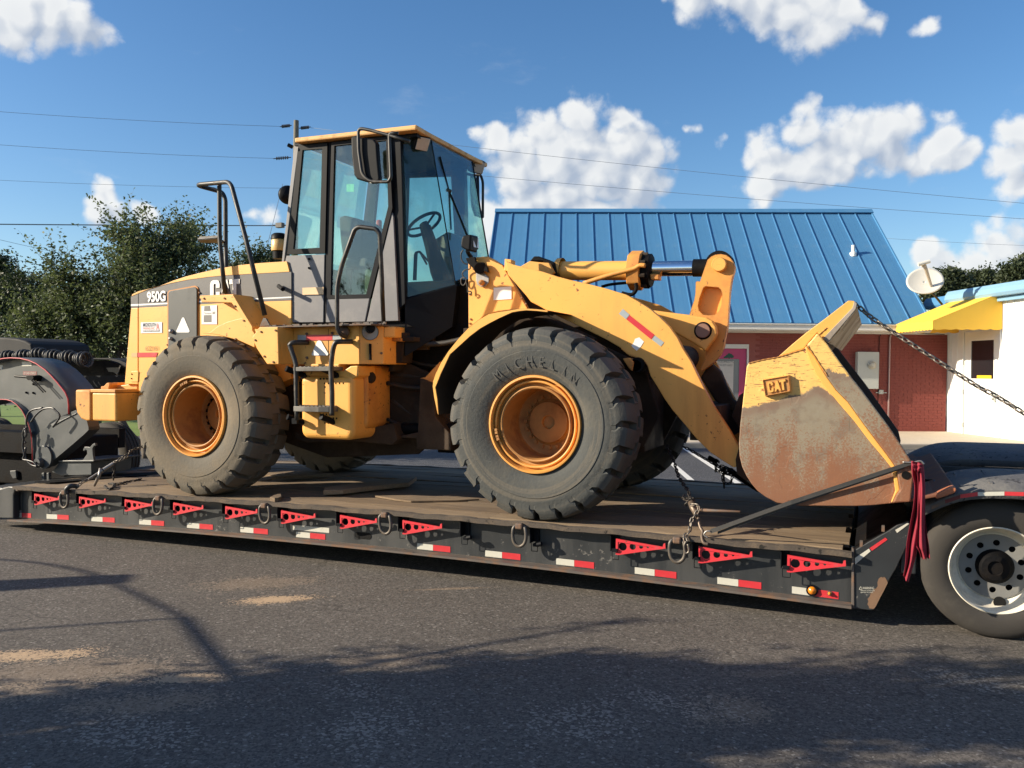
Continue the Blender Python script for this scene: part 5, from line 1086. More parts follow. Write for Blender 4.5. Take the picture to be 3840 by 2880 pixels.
# ---- bucket
Yb = -.10; YB2 = 2.90
def bucket_mat(strip=False):
    m = bpy.data.materials.new('bucket_paint'); m.use_nodes = True; t = NT(m.node_tree); b = t.n['Principled BSDF']
    pos = t.node('ShaderNodeNewGeometry').outputs['Position']; sp = t.node('ShaderNodeSeparateXYZ', {0: pos}); x, z = sp.outputs[0], sp.outputs[2]
    n1 = t.noise(pos, 3.0, 6, .62); n2 = t.noise(pos, 28, 8, .68); n3 = t.noise(pos, 70, 6, .7); n0 = t.noise(pos, 1.6, 3)
    yel = t.mix(n1, (.76,.45,.12), (.82,.51,.16))
    mp = t.node('ShaderNodeMapping', {'Vector': pos}); mp.inputs['Rotation'].default_value = (0, R(8), 0); mp.inputs['Scale'].default_value = (5, 1, 60)
    sc_ = t.noise(mp.outputs[0], 2.2, 4, .6); mp2 = t.node('ShaderNodeMapping', {'Vector': pos}); mp2.inputs['Rotation'].default_value = (0, R(-38), 0); mp2.inputs['Scale'].default_value = (8, 1, 70)
    sc2 = t.noise(mp2.outputs[0], 2.0, 3, .6)
    scr = t.math('MAXIMUM', t.step(sc_, .61, .635), t.step(sc2, .64, .665))
    chip = t.step(t.math('ADD', n2, t.math('MULTIPLY', n0, .25)), .745, .765)
    yel = t.mix(t.math('MULTIPLY', t.math('MAXIMUM', scr, chip), .85), yel, (.14, .065, .045))
    a = np.array(PT('E', 330, 880, Yb)); c_ = np.array(PT('E', 620, 800, Yb)); d_ = np.array(PT('E', 700, 745, Yb)); e_ = np.array(PT('E', 870, 800, Yb))
    # boundary height as a function of x
    cr = t.node('ShaderNodeMapRange', {0: x}); cr.inputs[1].default_value = a[0]; cr.inputs[2].default_value = c_[0]; cr.inputs[3].default_value = a[2]; cr.inputs[4].default_value = c_[2]
    hump = t.math('MULTIPLY', t.step(t.math('ABSOLUTE', t.math('SUBTRACT', x, float(PT('E', 770, 800, Yb)[0]))), .0, .13, 1., 0.), float(d_[2]-c_[2])*.85)
    bd = t.math('ADD', cr.outputs[0], hump)
    dz = t.math('SUBTRACT', z, bd); dz = t.math('ADD', dz, t.math('MULTIPLY', t.math('SUBTRACT', n2, .5), .07)); dz = t.math('ADD', dz, t.math('MULTIPLY', t.math('SUBTRACT', n1, .5), .05))
    if strip:
        z_s = float(PT('E', 900, 650, Yb)[2]); dz = t.math('SUBTRACT', z, z_s); dz = t.math('ADD', dz, t.math('MULTIPLY', t.math('SUBTRACT', n2, .5), .28)); dz = t.math('ADD', dz, t.math('MULTIPLY', t.math('SUBTRACT', n1, .5), .2))
    up = t.step(dz, -.008, .012); edge = t.step(t.math('ABSOLUTE', t.math('ADD', dz, .03)), .0, .07, 1., 0.)
    gry = t.mix(n1, (.19,.160,.115), (.265,.222,.155)); gry = t.mix(t.math('MULTIPLY', t.step(n2, .4, .65), .3), gry, (.26,.24,.19))
    n4 = t.noise(pos, 5.5, 4, .6); gry = t.mix(t.step(n4, .50, .62, 0., .55), gry, (.15,.105,.078))
    mv = t.node('ShaderNodeMapping', {'Vector': pos}); mv.inputs['Scale'].default_value = (6, 6, 1.9); st_ = t.noise(mv.outputs[0], 1.3, 5, .6)
    zt_, zb_ = a[2]-.05, float(PT('E', 600, 1487, Yb)[2])
    lowr = t.node('ShaderNodeMapRange', {0: z}); lowr.inputs[1].default_value = zb_+.05; lowr.inputs[2].default_value = zb_+.75; lowr.inputs[3].default_value = .34; lowr.inputs[4].default_value = -.16
    rv = t.math('ADD', t.math('ADD', lowr.outputs[0], st_), t.math('MULTIPLY', t.math('SUBTRACT', n3, .5), 1.5))
    if strip: rv = t.math('ADD', rv, .12)
    rust = t.step(rv, .46, .78); rcol = t.mix(t.noise(pos, 6, 5), (.17,.050,.020), (.29,.115,.045)); rcol = t.mix(t.step(n3, .4, .6), rcol, (.21,.085,.04))
    low = t.mix(t.math('MULTIPLY', rust, .88), gry, rcol); low = t.mix(t.math('MULTIPLY', edge, .55), low, (.17,.095,.065))
    col = t.mix(up, low, yel); t.l.new(col, b.inputs['Base Color'])
    t.l.new(t.math('MULTIPLY_ADD', up, -.25, .75), b.inputs['Roughness'])
    # worn patches where the plate's skin has flaked
    fl_ = t.node('ShaderNodeTexVoronoi', {'Vector': t.vmath('ADD', pos, t.vmath('SCALE', t.node('ShaderNodeTexNoise', {'Vector': pos, 'Scale': 6.}).outputs['Color'], scale=.25)), 'Scale': 5.})
    fh = t.step(fl_.outputs['Distance'], .28, .31); bp = t.node('ShaderNodeBump', {'Height': t.math('ADD', t.math('MULTIPLY', fh, .5), t.math('MULTIPLY', n3, .5)), 'Strength': .35, 'Distance': .006}); t.l.new(bp.outputs[0], b.inputs['Normal'])
    return m
bk_m = bucket_mat(); bk_s = bucket_mat(True)
rust_m = mat('rusty_plate', (.17,.065,.035), .8, var=.3, vscale=4, dirt=.6, dcol=(.28,.13,.07), dscale=5, wamt=.3, wcol=(.06,.04,.03), bump=.12)
dkrust = mat('dark_worn_plate', (.055,.042,.036), .7, var=.35, vscale=5, dirt=.5, dcol=(.10,.06,.04), bump=.2)
sidep = [(345,600),(332,622),(320,740),(306,860),(292,980),(284,1105),(288,1180),(304,1245),(330,1300),(362,1350),(400,1395),(450,1432),(520,1468),(600,1484),(680,1488),(760,1488),(900,1489),(1010,1489),(1120,1484),(1215,1474),(1250,1465),(1280,1390),(1255,1245),(1200,1178),(1110,1065),(1050,975),(960,850),(880,778),(820,695),(785,640),(750,565),(705,490),(690,512),(600,540),(525,562),(430,578),(370,590)]
bside = M().prism(PL('E', Yb, sidep), (0, .03, 0)).obj('bucket', bk_m, ld, bevel=.006, label='bucket side plate, yellow above and scraped grey and rust below')
strip = [(705,490),(772,412),(832,480),(910,592),(985,690),(1050,772),(1130,880),(1210,985),(1290,1105),(1350,1200),(1372,1292),(1352,1464),(1240,1470),(1262,1420),(1284,1390),(1262,1250),(1205,1170),(1120,1058),(1050,965),(965,845),(890,770),(832,690),(795,630),(755,560)]
M().prism(PL('E', Yb-.04, strip), (0, .045, 0)).obj('side_cutter', bk_s, ld, bevel=.010, seg=2)
rib = [(700,492),(755,560),(795,630),(832,690),(890,770),(965,845),(1050,965),(1120,1058),(1205,1170),(1262,1250),(1284,1390),(1262,1420),(1240,1468),(1228,1470),(1256,1395),(1238,1258),(1180,1185),(1095,1085),(1000,960),(905,850),(860,795),(800,725),(760,660),(730,600),(700,520)]
M().prism(PL('E', Yb-.022, rib), (0, .022, 0)).obj('weld_rib', yellow_c, ld, bevel=.018, seg=2)
# shell swept across
prof = PL('E', Yb+.03, [(705,490),(690,512),(600,540),(525,562),(430,578),(370,590),(345,600),(332,622),(320,740),(306,860),(292,980),(284,1105),(288,1180),(304,1245),(330,1300),(362,1350),(400,1395),(450,1432),(520,1468),(600,1484),(760,1488),(1010,1489),(1215,1474)])
pr = np.array(prof); q = M(); n = len(pr); ctr = pr.mean(0); inw = (ctr-pr); inw /= np.linalg.norm(inw, axis=1)[:, None]; inn_ = pr+inw*.03
q.prism([tuple(p) for p in pr]+[tuple(p) for p in inn_[::-1]], (0, YB2-Yb-.06, 0)); q.obj('bucket', rust_m, ld, smooth=True, auto=35)
M().prism([(p[0], YB2-.03, p[2]) for p in PL('E', Yb, sidep[:20]+[(1350,1464),(1372,1292),(1350,1200),(1050,772),(910,592),(772,412),(705,490)]+sidep[32:])], (0, .03, 0)).obj('bucket', dkrust, ld, bevel=.005)
# floor, cutting edge and its thick corner
ce_ = [(1215,1474),(1350,1463),(1500,1436),(1632,1394),(1636,1378),(1620,1370),(1500,1415),(1350,1444),(1225,1462)]
M().prism([(p[0], Yb-.02, p[2]) for p in PL('E', Yb-.02, ce_)], (0, YB2-Yb+.02, 0)).obj('cutting_edge', rust_m, ld, bevel=.006)
M().prism(PL('E', Yb-.045, [(1508,1432),(1520,1410),(1600,1376),(1630,1374),(1640,1390),(1625,1408),(1560,1432),(1512,1446)]), (0, .12, 0)).obj('edge_corner', mat('bright_rust', (.38,.13,.06), .75, var=.2, vscale=8), ld, bevel=.012)
hh = PT('E', 1323, 1298, Yb-.045); M().cyl(hh, hh+Y_*.01, .028, 20).obj('plate_hole', dark, ld)
# spill guard
sgp = [(525,562),(620,478),(700,412),(830,315),(965,210),(1000,213),(1018,228),(1010,262),(905,400),(832,476),(772,412),(705,488),(690,510),(600,540)]
M().prism(PL('E', Yb+.02, sgp), (0, .03, 0)).obj('spill_guard', yellow, ld, bevel=.006)
M().prism(PL('E', Yb+.05, [(692,500),(700,490),(975,212),(1016,232),(835,470),(800,446),(976,244),(705,515)]), (0, YB2-Yb-.15, 0)).obj('spill_guard', yellow_w, ld)
M().prism(PL('E', Yb+.0, [(1000,214),(1019,228),(1012,264),(835,474),(806,446),(990,255)]), (0, .05, 0)).obj('guard_edge', mat('scraped_primer', (.34,.29,.24), .8, var=.2, vscale=8, dirt=.5, dcol=(.12,.1,.08)), ld, bevel=.004)
# raised name plate on the bucket
badge = [(425,702),(597,672),(610,780),(448,810)]
bg_ = M().prism(PL('E', Yb-.028, badge), (0, .03, 0)).obj('name_plate', yellow_c, ld, bevel=.006)
b0, b1, b2, b3 = [np.array(p) for p in PL('E', Yb-.029, [(448,806),(605,776),(594,676),(430,704)])]
def bq(x, y): return (b0*(1-x)+b1*x)*(1-y)+(b3*(1-x)+b2*x)*y
q = M(); e = .045
for a, b, c, d in (((0,0),(1,0),(1,e),(0,e)), ((0,1-e),(1,1-e),(1,1),(0,1)), ((0,e),(e*.8,e),(e*.8,1-e),(0,1-e)), ((1-e*.8,e),(1,e),(1,1-e),(1-e*.8,1-e))):
    q.prism([bq(*a), bq(*b), bq(*c), bq(*d)], (0, -.012, 0))
q.obj('plate_border', yellow_w, bg_, bevel=.003)
worn = mat('worn_recess', (.42,.22,.07), .7, var=.3, vscale=30)
M().prism([bq(e, e), bq(1-e, e), bq(1-e, 1-e), bq(e, 1-e)], (0, -.002, 0)).obj('plate_field', worn, bg_)
cat_letters(lambda x, y: bq(.14+x/2.92*.72, .16+y*.66)-Y_*.003, (0, -.010, 0), yellow_c, bg_)
for yy in (1.05, 1.60): M().prism(PL('E', yy, [(285,800),(345,760),(345,1000),(285,1010),(235,930)]), (0, .07, 0)).obj('bucket_ear', yellow_d, ld, bevel=.01)
for yy in (.62, 1.98): M().prism(PL('E', yy, [(300,1060),(345,1080),(370,1330),(320,1330),(270,1290),(262,1200)]), (0, .07, 0)).obj('bucket_ear', yellow_d, ld, bevel=.01)

# ================================================================== CAB
Yq0 = .64; Yq1 = 2.08
cab = None
def SP(z, Y, pts, th, m_, nm, par=ld, **k): return M().prism(PL(z, Y, pts), (0, th, 0)).obj(nm, m_, par, **k)
def glassmat(name, tint, refl=1.0):
    m = bpy.data.materials.new(name); m.use_nodes = True; t = NT(m.node_tree); t.n.clear(); out = t.node('ShaderNodeOutputMaterial')
    pos = t.node('ShaderNodeNewGeometry').outputs['Position']; n = t.noise(pos, 2.2, 6, .65)
    tr = t.node('ShaderNodeBsdfTransparent', {'Color': (*tint, 1)}); gl_ = t.node('ShaderNodeBsdfGlossy', {'Color': (.9,.95,1,1), 'Roughness': .03})
    df = t.node('ShaderNodeBsdfDiffuse', {'Color': (.42,.44,.42,1)})
    lw = t.node('ShaderNodeLayerWeight', {'Blend': .5}); fz = t.math('MULTIPLY_ADD', t.math('POWER', lw.outputs['Facing'], 4.0), .85, .055); a = t.node('ShaderNodeMixShader', {0: t.math('MULTIPLY', fz, refl, clamp=True), 1: tr.outputs[0], 2: gl_.outputs[0]})
    b = t.node('ShaderNodeMixShader', {0: t.math('MULTIPLY', t.step(n, .42, .8), .16), 1: a.outputs[0], 2: df.outputs[0]}); t.l.new(b.outputs[0], out.inputs[0]); return m
cg = glassmat('tinted_cab_glass', (.83,.945,.88), 1.3); cg2 = glassmat('windscreen_glass', (.80,.92,.865), .8)
cfr = PL('B', Yq0, [(770,268),(972,250),(955,1016),(693,1022)])
# side panels
q = M()
SP('B', Yq0, [(690,1030),(953,1021),(944,1490),(735,1492),(628,1392),(650,1210)], .03, greyp, 'cab_rear_panel', bevel=.004)
plate('rear_side_window_frame', pl2('B', Yq0-.006, [(772,268),(972,250),(955,1014),(694,1020)]), [pl2('B', Yq0-.006, [(800,300),(936,290),(918,975),(736,984)])], .03, (0, Yq0+.009, 0), (1,0,0), (0,0,1), black, ld)
SP('B', Yq0+.008, [(798,298),(938,288),(920,977),(734,986)], .006, cg, 'rear_side_window')
SP('B', Yq0+.01, [(972,250),(996,246),(970,1492),(944,1492),(956,1014)], .06, blackm, 'cab_pillar', bevel=.005)
SP('B', Yq0+.03, [(745,262),(775,262),(655,1220),(628,1395),(622,1390)], .08, greyp, 'cab_pillar', bevel=.005)
plate('cab_door', pl2('B', Yq0-.012, [(1000,246),(1395,204),(1421,700),(1268,1325),(968,1330)]), [pl2('B', Yq0-.012, [(1020,270),(1378,232),(1393,690),(1240,1296),(994,1302)])], .035, (0, Yq0+.006, 0), (1,0,0), (0,0,1), blackm, ld)
dgl = SP('B', Yq0+.004, [(1018,268),(1380,230),(1395,691),(1242,1298),(992,1304)], .006, cg, 'door_window')
SP('B', Yq0-.010, [(968,1333),(1263,1324),(1232,1486),(962,1491)], .04, greyp, 'door_lower_panel', bevel=.004)
SP('B', Yq0-.004, [(1418,730),(1428,760),(1463,1480),(1244,1487)], .04, greyp, 'cab_front_panel', bevel=.004)
SP('B', Yq0+.02, [(1395,190),(1480,232),(1490,500),(1512,1360),(1470,1400),(1462,1475),(1430,1475),(1424,700),(1405,420)], .07, blackm, 'cab_pillar', bevel=.008)
SP('B', Yq0+.02, [(745,255),(1400,190),(1400,232),(745,272)], .05, blackm, 'cab_header', bevel=.004)
SP('B', Yq0+.04, [(730,1490),(1470,1480),(1560,1520),(735,1525)], 1.3, dark, 'cab_floor')
SP('B', Yq0-.014, [(800,1252),(945,1246),(945,1298),(800,1300)], .003, mat('amber_reflector', (.72,.50,.28), .4), 'side_reflector')
for x, y in ((845,1052),(845,1115)): M().cyl(PT('B', x, y, Yq0), PT('B', x, y, Yq0-.02), .012, 10).obj('bolt', dark, ld)
# front glazing: plan positions
def zat(px, py, Y): return P(px, py, Y)
fa = P(1503, 535, Yq0+.05); fb = P(1617, 525, .90); fb2 = P(1714, 921, .90); fb3 = P(1709, 1073, .90); fa3 = P(1519, 1124, Yq0+.05)
far_t = np.array([fb[0], 1.82, fb[2]]); far_b = np.array([fb3[0], 1.82, fb3[2]])
fa4 = np.array([fa[0], 2.03, fa[2]]); fa5 = np.array([fa3[0], 2.03, fa3[2]])
M().prism([fa, fb, fb3, fa3], (-.008, .006, 0)).obj('corner_window', cg2, ld)
M().prism([fb, far_t, far_b, fb3], (-.008, 0, 0)).obj('windscreen', cg2, ld)
M().prism([far_t, fa4, fa5, far_b], (-.008, 0, 0)).obj('corner_window', cg2, ld)
q = M(); q.tube([fb, fb3], .006, 6); q.tube([far_t, far_b], .008, 6); q.tube([fa3, fb3, far_b, fa5], .02, 6); q.obj('window_seal', black, ld)
M().prism([fa3-Z_*.0, fb3, far_b, fa5, fa5-Z_*.42+X_*-.25, far_b-Z_*.42+X_*-.3, fb3-Z_*.42+X_*-.3, fa3-Z_*.42][:4], (0, 0, -.03)).obj('cab_sill', blackm, ld)
q = M(); q.add([fa3, fb3, far_b, fa5, fa3-Z_*.56, fb3-Z_*.40-X_*.05, far_b-Z_*.40-X_*.05, fa5-Z_*.56], [(0,1,5,4),(1,2,6,5),(2,3,7,6)]); o = q.obj('cab_lower_front', blackm, ld); s_ = o.modifiers.new('s', 'SOLIDIFY'); s_.thickness = .02
# far side, rear wall
def farp(z, pts, th, m_, nm, **k): return M().prism([(p[0], Yq1, p[2]) for p in PL(z, Yq0, pts)], (0, -th, 0)).obj(nm, m_, ld, **k)
farp('B', [(690,1030),(953,1021),(944,1490),(735,1492),(628,1392),(650,1210)], .03, blackm, 'cab_rear_panel'); farp('B', [(968,1200),(1300,1190),(1463,1480),(962,1491)], .03, blackm, 'cab_front_panel')
farp('B', [(960,250),(1040,246),(1010,1330),(944,1330)], .05, blackm, 'cab_pillar'); farp('B', [(745,262),(815,262),(725,1220),(622,1390)], .05, blackm, 'cab_pillar'); farp('B', [(1370,190),(1480,232),(1512,1360),(1430,1475),(1400,700)], .06, blackm, 'cab_pillar'); farp('B', [(745,255),(1480,190),(1480,262),(745,300)], .05, blackm, 'cab_header')
farp('B', [(800,300),(1380,232),(1400,690),(1380,1200),(730,1030)], .006, glassmat('far_cab_glass', (.90,.975,.925), .5), 'far_side_window')
r0_ = PT('B', 745, 262, Yq0); r1_ = PT('B', 655, 1060, Yq0)
r2_ = PT('B', 622, 1390, Yq0)
q = M(); q.add([r1_+Y_*.05, r1_+Y_*1.40, r2_+Y_*1.40, r2_+Y_*.05], [(0,1,2,3)]); o = q.obj('cab_rear_wall', greyp, ld); o.modifiers.new('s', 'SOLIDIFY').thickness = .03
M().prism([r0_+Y_*.1, r0_+Y_*1.36, r1_+Y_*1.36, r1_+Y_*.1], (.006, 0, 0)).obj('rear_window', cg, ld)
M().cyl(np.array(PT('B', 745, 285, Yq0))+[0,-.03,0], np.array(PT('B', 722, 272, Yq0))+[0,-.05,0], .02, 8).obj('marker_lamp', black, ld)
# roof
Yr0, Yr1 = .56, 2.16
rt = [(745,214),(800,205),(1200,165),(1400,140),(1585,122)]; rbm = [(1585,152),(1400,176),(1200,196),(800,248),(745,262)]
z_t = PT('B', 745, 214, Yr0)
top_l = PT('B', 745, 214, Yr0); top_r = PT('B', 1588, 122, Yr0); c_r = P(1615, 488, .86); f_r = P(1771, 566, 1.86)
zr0, zr1 = top_l[2], top_r[2]; th = top_l[2]-PT('B', 745, 258, Yr0)[2]
c_r = np.array([c_r[0], .86, zr1-.0]); f_r = np.array([c_r[0], 1.86, zr1]); e_r = np.array([top_r[0], Yr1, zr1])
rp = [top_l, top_r, c_r, f_r, e_r, np.array([top_l[0], Yr1, zr0])]
M().prism(rp, (0, 0, -th*.78)).obj('cab_roof', roofy, ld, bevel=.015)
M().prism([p-Z_*(th*.78+.002) for p in [np.array([rp[0][0]+.05, .66, zr0]), np.array([rp[1][0]-.05, .66, zr1]), c_r-X_*.06, f_r-X_*.06, np.array([rp[1][0]-.05, 2.06, zr1]), np.array([rp[0][0]+.05, 2.06, zr0])]], (0, 0, -.03)).obj('roof_liner', blackm, ld)
M().box((top_l[0]+.4, 1.0, zr0+.0), (top_l[0]+1.0, 1.6, zr0+.03)).obj('roof_cover', roofy, ld, bevel=.01)
# work lights under the roof
def wlight(c, d, w_, h_):
    c = np.array(c); d = np.array(d, float); d /= np.linalg.norm(d); u = np.cross(d, Z_); u /= np.linalg.norm(u); v_ = np.cross(u, d)
    cs = [(-1,-1),(1,-1),(1,1),(-1,1)]; q = M().prism([c+u*w_*a+v_*h_*b for a, b in cs], -d*.09); o = q.obj('work_light', black, ld, bevel=.02, seg=3)
    M().prism([c+d*.004+u*w_*.84*a+v_*h_*.84*b for a, b in cs], -d*.008).obj('lens', lensm, o, bevel=.003); return o
wlight(PT('B', 1632, 258, .80), (.75, -.35, -.42), .085, .075); wlight(PT('B', 2020, 420, 2.02), (.75, -.35, -.42), .085, .075)
# mirrors and their arms
def mirror(Y, z, head, arms):
    o = M().prism([np.array(p) for p in PL(z, Y, head)], (0, .06, 0)).obj('mirror', black, ld, bevel=.015, seg=3)
    q = M()
    for a in arms: q.tube(bend(PL(z, Y-.03, a), .05), .016, 10)
    q.obj('mirror_arm', tube_m, o, smooth=True); return o
ml = mirror(.34, 'B', [(1135,208),(1165,198),(1200,212),(1290,222),(1312,250),(1318,350),(1332,500),(1320,524),(1270,528),(1175,500),(1155,470),(1138,330)], [[(1540,240),(1410,200),(1260,160),(1186,148),(1188,300),(1212,470),(1270,518),(1395,520),(1412,490),(1400,180),(1460,185)]])
M().prism(PL('B', .325, [(1266,505),(1290,505),(1290,528),(1266,528)]), (0, .01, 0)).obj('arm_clamp', steel, ml)
q = M(); q.tube(bend([fa4+Z_*.0, PT('B', 1985, 478, 2.3), PT('B', 2030, 466, 2.3), PT('B', 2048, 520, 2.3), PT('B', 2047, 765, 2.3), PT('B', 2035, 762, 2.3), PT('B', 2016, 650, 2.3), PT('B', 2012, 478, 2.3)], .04), .016, 10); mf = q.obj('mirror_arm', tube_m, ld, smooth=True)
M().prism(PL('B', 2.32, [(1958,470),(1968,470),(1975,640),(1995,750),(1985,755),(1965,690),(1955,560)]), (0, .16, 0)).obj('mirror', black, ld, bevel=.012)
# wiper
q = M(); wA = np.array([fb3[0], 1.3, fb3[2]])+X_*.03
w0 = P(*T('B', 1920, 890), 1.15); w1 = P(*T('B', 1812, 580), 1.12); w2 = P(*T('B', 1750, 345), 1.02); w3 = P(*T('B', 1828, 850), 1.10); w0[0] += .03
q.tube([w0, w1], .012, 8); q.tube([w2, w1, w3], .010, 6); q.cyl(w1-Y_*.03, w1+Y_*.03, .02, 8); q.obj('wiper', black, ld)
# interior
q = M(); q.prism(PL('B', 1.05, [(1050,760),(1085,750),(1150,765),(1205,810),(1222,860),(1200,1040),(1150,1060),(1075,1040),(1060,940),(1052,840)]), (0, .5, 0)); q.prism(PL('B', 1.05, [(1060,1050),(1230,1040),(1260,1070),(1250,1110),(1080,1120)]), (0, .5, 0)); q.obj('seat', mat('grey_seat_cloth', (.07,.07,.07), .9), ld, bevel=.04, seg=3)
q = M(); q.cyl((PT('B', 1160, 1100, 1.3)[0], 1.3, PT('B', 1160, 1420, 1.3)[2]), (PT('B', 1160, 1100, 1.3)[0], 1.3, PT('B', 1160, 1110, 1.3)[2]), .16, 12); q.obj('seat_base', dark, ld)
sw0 = np.array(PT('B', 1640, 815, 1.30)); sn = np.array([-.55, 0, .83]); su = np.cross(sn, Y_); ring = [sw0+.195*(Y_*math.cos(t)+su*math.sin(t)) for t in np.linspace(0, 2*math.pi, 40, endpoint=False)]
q = M(); q.tube(ring, .017, 10, closed=True); q.cyl(sw0-sn*.04, sw0+sn*.01, .05, 12)
for t in (.3, 2.4, 4.5): q.tube([sw0-sn*.03, sw0+.19*(Y_*math.cos(t)+su*math.sin(t))], .012, 6)
q.obj('steering_wheel', black, ld, smooth=True, auto=40)
q = M(); q.tube([sw0-sn*.03, PT('B', 1690, 960, 1.3), PT('B', 1740, 1130, 1.3), PT('B', 1790, 1250, 1.3)], [.06, .07, .09, .10], 10); q.obj('steering_column', dark, ld)
q = M(); q.prism(PL('B', 1.45, [(1690,930),(1800,860),(1900,920),(1900,1250),(1790,1250),(1780,1130),(1650,1040)]), (0, .4, 0)); q.obj('dash_console', mat('grey_console', (.16,.17,.15), .8), ld, bevel=.02)
q = M(); q.prism(PL('B', .80, [(1140,1130),(1250,1120),(1380,1180),(1390,1420),(1120,1430)]), (0, .22, 0)); q.obj('side_console', mat('green_grey_console', (.15,.17,.15), .8), ld, bevel=.02)
for k in range(2): M().tube(bend(PL('B', 1.7, [(1570+k*12,1200),(1578+k*12,1010),(1610,1000),(1660+k*30,1090)]), .04), .012, 8).obj('lever', black, ld, smooth=True)
M().box(tuple(PT('B', 1330, 830, 1.95)-np.array([.03,.03,.06])), tuple(PT('B', 1330, 830, 1.95)+np.array([.03,.03,.08]))).obj('fire_extinguisher', mat('red_plastic', (.5,.02,.02), .4), ld, bevel=.02)
SP('B', Yq1-.05, [(1104,535),(1155,535),(1155,588),(1106,588)], .004, mat('aqua_sticker', (.16,.55,.48), .6), 'window_sticker')
# grab rails
def rail(path, r=.02, nm='grab_rail'): return M().tube(bend(path, .07), r, 12).obj(nm, tube_m, ld, smooth=True)
Yg = .45
rail([PT('B',265,1290,.55), PT('B',240,1050,.55), PT('B',228,900,.55), PT('B',226,545,.55), PT('B',226,540,.55)], .024)
rail([PT('B',282,1285,.62), PT('B',270,1000,.70), PT('B',268,640,.70), PT('B',245,590,.70), PT('B',85,548,.62), PT('B',82,538,.5), PT('B',285,520,.40), PT('B',310,545,.36), PT('B',400,880,.30), PT('B',540,1440,.24)], .024)
q = M(); q.tube([PT('B',85,918,.62), PT('B',220,905,.55)], .018, 8); q.prism([PT('B',85,912,.62), PT('B',215,902,.55), PT('B',260,945,.68), PT('B',95,940,.75)], (0, 0, .02)); q.obj('rail_plate', tube_m, ld)
for z, x, y, Y in (('B', 268, 1285, .56), ('B', 538, 1500, .22)):
    SP(z, Y, [(x-34,y+18),(x-8,y-40),(x+8,y-38),(x+36,y+12)], .02, trailer_r, 'rail_foot')
# door hand rail
rl = rail([PT('B',1105,1592,.22), PT('B',1062,1572,.14), PT('B',1040,1530,.12), PT('B',1040,1240,.12), PT('B',1070,1100,.12), PT('B',1160,850,.12), PT('B',1190,830,.12), PT('B',1310,845,.13), PT('B',1335,880,.14), PT('B',1350,1200,.2), PT('B',1352,1290,.22), PT('B',1362,1510,.5)], .021)
M().lathe([(0,-.05),(.03,-.045),(.06,-.02),(.062,.0)], PT('B', 1090, 1558, .27), (0, 1, 0), 16).obj('rail_mount', trailer_r, ld, smooth=True, auto=40)
# thin bent rod at the cab's rear corner
M().cyl(PT('B', 636, 1240, .6), PT('B', 665, 1262, .5), .022, 10).obj('rubber_stop', black, ld)
# beacon behind the cab
bc_ = PT('B', 640, 1010, 1.25); bz = PT('B', 640, 1040, 1.25)
be = M().lathe([(0,-.02),(.07,-.02),(.075,.06),(.05,.07),(0,.07)], bz, (0,0,1), 20).obj('beacon', black, ld, smooth=True, auto=40)
M().lathe([(.085,.07),(.09,.09),(.088,.19),(.08,.20)], bz, (0,0,1), 20).obj('beacon_lens', mat('faded_amber', (.55,.38,.16), .35, var=.1), be, smooth=True); M().lathe([(.092,.20),(.088,.25),(.06,.27),(0,.275)], bz, (0,0,1), 20).obj('beacon_cap', black, be, smooth=True)
M().lathe([(0,-.05),(.10,-.04),(.12,.0),(.10,.04),(0,.05)], PT('B', 700, 610, 2.0), (.7,-.7,0), 20).obj('mirror', black, ld, smooth=True)
# ================================================================== LOWBED TRAILER
wood = mat('deck_wood', (.20,.155,.11), .88, var=.3, vscale=2, dirt=.6, dcol=(.10,.075,.055), dscale=3, bump=.25, bscale=30)
def wood_grain():
    m = bpy.data.materials.new('weathered_deck_wood'); m.use_nodes = True; t = NT(m.node_tree); b = t.n['Principled BSDF']
    pos = t.node('ShaderNodeNewGeometry').outputs['Position']; mp = t.node('ShaderNodeMapping', {'Vector': pos}); mp.inputs['Scale'].default_value = (1.6, 34, 34)
    g = t.noise(mp.outputs[0], 1.0, 7, .7, dist=.6); a = t.noise(pos, 1.4, 6, .65); c_ = t.noise(pos, 9, 5)
    col = t.mix(t.step(g, .35, .7), (.105,.070,.042), (.33,.235,.145)); col = t.mix(t.step(a, .42, .62, 0., .75), col, (.12,.09,.07)); col = t.mix(t.step(c_, .6, .75, 0., .5), col, (.05,.04,.03))
    oi = t.node('ShaderNodeObjectInfo'); col = t.mix(.5, col, t.mix(oi.outputs['Random'], (.13,.09,.055), (.33,.245,.155)))
    t.l.new(col, b.inputs['Base Color']); b.inputs['Roughness'].default_value = .9; bp = t.node('ShaderNodeBump', {'Height': g, 'Strength': .5, 'Distance': .006}); t.l.new(bp.outputs[0], b.inputs['Normal']); return m
wood2 = wood_grain()
def zfit(pts, Y, deg=3):
    q = [P(x, y, Y) for x, y in pts]; return np.poly1d(np.polyfit([a[0] for a in q], [a[2] for a in q], deg))
ztop = zfit([(49,1824),(300,1836),(650,1861),(1200,1895),(1750,1941),(2300,1988),(2750,2028),(3194,2068)], 0.)
zbot = zfit([(49,1957),(380,1971),(814,2012),(1200,2043),(1642,2093),(2300,2162),(2946,2256),(3194,2281)], 0.)
XL, XR = PX(49, 0, 1830), PX(3194, 0, 2070)
DW = 3.22
tr = thing('lowbed_trailer', (-4.5, 1.6, 0), 'black lowbed trailer with a plank deck and red outrigger brackets carrying the loader', 'trailer')
xs = np.linspace(XL, XR, 26)
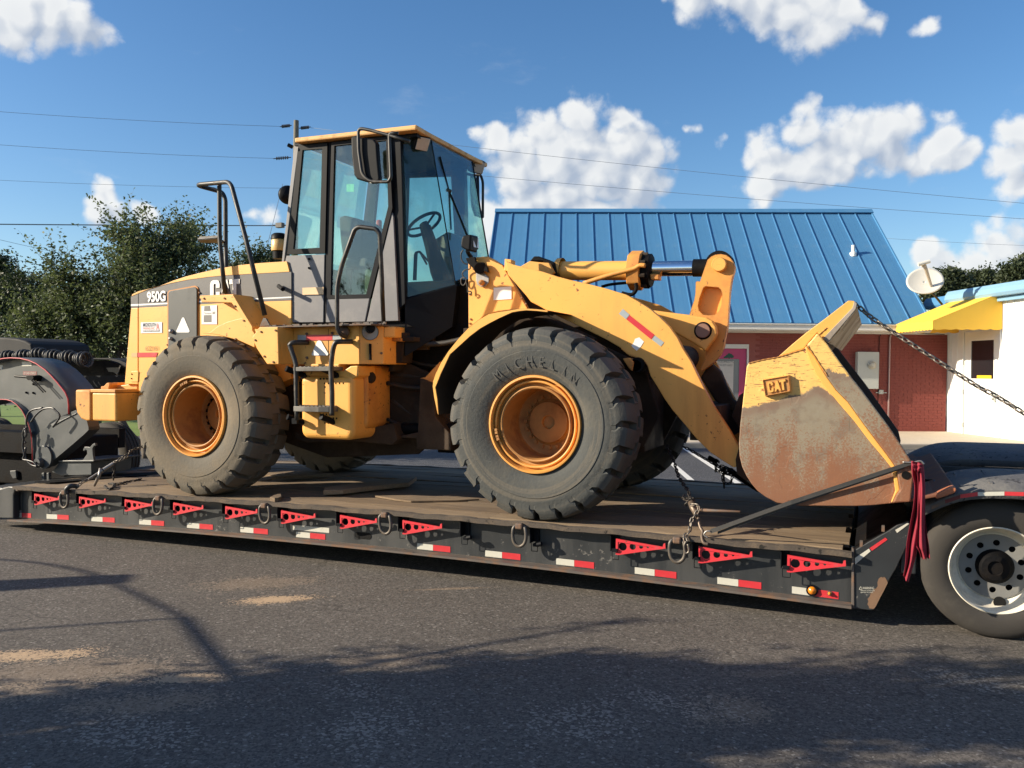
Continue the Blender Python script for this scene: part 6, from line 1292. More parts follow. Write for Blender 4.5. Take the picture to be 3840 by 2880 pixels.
def ribbon(name, x0, x1, y0, y1, fz0, fz1, m_, par, n=26, **k):
    xx = np.linspace(x0, x1, n); q = M(); v = []
    for x in xx: v += [(x, y0, fz0(x)), (x, y1, fz0(x)), (x, y1, fz1(x)), (x, y0, fz1(x))]
    f = []
    for i in range(n-1):
        a = i*4; b = a+4
        for c in range(4): d = (c+1) % 4; f.append((a+c, a+d, b+d, b+c))
    f += [(3, 2, 1, 0), tuple((n-1)*4+c for c in range(4))]; q.add(v, f); return q.obj(name, m_, par, **k)
YW = .105
ribbon('side_beam', XL, XR, YW, YW+.03, lambda x: zbot(x)+.018, lambda x: ztop(x)-.035, trailer_m, tr)
ribbon('side_beam', XL, XR, DW-YW-.03, DW-YW, lambda x: zbot(x)+.018, lambda x: ztop(x)-.035, trailer_m, tr)
ribbon('bottom_flange', XL-.1, XR, -.005, .16, lambda x: zbot(x), lambda x: zbot(x)+.018, trailer_r, tr); ribbon('bottom_flange', XL, XR, DW-.16, DW, lambda x: zbot(x), lambda x: zbot(x)+.018, trailer_r, tr)
edge_m = mat('worn_deck_edge', (.075,.06,.048), .85, var=.4, vscale=9, dirt=.6, dcol=(.16,.12,.085), dscale=7, wamt=.5, wcol=(.02,.018,.015), bump=.3)
random.seed(3)
zj = lambda x: ztop(x)+.004*math.sin(x*9)+.003*math.sin(x*23+1)
ribbon('deck_edge', XL, XR, -.01, .055, lambda x: zj(x)-.038, lambda x: zj(x)-.002, edge_m, tr, n=120)
ribbon('deck_edge', XL, XR, DW-.055, DW+.01, lambda x: zj(x)-.038, lambda x: zj(x)+.004, edge_m, tr, n=60)
np_ = 13; pwid = (DW-.12)/np_
for i in range(np_):
    y0 = .06+i*pwid; x = XL
    cuts = [XL]+sorted(XL+(XR-XL)*(k/3+random.uniform(-.08, .08)) for k in (1, 2))+[XR-(.06 if i % 3 == 0 else .02)]
    for a, b in zip(cuts, cuts[1:]):
        dz = random.uniform(-.009, .004); wv = random.random()*6
        n = 14; xx = np.linspace(a+.004, b-.004, n); v = []
        for xk in xx:
            e0 = .004*math.sin(xk*5+wv)+random.uniform(0, .004); e1 = .004*math.sin(xk*6+wv+2)-random.uniform(0, .004)
            z = ztop(xk)+dz+.003*math.sin(xk*3+wv); v += [(xk, y0+.004+e0, z-.04), (xk, y0+pwid-.005+e1, z-.04), (xk, y0+pwid-.005+e1, z), (xk, y0+.004+e0, z)]
        f = []
        for k in range(n-1):
            p0 = k*4
            for c in range(4): d = (c+1) % 4; f.append((p0+c, p0+d, p0+4+d, p0+4+c))
        f += [(3, 2, 1, 0), tuple((n-1)*4+c for c in range(4))]; M().add(v, f).obj('plank', wood2, tr)
ribbon('deck_pan', XL+.05, XR-.02, .14, DW-.14, lambda x: ztop(x)-.10, lambda x: ztop(x)-.06, dark, tr)
for k in range(22):
    x = XL+.3+k*(XR-XL-.5)/21; z = ztop(x)-.11
    M().box((x-.04, .14, z-.12), (x+.04, DW-.14, z+.005)).obj('crossbeam', dark, tr)
for y in (.95, 2.2): ribbon('main_beam', XL-.2, XR, y, y+.12, lambda x: zbot(x)+.02, lambda x: ztop(x)-.235, dark, tr)
# lettering-free details on the side: slot, tape
def tape2(x0, x1, zc0, zc1, m_, y=YW-.003): 
    v = []; 
    return M().prism([(x0, y, zc0(x0)), (x1, y, zc0(x1)), (x1, y, zc1(x1)), (x0, y, zc1(x0))], (0, .002, 0)).obj('reflective_tape', m_, tr)
for a, b in ((50,118),(176,259),(344,431),(523,616),(702,799),(902,1005),(1111,1220),(1565,1689),(1820,1952),(2086,2228),(2381,2537),(2691,2856),(2971,3146)):
    x0 = PX(a, YW, 2000); x1 = PX(b, YW, 2000); xm = x0+(x1-x0)*.48; l0 = lambda x: zbot(x)+.030; l1 = lambda x: zbot(x)+.082
    tape2(x0, xm, l0, l1, whtape); tape2(xm+.002, x1, l0, l1, redd)
x0, x1 = PX(1099, YW, 1985), PX(1235, YW, 1995); tape2(x0, x1, lambda x: zbot(x)+.098, lambda x: zbot(x)+.145, whtape)
sx0, sx1 = PX(1332, YW, 2008), PX(1393, YW, 2012); sz = PT('G', 482, 569, YW)[2]
slot = [( (sx0+.03)+.03*math.cos(t), YW-.004, sz+.03*math.sin(t)) for t in np.linspace(math.pi/2, 1.5*math.pi, 8)]+[((sx1-.03)+.03*math.cos(t), YW-.004, sz+.03*math.sin(t)) for t in np.linspace(-math.pi/2, math.pi/2, 8)]
M().prism(slot, (0, .003, 0)).obj('slot', mat('hole_black', (.002,.002,.002), 1.), tr)
for px, py, r in ((T('H',1700,1235)[0], T('H',1700,1235)[1], .042), (T('H',1832,1257)[0], T('H',1832,1257)[1], .017)):
    c = P(px, py, YW-.01); o = M().lathe([(0,-.006),(r,-.006),(r,.02)], c, (0,1,0), 24).obj('marker_lamp', black if r > .03 else trailer_r, tr, smooth=True, auto=40)
    M().lathe([(0,-.026),(r*.45,-.022),(r*.7,-.006)], c, (0,1,0), 24).obj('lens', amber, o, smooth=True)
# outrigger brackets and their holders
YBk = .015
ref = np.array(PL('H', YBk, [(1515,968),(1930,1036),(1938,1010),(1955,1006),(1957,1050),(1800,1068),(1540,1101),(1512,1097)])); ax0 = ref[0][0]; az0 = ztop(ax0)
o2 = [(p[0]-ax0, p[2]-az0) for p in ref]
inn3 = [(p[0]-ax0, p[2]-az0) for p in PL('H', YBk, [(1533,994),(1850,1040),(1700,1062),(1552,1083),(1533,1080)])]
holes = []
for hx, hy, hr in ((1574,1033,34),(1663,1034,26),(1738,1036,16),(1797,1037,10)):
    p = PT('H', hx, hy, YBk); holes.append((p[0]-ax0, p[2]-az0, hr/2.0109/515))
base_rim = base_web = None
def holder(x, empty=False):
    z = ztop(x); q = M()
    q.box((x-.048, YBk-.005, z-.175), (x-.040, YW, z-.045)); q.box((x-.048, YBk+.01, z-.05), (x+.012, YW, z-.043)); q.box((x-.04, YW-.02, z-.17), (x+.01, YW, z-.05))
    zz = z-.185
    if empty: q.box((x-.02, YBk, z-.20), (x+.03, YW-.01, z-.175)); q.cyl((x+.02, YBk, z-.18), (x+.06, YBk, z-.17), .02, 8)
    else: q.box((x-.03, YBk-.02, z-.176), (x+.015, YBk+.03, z-.150)); 
    for a, b in (((x-.035, zz+.01), (x-.035, zz-.055)), ((x-.035, zz-.055), (x+.02, zz-.055)), ((x+.02, zz-.055), (x+.02, zz+.02))):
        q.tube([(a[0], YBk+.01, a[1]), (b[0], YBk+.01, b[1])], .0035, 6)
    q.obj('bracket_holder', blackm, tr, bevel=.002)
for k, bx in enumerate((130,298,469,651,846,1055,1276,1510,2310,2620,2953)):
    x = PX(bx, YBk, 1900+ (bx/3194)*130); z = ztop(x); holder(x)
    sl = (ztop(x+.3)-ztop(x-.1))/.4
    if base_rim is None:
        br = plate('outrigger_bracket', o2, [inn3[::-1]], .014, (x, YBk+.003, z), (1,0,0), (0,0,1), redp, tr, bevel=.003)
        wb_ = plate('bracket_web', [(a+.004*0, b) for a, b in o2], [circ(hx, hy, hr, 20)[::-1] for hx, hy, hr in holes], .006, (x, YBk+.004, z), (1,0,0), (0,0,1), redp, br)
        base_rim, base_web, bo = br, wb_, np.array([x, 0, z])
    else:
        d = np.array([x, 0, z])-bo; c = base_rim.copy(); COL.objects.link(c); ORG[c] = ORG[base_rim]+d; c.parent = tr; c.location = ORG[c]-ORG[tr]; c.rotation_euler = (0, -math.atan(sl)*.6, 0)
        w2_ = base_web.copy(); COL.objects.link(w2_); w2_.parent = c; w2_.location = ORG[base_web]-ORG[base_rim]
for bx in (1743, 2006): holder(PX(bx, YBk, 1960), True)
# lashing rings along the edge
for bx in (244, 597, 993, 1444, 1949, 2540):
    x = PX(bx, -.02, 1880+bx/3194*130); z = ztop(x); s = M()
    pth = [(1.22*a_, 1.22*b_) for a_, b_ in [(-.030,-.008),(-.045,-.03),(-.048,-.085),(-.035,-.128),(0,-.148),(.035,-.128),(.050,-.085),(.046,-.03),(.030,-.008)]]
    a = random.uniform(-.1, .1)
    s.tube(smooth_path([(x+p[0]*math.cos(a)-(p[1])*math.sin(a), -.03-.1*p[1]*0+(.012 if abs(p[1]) < .02 else 0), z-.02+p[1]) for p in pth], 4), .0145, 10)
    s.obj('lashing_ring', mat('worn_ring_steel', (.11,.10,.09), .5, .5, var=.3, vscale=15, dirt=.5, dcol=(.16,.12,.08)), tr, smooth=True)
    M().box((x-.032, -.05, z-.055), (x+.032, .02, z-.004)).obj('ring_lug', trailer_r, tr, bevel=.012)
# rounded front corner and end plates
q = M(); q.prism([(p[0], .02, p[2]) for p in PL('F', .02, [(-140,300),(-60,262),(20,240),(60,228),(100,232),(100,262),(92,292),(92,450),(30,450),(-140,440)])], (0, .08, 0)); q.obj('front_corner', trailer_m, tr, bevel=.012)
xl2 = PX(-60, .05, 1900)
M().box((xl2, .10, .22), (XL, DW-.1, ztop(XL)-.05)).obj('front_crossbeam', trailer_m, tr, bevel=.01)
q = M(); q.prism(PL('F', .03, [(20,236),(70,228),(240,245),(250,258),(90,262),(20,262)]), (0, .03, 0)); q.obj('deck_edge', trailer_r, tr, bevel=.006)
for k in range(2):
    y = .25+k*.5; q = M(); q.prism([(XL+.02, y, ztop(XL)+.012), (XL+.25, y+.02, ztop(XL)+.01), (XL+.9, 1.7+k*.2, ztop(XL)+.008), (XL+.8, 1.72+k*.2, ztop(XL)+.008)], (0, 0, .012)); q.obj('rubber_strip', dark, tr)
# rear gusset and slope
ys = .07
gp_ = [(592,905),(700,842),(850,757),(905,720),(990,690),(1002,720),(1000,770),(975,880),(900,1035),(830,1155),(742,1335),(720,1345),(592,1332)]
M().prism(PL('I', ys, gp_), (0, .03, 0)).obj('rear_gusset', trailer_m, tr, bevel=.006)
M().prism(PL('I', ys-.01, [(574,890),(592,895),(594,1332),(572,1328)]), (0, .05, 0)).obj('beam_end', trailer_r, tr, bevel=.004)
M().prism(PL('I', ys-.003, [(772,1112),(790,1100),(803,1107),(812,1099),(824,1112),(838,1142),(810,1200),(780,1255),(752,1312),(735,1334),(702,1330),(697,1312),(688,1300),(696,1280),(690,1262),(708,1240),(712,1215),(730,1204),(733,1188),(752,1186),(764,1168),(762,1140)]), (0, .002, 0)).obj('rust_patch', mat('brown_rust', (.17,.10,.06), .85, var=.3, vscale=12), tr)
for a, b, c, d, m_ in (((597,962),(700,893),(712,912),(600,1008),whtape), ((705,890),(820,812),(836,827),(722,909),redd), ((892,757),(985,703),(993,712),(906,778),whtape)):
    M().prism(PL('I', ys-.003, [a, b, c, d]), (0, .002, 0)).obj('reflective_tape', m_, tr)
wl = PT('I', 620, 1180, ys-.004); tx('lettering', 'WARNING', 'I', 655, 1190, ys-.0035, 738, 1172, whtape, tr); tx('lettering', 'REMOVE OUTRIGGERS', 'I', 640, 1204, ys-.0035, 742, 1196, whtape, tr); tx('lettering', 'BEFORE MOVING', 'I', 640, 1217, ys-.0035, 730, 1209, whtape, tr)
q = M(); q.tube(bend([PT('I', 628, 1192, ys-.004), PT('I', 640, 1170, ys-.004), PT('I', 652, 1190, ys-.004), PT('I', 628, 1192, ys-.004)], .002), .0015, 5); q.obj('warning_print', whtape, tr)
slp = PL('I', ys+.04, [(592,905),(850,757),(990,690)]); s0, s1, s2 = [np.array(p) for p in slp]
hi = s2[2]+.10
xe = s2[0]+.12
M().prism([s0, s1, s2, (xe, ys+.04, hi), (xe+2.6, ys+.04, hi+.02), (xe+2.6, ys+.04, hi-.12), (xe, ys+.04, hi-.14), s2-Z_*.08, s1-Z_*.08, s0-Z_*.08][:3]+[s2-Z_*.08, s1-Z_*.08, s0-Z_*.08], (0, DW-.2, 0)).obj('rear_slope', dark, tr, bevel=.004)  # darker than the trailer paint: the bucket's shade put into the colour
q = M(); q.box((s2[0], .86, .55), (4.2, .95, .98)); q.box((s2[0], 2.05, .55), (4.2, 2.14, .98)); q.box((s2[0], .951, .86), (4.2, 2.049, .9)); q.box((s2[0]-.05, .10, .40), (s2[0]+.05, DW-.1, .72)); q.obj('rear_frame', trailer_m, tr, bevel=.01)
for x, y in ((640,880),(800,768)): M().box(tuple(PT('I', x-8, y, ys)), tuple(np.array(PT('I', x-8, y, ys))+[.02, .03, .045])).obj('slope_lug', trailer_r, tr)
# rear mudguards, near and far
gm = mat('chequered_guard_paint', (.10,.10,.105), .8, var=.3, vscale=6, dirt=.7, dcol=(.17,.165,.155), dscale=1.8, wamt=.6, wscale=26, wcol=(.045,.045,.05), bump=.9, bscale=22, spec=.25)
def guard(Y, wd, hgt):
    path = PL('h', Y, [(660,1098),(780,1040),(900,985),(1000,945),(1110,905),(1240,868),(1370,845),(1500,832),(1700,822),(1900,824),(2100,832)]) if Y < 1 else None
    if path is None: path = [(p[0], Y, p[2]) for p in PL('h', -.02, [(660,1098),(780,1040),(900,985),(1000,945),(1110,905),(1240,868),(1370,845),(1500,832),(1700,822),(1900,824),(2100,832)])]
    last = path[-1]; path += [(last[0]+k*.5, Y, last[2]+.0) for k in range(1, 6)]
    n = len(path); q = M(); secs = [(0, -.05), (0, 0), (.05, .025), (.20, .05), (wd*.6, .06), (wd, .055), (wd, .03)]
    v = []
    for p in path:
        for dy, dz in secs: v.append((p[0], Y+dy, p[2]+dz*(1 if dz < 0 else hgt)))
    m = len(secs); f = [(i*m+j, i*m+j+1, (i+1)*m+j+1, (i+1)*m+j) for i in range(n-1) for j in range(m-1)]
    q.add(v, f); o = q.obj('mudguard', gm, tr, smooth=True, auto=30); o.modifiers.new('s', 'SOLIDIFY').thickness = .012
    for k in range(2, n-1, 3):
        p = path[k]; b = M(); b.prism([(p[0], Y+.06, p[2]+.03*hgt), (p[0]+.02, Y+.06, p[2]+.03*hgt), (p[0]+.02, Y+wd*.7, p[2]+.065*hgt), (p[0], Y+wd*.7, p[2]+.065*hgt)], (0, 0, .018)); b.obj('grip_bar', gm, o)
    if Y < 1:
        for i, (a, b_, m_) in enumerate((((1235,878),(1500,842),redd), ((1504,842),(1910,834),whtape), ((1914,834),(2212,842),redd), ((790,1052),(1000,960),trailer_r), ((1000,960),(1230,885),mat('dark_red_tape',(.12,.02,.02),.6)))):
            y2 = a[1]; A0 = PT('h', a[0], a[1], Y-.014); B0 = PT('h', b_[0], b_[1], Y-.014)
            mid = (A0+B0)/2; M().prism([A0, B0, B0-Z_*.026, A0-Z_*.026], (0, .002, 0)).obj('reflective_tape', m_, o)
    return o
guard(-.03, .80, 1.); guard(DW-1.15, 1.12, 1.2)
M().box((s2[0]+.05, .60, .5), (4.2, .62, 1.02)).obj('inner_guard', dark, tr)
# truck wheels under the rear
def truck_wheel(x, y, z, parent, nm='rear_wheel', r=.475, face=True, col=None):
    col = col or cream
    prof = [(.285,-.115),(.30,-.13),(.35,-.142),(.42,-.138),(.452,-.118),(.468,-.10),(.475,-.07)]
    pr2 = [(a*r/.475, b) for a, b in prof]; pp = pr2+[(r-.012,-.068),(r-.012,-.052),(r,-.05),(r,-.018),(r-.012,-.016),(r-.012,.0)]
    pp = pp+[(a, -b) for a, b in pp[::-1]]
    o = M().lathe(pp, (x, y, z), (0,1,0), 64).obj(nm, rubber_t, parent, smooth=True, auto=35)
    if not face: return o
    c = np.array([x, y, z])
    M().lathe([(.292,-.11),(.300,-.128),(.292,-.135),(.282,-.120),(.277,-.06),(.262,.0),(.232,.028),(.222,.022)], c, (0,1,0), 64).obj('rim', col, o, smooth=True, auto=35)
    plate('rim', circ(0, 0, .223, 48), [circ(0, 0, .118, 32)[::-1]]+[circ(.165*math.cos(t), .165*math.sin(t), .0215, 14)[::-1] for t in [k*2*math.pi/10+.25 for k in range(10)]], .012, c+Y_*.018, (1,0,0), (0,0,1), mat('shaded_wheel_disc', (.19,.19,.18), .6, var=.15, vscale=6, dirt=.5, dcol=(.14,.13,.12)), o)  # cream disc greyed: the shade inside the rim is painted into it
    M().lathe([(.13,.06),(.125,.02),(.10,-.03),(.085,-.05),(.05,-.055),(.045,-.04),(0,-.04)], c, (0,1,0), 32).obj('hub', dark, o, smooth=True, auto=40)
    M().lathe([(0,0),(.04,0)], c+np.array([.03, -.012, -.243]), (0,1,-.3), 16).obj('hand_hole', mat('hole_black', (.002,.002,.002)), o)
    M().lathe([(0,.07),(.28,.07)], c, (0,1,0), 24).obj('brake_drum', dark, o)
    return o
cw = P(*T('I', 1648, 1098), .03)
wxt = float(cw[0]); 
truck_wheel(wxt, .215, .478, tr); truck_wheel(wxt, .50, .478, tr, face=False); truck_wheel(wxt+1.3, .215, .478, tr); truck_wheel(wxt+1.3, .5, .478, tr, face=False)
for x in (wxt, wxt+1.3): truck_wheel(x, DW-.155, .478, tr, face=False); truck_wheel(x, DW-.5, .478, tr, face=False); M().cyl((x, .5, .478), (x, DW-.5, .478), .07, 12).obj('axle', dark, tr)
# ---- gooseneck
Yn = .86
outer = [(-400,640),(-150,600),(0,572),(80,550),(150,534),(250,526),(380,532),(500,560),(600,602),(720,685),(800,762),(880,850),(950,935),(1000,1000),(1035,1080),(1047,1180),(1047,1300)]
inner = PL('b', Yn, [(548,560),(545,330),(535,200),(525,80)])+PL('a', Yn, [(497,1620),(480,1520),(450,1420),(410,1330),(360,1240),(290,1165),(220,1118),(150,1098),(80,1095),(0,1105),(-400,1200)])
op = PL('a', Yn, outer)
M().prism(op+PL('a', Yn, [(700,1500),(560,1620)])+PL('b', Yn, [(600,420)])+inner, (0, .04, 0)).obj('gooseneck', goose, tr, bevel=.004, label='grey gooseneck plate with hydraulic levers and gauge')
M().prism([(p[0], 1.12, p[2]) for p in op+PL('a', Yn, [(700,1500),(560,1620)])+PL('b', Yn, [(600,420)])+inner], (0, .04, 0)).obj('gooseneck', goose, tr)
def skin(pts, y0, y1, th, m_, nm):
    q = M(); n = len(pts); v = [(p[0], y0, p[2]) for p in pts]+[(p[0], y1, p[2]) for p in pts]; q.add(v, [(i, i+1, n+i+1, n+i) for i in range(n-1)]); o = q.obj(nm, m_, tr, smooth=True, auto=50); s = o.modifiers.new('s', 'SOLIDIFY'); s.thickness = th; s.offset = 0; return o
skin(op, Yn-.09, 1.20, .016, goose, 'gooseneck_skin'); skin(inner, Yn-.05, 1.18, .016, goose, 'gooseneck_skin')
q = M(); q.tube([np.array(p)-Y_*.10 for p in op], .009, 6); q.tube([np.array(p)-Y_*.06 for p in inner[:-1]], .007, 6); q.obj('red_edge', redline, tr, smooth=True)
M().prism(PL('a', Yn-.003, [(302,577),(435,575),(437,635),(302,640)]), (0, .002, 0)).obj('worn_decal', whtape, tr); M().prism(PL('a', Yn-.003, [(-60,628),(38,620),(30,680),(-60,690)]), (0, .002, 0)).obj('worn_decal', whtape, tr)
pl_ = M().prism(PL('a', Yn-.003, [(318,708),(508,710),(508,763),(318,762)]), (0, .002, 0)).obj('instruction_plate', mat('faded_red_plate', (.20,.06,.06), .6), tr)
tx('lettering', 'LIFT LOWER GOOSENECK', 'a', 330, 750, Yn-.0035, 498, 720, whtape, pl_)
q = M(); q.tube([PT('a', 208, 776, Yn-.12), PT('a', 390, 792, Yn-.10)], .016, 8); q.prism(PL('a', Yn-.12, [(365,775),(400,768),(450,770),(462,800),(440,832),(385,832),(362,805)]), (0, .12, 0)); q.tube([PT('a', 425, 820, Yn-.11), PT('a', 598, 1000, Yn-.10)], .008, 8); q.tube([PT('a', 450, 815, Yn-.11), PT('a', 630, 994, Yn-.10)], .008, 8); q.obj('control_valve', black, tr)
g_ = M().lathe([(0,-.05),(.036,-.05),(.042,-.045),(.042,.0)], PT('a', 545, 805, Yn), (0,1,0), 24).obj('gauge', black, tr, smooth=True, auto=40); M().lathe([(0,-.052),(.033,-.052)], PT('a', 545, 805, Yn), (0,1,0), 24).obj('gauge_face', mat('gauge_face', (.42,.38,.26), .4, coat=.4), g_)
for x, y in ((460,886),(362,1003),(458,1007)): M().cyl(PT('a', x, y, Yn), PT('a', x, y, Yn-.015), .014, 8).obj('bolt', dark, tr)
M().lathe([(0,-.002),(.026,-.002)], PT('a', 965, 1060, Yn), (0,1,0), 20).obj('slot', mat('hole_black', (.002,.002,.002)), tr)
armp = PL('a', Yn-.09, [(510,1590),(600,1503),(690,1420),(735,1390),(870,1320),(1050,1243),(1200,1395),(1222,1480)])+PL('b', Yn-.09, [(1310,50),(1250,110),(1130,215),(930,385),(800,490),(640,605),(585,590),(548,520),(542,330),(545,120)])
M().prism(armp, (0, .16, 0)).obj('gooseneck_arm', goose, tr, bevel=.012)
bv = PL('a', Yn-.09, [(716,1440),(735,1392),(870,1322),(1048,1246),(1062,1292),(900,1372),(732,1470)]); bq0 = [np.array(p) for p in bv]
for i in (1, 2, 3): bq0[i] = bq0[i]+np.array([0, .05, 0])
M().prism([p-Y_*.012 for p in bq0], (0, .03, 0)).obj('arm_edge', mat('lit_gooseneck_bevel', (.17,.175,.17), .5, var=.1), tr)  # paler than the arm: light caught by the bevel, put into the colour
M().prism([np.array(PT('b', 640, 455, Yn-.12))+np.array([.145*math.cos(t), 0, .145*math.sin(t)]) for t in np.linspace(0, 2*math.pi, 28, endpoint=False)], (0, .05, 0)).obj('pivot_plate', goose, tr, bevel=.004)
M().lathe([(0,-.02),(.012,-.02),(.016,-.05),(.055,-.05),(.062,-.04),(.062,.03)], PT('b', 598, 530, Yn-.13), (0,1,0), 24).obj('pivot_pin', goose, tr, smooth=True, auto=35)
def GP(pts, Y, th, m_, nm): return M().prism(PL('b', Y, pts), (0, th, 0)).obj(nm, m_, tr, bevel=.004)
GP([(862,502),(1385,495),(1385,520),(862,524)], Yn-.05, .7, goose, 'base_plate'); GP([(880,528),(1350,528),(1352,712),(900,722),(770,672)], Yn-.02, .6, goose, 'base_block')
GP([(1222,498),(1290,405),(1285,350),(1265,340),(1240,365),(1228,340),(1250,300),(1290,298),(1330,305),(1370,262),(1405,240),(1418,285),(1395,280),(1368,325),(1375,420),(1388,496)], Yn-.03, .03, goose, 'lock_hook')
GP([(615,690),(650,680),(652,800),(618,806)], Yn, .04, goose, 'stop_plate'); GP([(688,690),(720,680),(722,780),(690,790)], Yn, .04, goose, 'stop_plate'); GP([(145,655),(230,650),(240,760),(190,770),(150,700)], Yn+.3, .03, goose, 'stop_plate')
for kk, pth in enumerate(([('a',370,1560),('a',365,1400),('a',395,1290),('a',460,1240),('a',590,1215)], [('a',430,1410),('a',500,1310),('a',600,1232),('a',720,1218),('a',765,1250),('a',825,1335),('a',732,1480)],
             [('b',398,0),('b',385,90),('b',350,180),('b',338,300),('b',360,420),('b',342,482),('b',420,500),('b',500,528),('b',548,585)], [('a',320,1640),('a',318,1560),('a',350,1500),('a',365,1600),('b',370,60),('b',380,160)],
             [('b',362,90),('b',345,190),('b',380,240)], [('b',360,420),('b',380,310),('b',380,460),('b',460,560),('b',560,590)])):
    M().tube(smooth_path([PT(z, x, y, Yn-.16-.03*kk % .1) for z, x, y in pth], 6), .012, 8).obj('hose', mat('glossy_hose', (.03,.03,.032), .35, var=.2), tr, smooth=True)
# ================================================================== TRUCK TRACTOR AT THE LEFT
tk = thing('truck_tractor', (-12.5, 1.6, 0), 'black truck tractor coupled to the gooseneck at the left edge', 'truck')
M().box((-15, 1.05, .75), (-9.75, 1.15, 1.02)).obj('chassis_rail', dark, tk); M().box((-15, 2.1, .75), (-9.75, 2.2, 1.02)).obj('chassis_rail', dark, tk)
M().box((-14.5, 1.2, .3), (-9.7, 2.05, .95)).obj('chassis_deck', dark, tk, bevel=.02)
for x in (-10.9, -12.2): truck_wheel(x, .20, .52, tk, 'wheel', r=.52, face=True, col=steel); truck_wheel(x, 2.95, .52, tk, 'wheel', r=.52, face=False)
q0 = D(-25, 1697, 13.2); truck_wheel(float(q0[0]), float(q0[1]), .55, tk, 'wheel', r=.55)
M().prism(PL('a', 2.0, [(-300,240),(0,236),(100,240),(250,256),(350,286),(425,330),(440,400),(430,470),(380,500),(-300,500)]), (0, 1.0, 0)).obj('mudguard', mat('matt_black_guard', (.020,.021,.023), .65, var=.2, spec=.2), tk, bevel=.03, seg=4)
M().prism(PL('a', 2.45, [(1195,540),(1300,526),(1500,524),(1650,556),(1800,620),(1800,650),(1730,640),(1640,590),(1500,548),(1300,543),(1200,552)]), (0, .6, 0)).obj('mudguard', mat('matt_black_guard', (.025,.026,.028), .6), tk, bevel=.004)
M().prism(PL('a', 2.35, [(880,780),(1060,772),(1850,765),(1850,980),(900,980)]), (0, .1, 0)).obj('frame_side', mat('dark_blue_black', (.010,.013,.018), .6, spec=.08), tk)
M().prism(PL('a', 3.0, [(1470,660),(1655,655),(1620,757),(1570,720),(1500,715)]), (0, .01, 0)).obj('mudflap_plate', goose, tk); M().tube([PT('a', 1672, 620, 2.9), PT('a', 1620, 757, 2.9)], .008, 6).obj('stay', steel, tk)
M().prism(PL('a', 3.05, [(850,620),(1200,560),(1500,560),(1760,640),(1760,800),(850,800)]), (0, .5, 0)).obj('tank', dark, tk)
hp = []
for k in range(640):
    s = k/640; px = -150+1350*s; py = 478+20*math.sin(s*7)+(18 if s > .55 else 0)+ (40 if s > .6 else 0)*s; c = PT('a', px, py, 1.85); rr = .05+.035*s+.02*math.sin(s*40); t = k*.62; hp.append(c+np.array([.02*math.sin(t*.5), rr*math.cos(t), rr*math.sin(t)]))
M().tube(hp, .015, 6).obj('coiled_hose', mat('grey_black_hose', (.035,.036,.036), .55, var=.3, vscale=5), tk, smooth=True)

# ================================================================== CHAINS, BINDERS, STRAP, RAG, LOOSE BOARDS
def link_mesh(nm, m_, L=.050, wd=.034, r=.0058):
    pts = []; h = (L-wd)/2+.002; rr = wd/2-r
    for k in range(7): a = -math.pi/2+math.pi*k/6; pts.append((h+rr*math.cos(a), rr*math.sin(a), 0))
    for k in range(7): a = math.pi/2+math.pi*k/6; pts.append((-h+rr*math.cos(a), rr*math.sin(a), 0))
    q = M().tube(pts, r, 6, closed=True); me = bpy.data.meshes.new(nm); me.from_pydata(q.v, [], q.f); me.materials.append(m_); me.shade_smooth(); return me
lk_a = link_mesh('link', chainm); lk_d = link_mesh('link', chaind); lk_b = link_mesh('link', chainm, .056, .038, .0066)
def links(par, path, me, pitch=.037, jit=.0, flip=0):
    p = [np.asarray(a, float) for a in path]; seg = [np.linalg.norm(b-a) for a, b in zip(p, p[1:])]; tot = sum(seg); n = max(1, int(tot/pitch)); cum = np.cumsum([0]+seg)
    for k in range(n):
        s = (k+.5)*tot/n; i = min(np.searchsorted(cum, s)-1, len(p)-2); i = max(i, 0); a = p[i]+(p[i+1]-p[i])*(s-cum[i])/max(seg[i], 1e-9); t = (p[i+1]-p[i])/max(seg[i], 1e-9)
        up = Z_ if abs(t[2]) < .93 else Y_; u = np.cross(up, t); u /= np.linalg.norm(u); v_ = np.cross(t, u); ang = (k+flip) % 2*math.pi/2+.75+random.uniform(-.25, .25)
        uu = u*math.cos(ang)+v_*math.sin(ang); ww = np.cross(t, uu)
        if jit: a = a+rng.normal(size=3)*jit
        o = bpy.data.objects.new('link', me); COL.objects.link(o); o.parent = par
        mt = Matrix([[t[0], uu[0], ww[0], 0], [t[1], uu[1], ww[1], 0], [t[2], uu[2], ww[2], 0], [0, 0, 0, 1]])
        o.matrix_local = Matrix.Translation(Vector(a-ORG[par])) @ mt
def CH(nm, loc, lb, cat='chain', group='tie-down chains'): return thing(nm, tuple(loc), lb, cat, group)
def hook(par, p, m_, s=.05, dirx=1): M().tube(smooth_path([p, p-Z_*s, p-Z_*s*1.7+X_*s*.3*dirx, p-Z_*s*1.5+X_*s*.8*dirx, p-Z_*s*1.0+X_*s*.75*dirx], 4), .010, 8).obj('hook', m_, par, smooth=True)
# long chain from the bucket to the right
a = PT('E', 1012, 226, Yb+.05); b = P(3840, 1550, -.12); c = P(4700, 2120, -.3)
c1 = CH('chain', a, 'taut steel chain running from the bucket spill guard across the brick wall to the right')
pth = smooth_path([a, P(3270, 1192, .0), P(3480, 1330, -.05), P(3660, 1445, -.09), b, c], 6); links(c1, pth, lk_b, .0405)
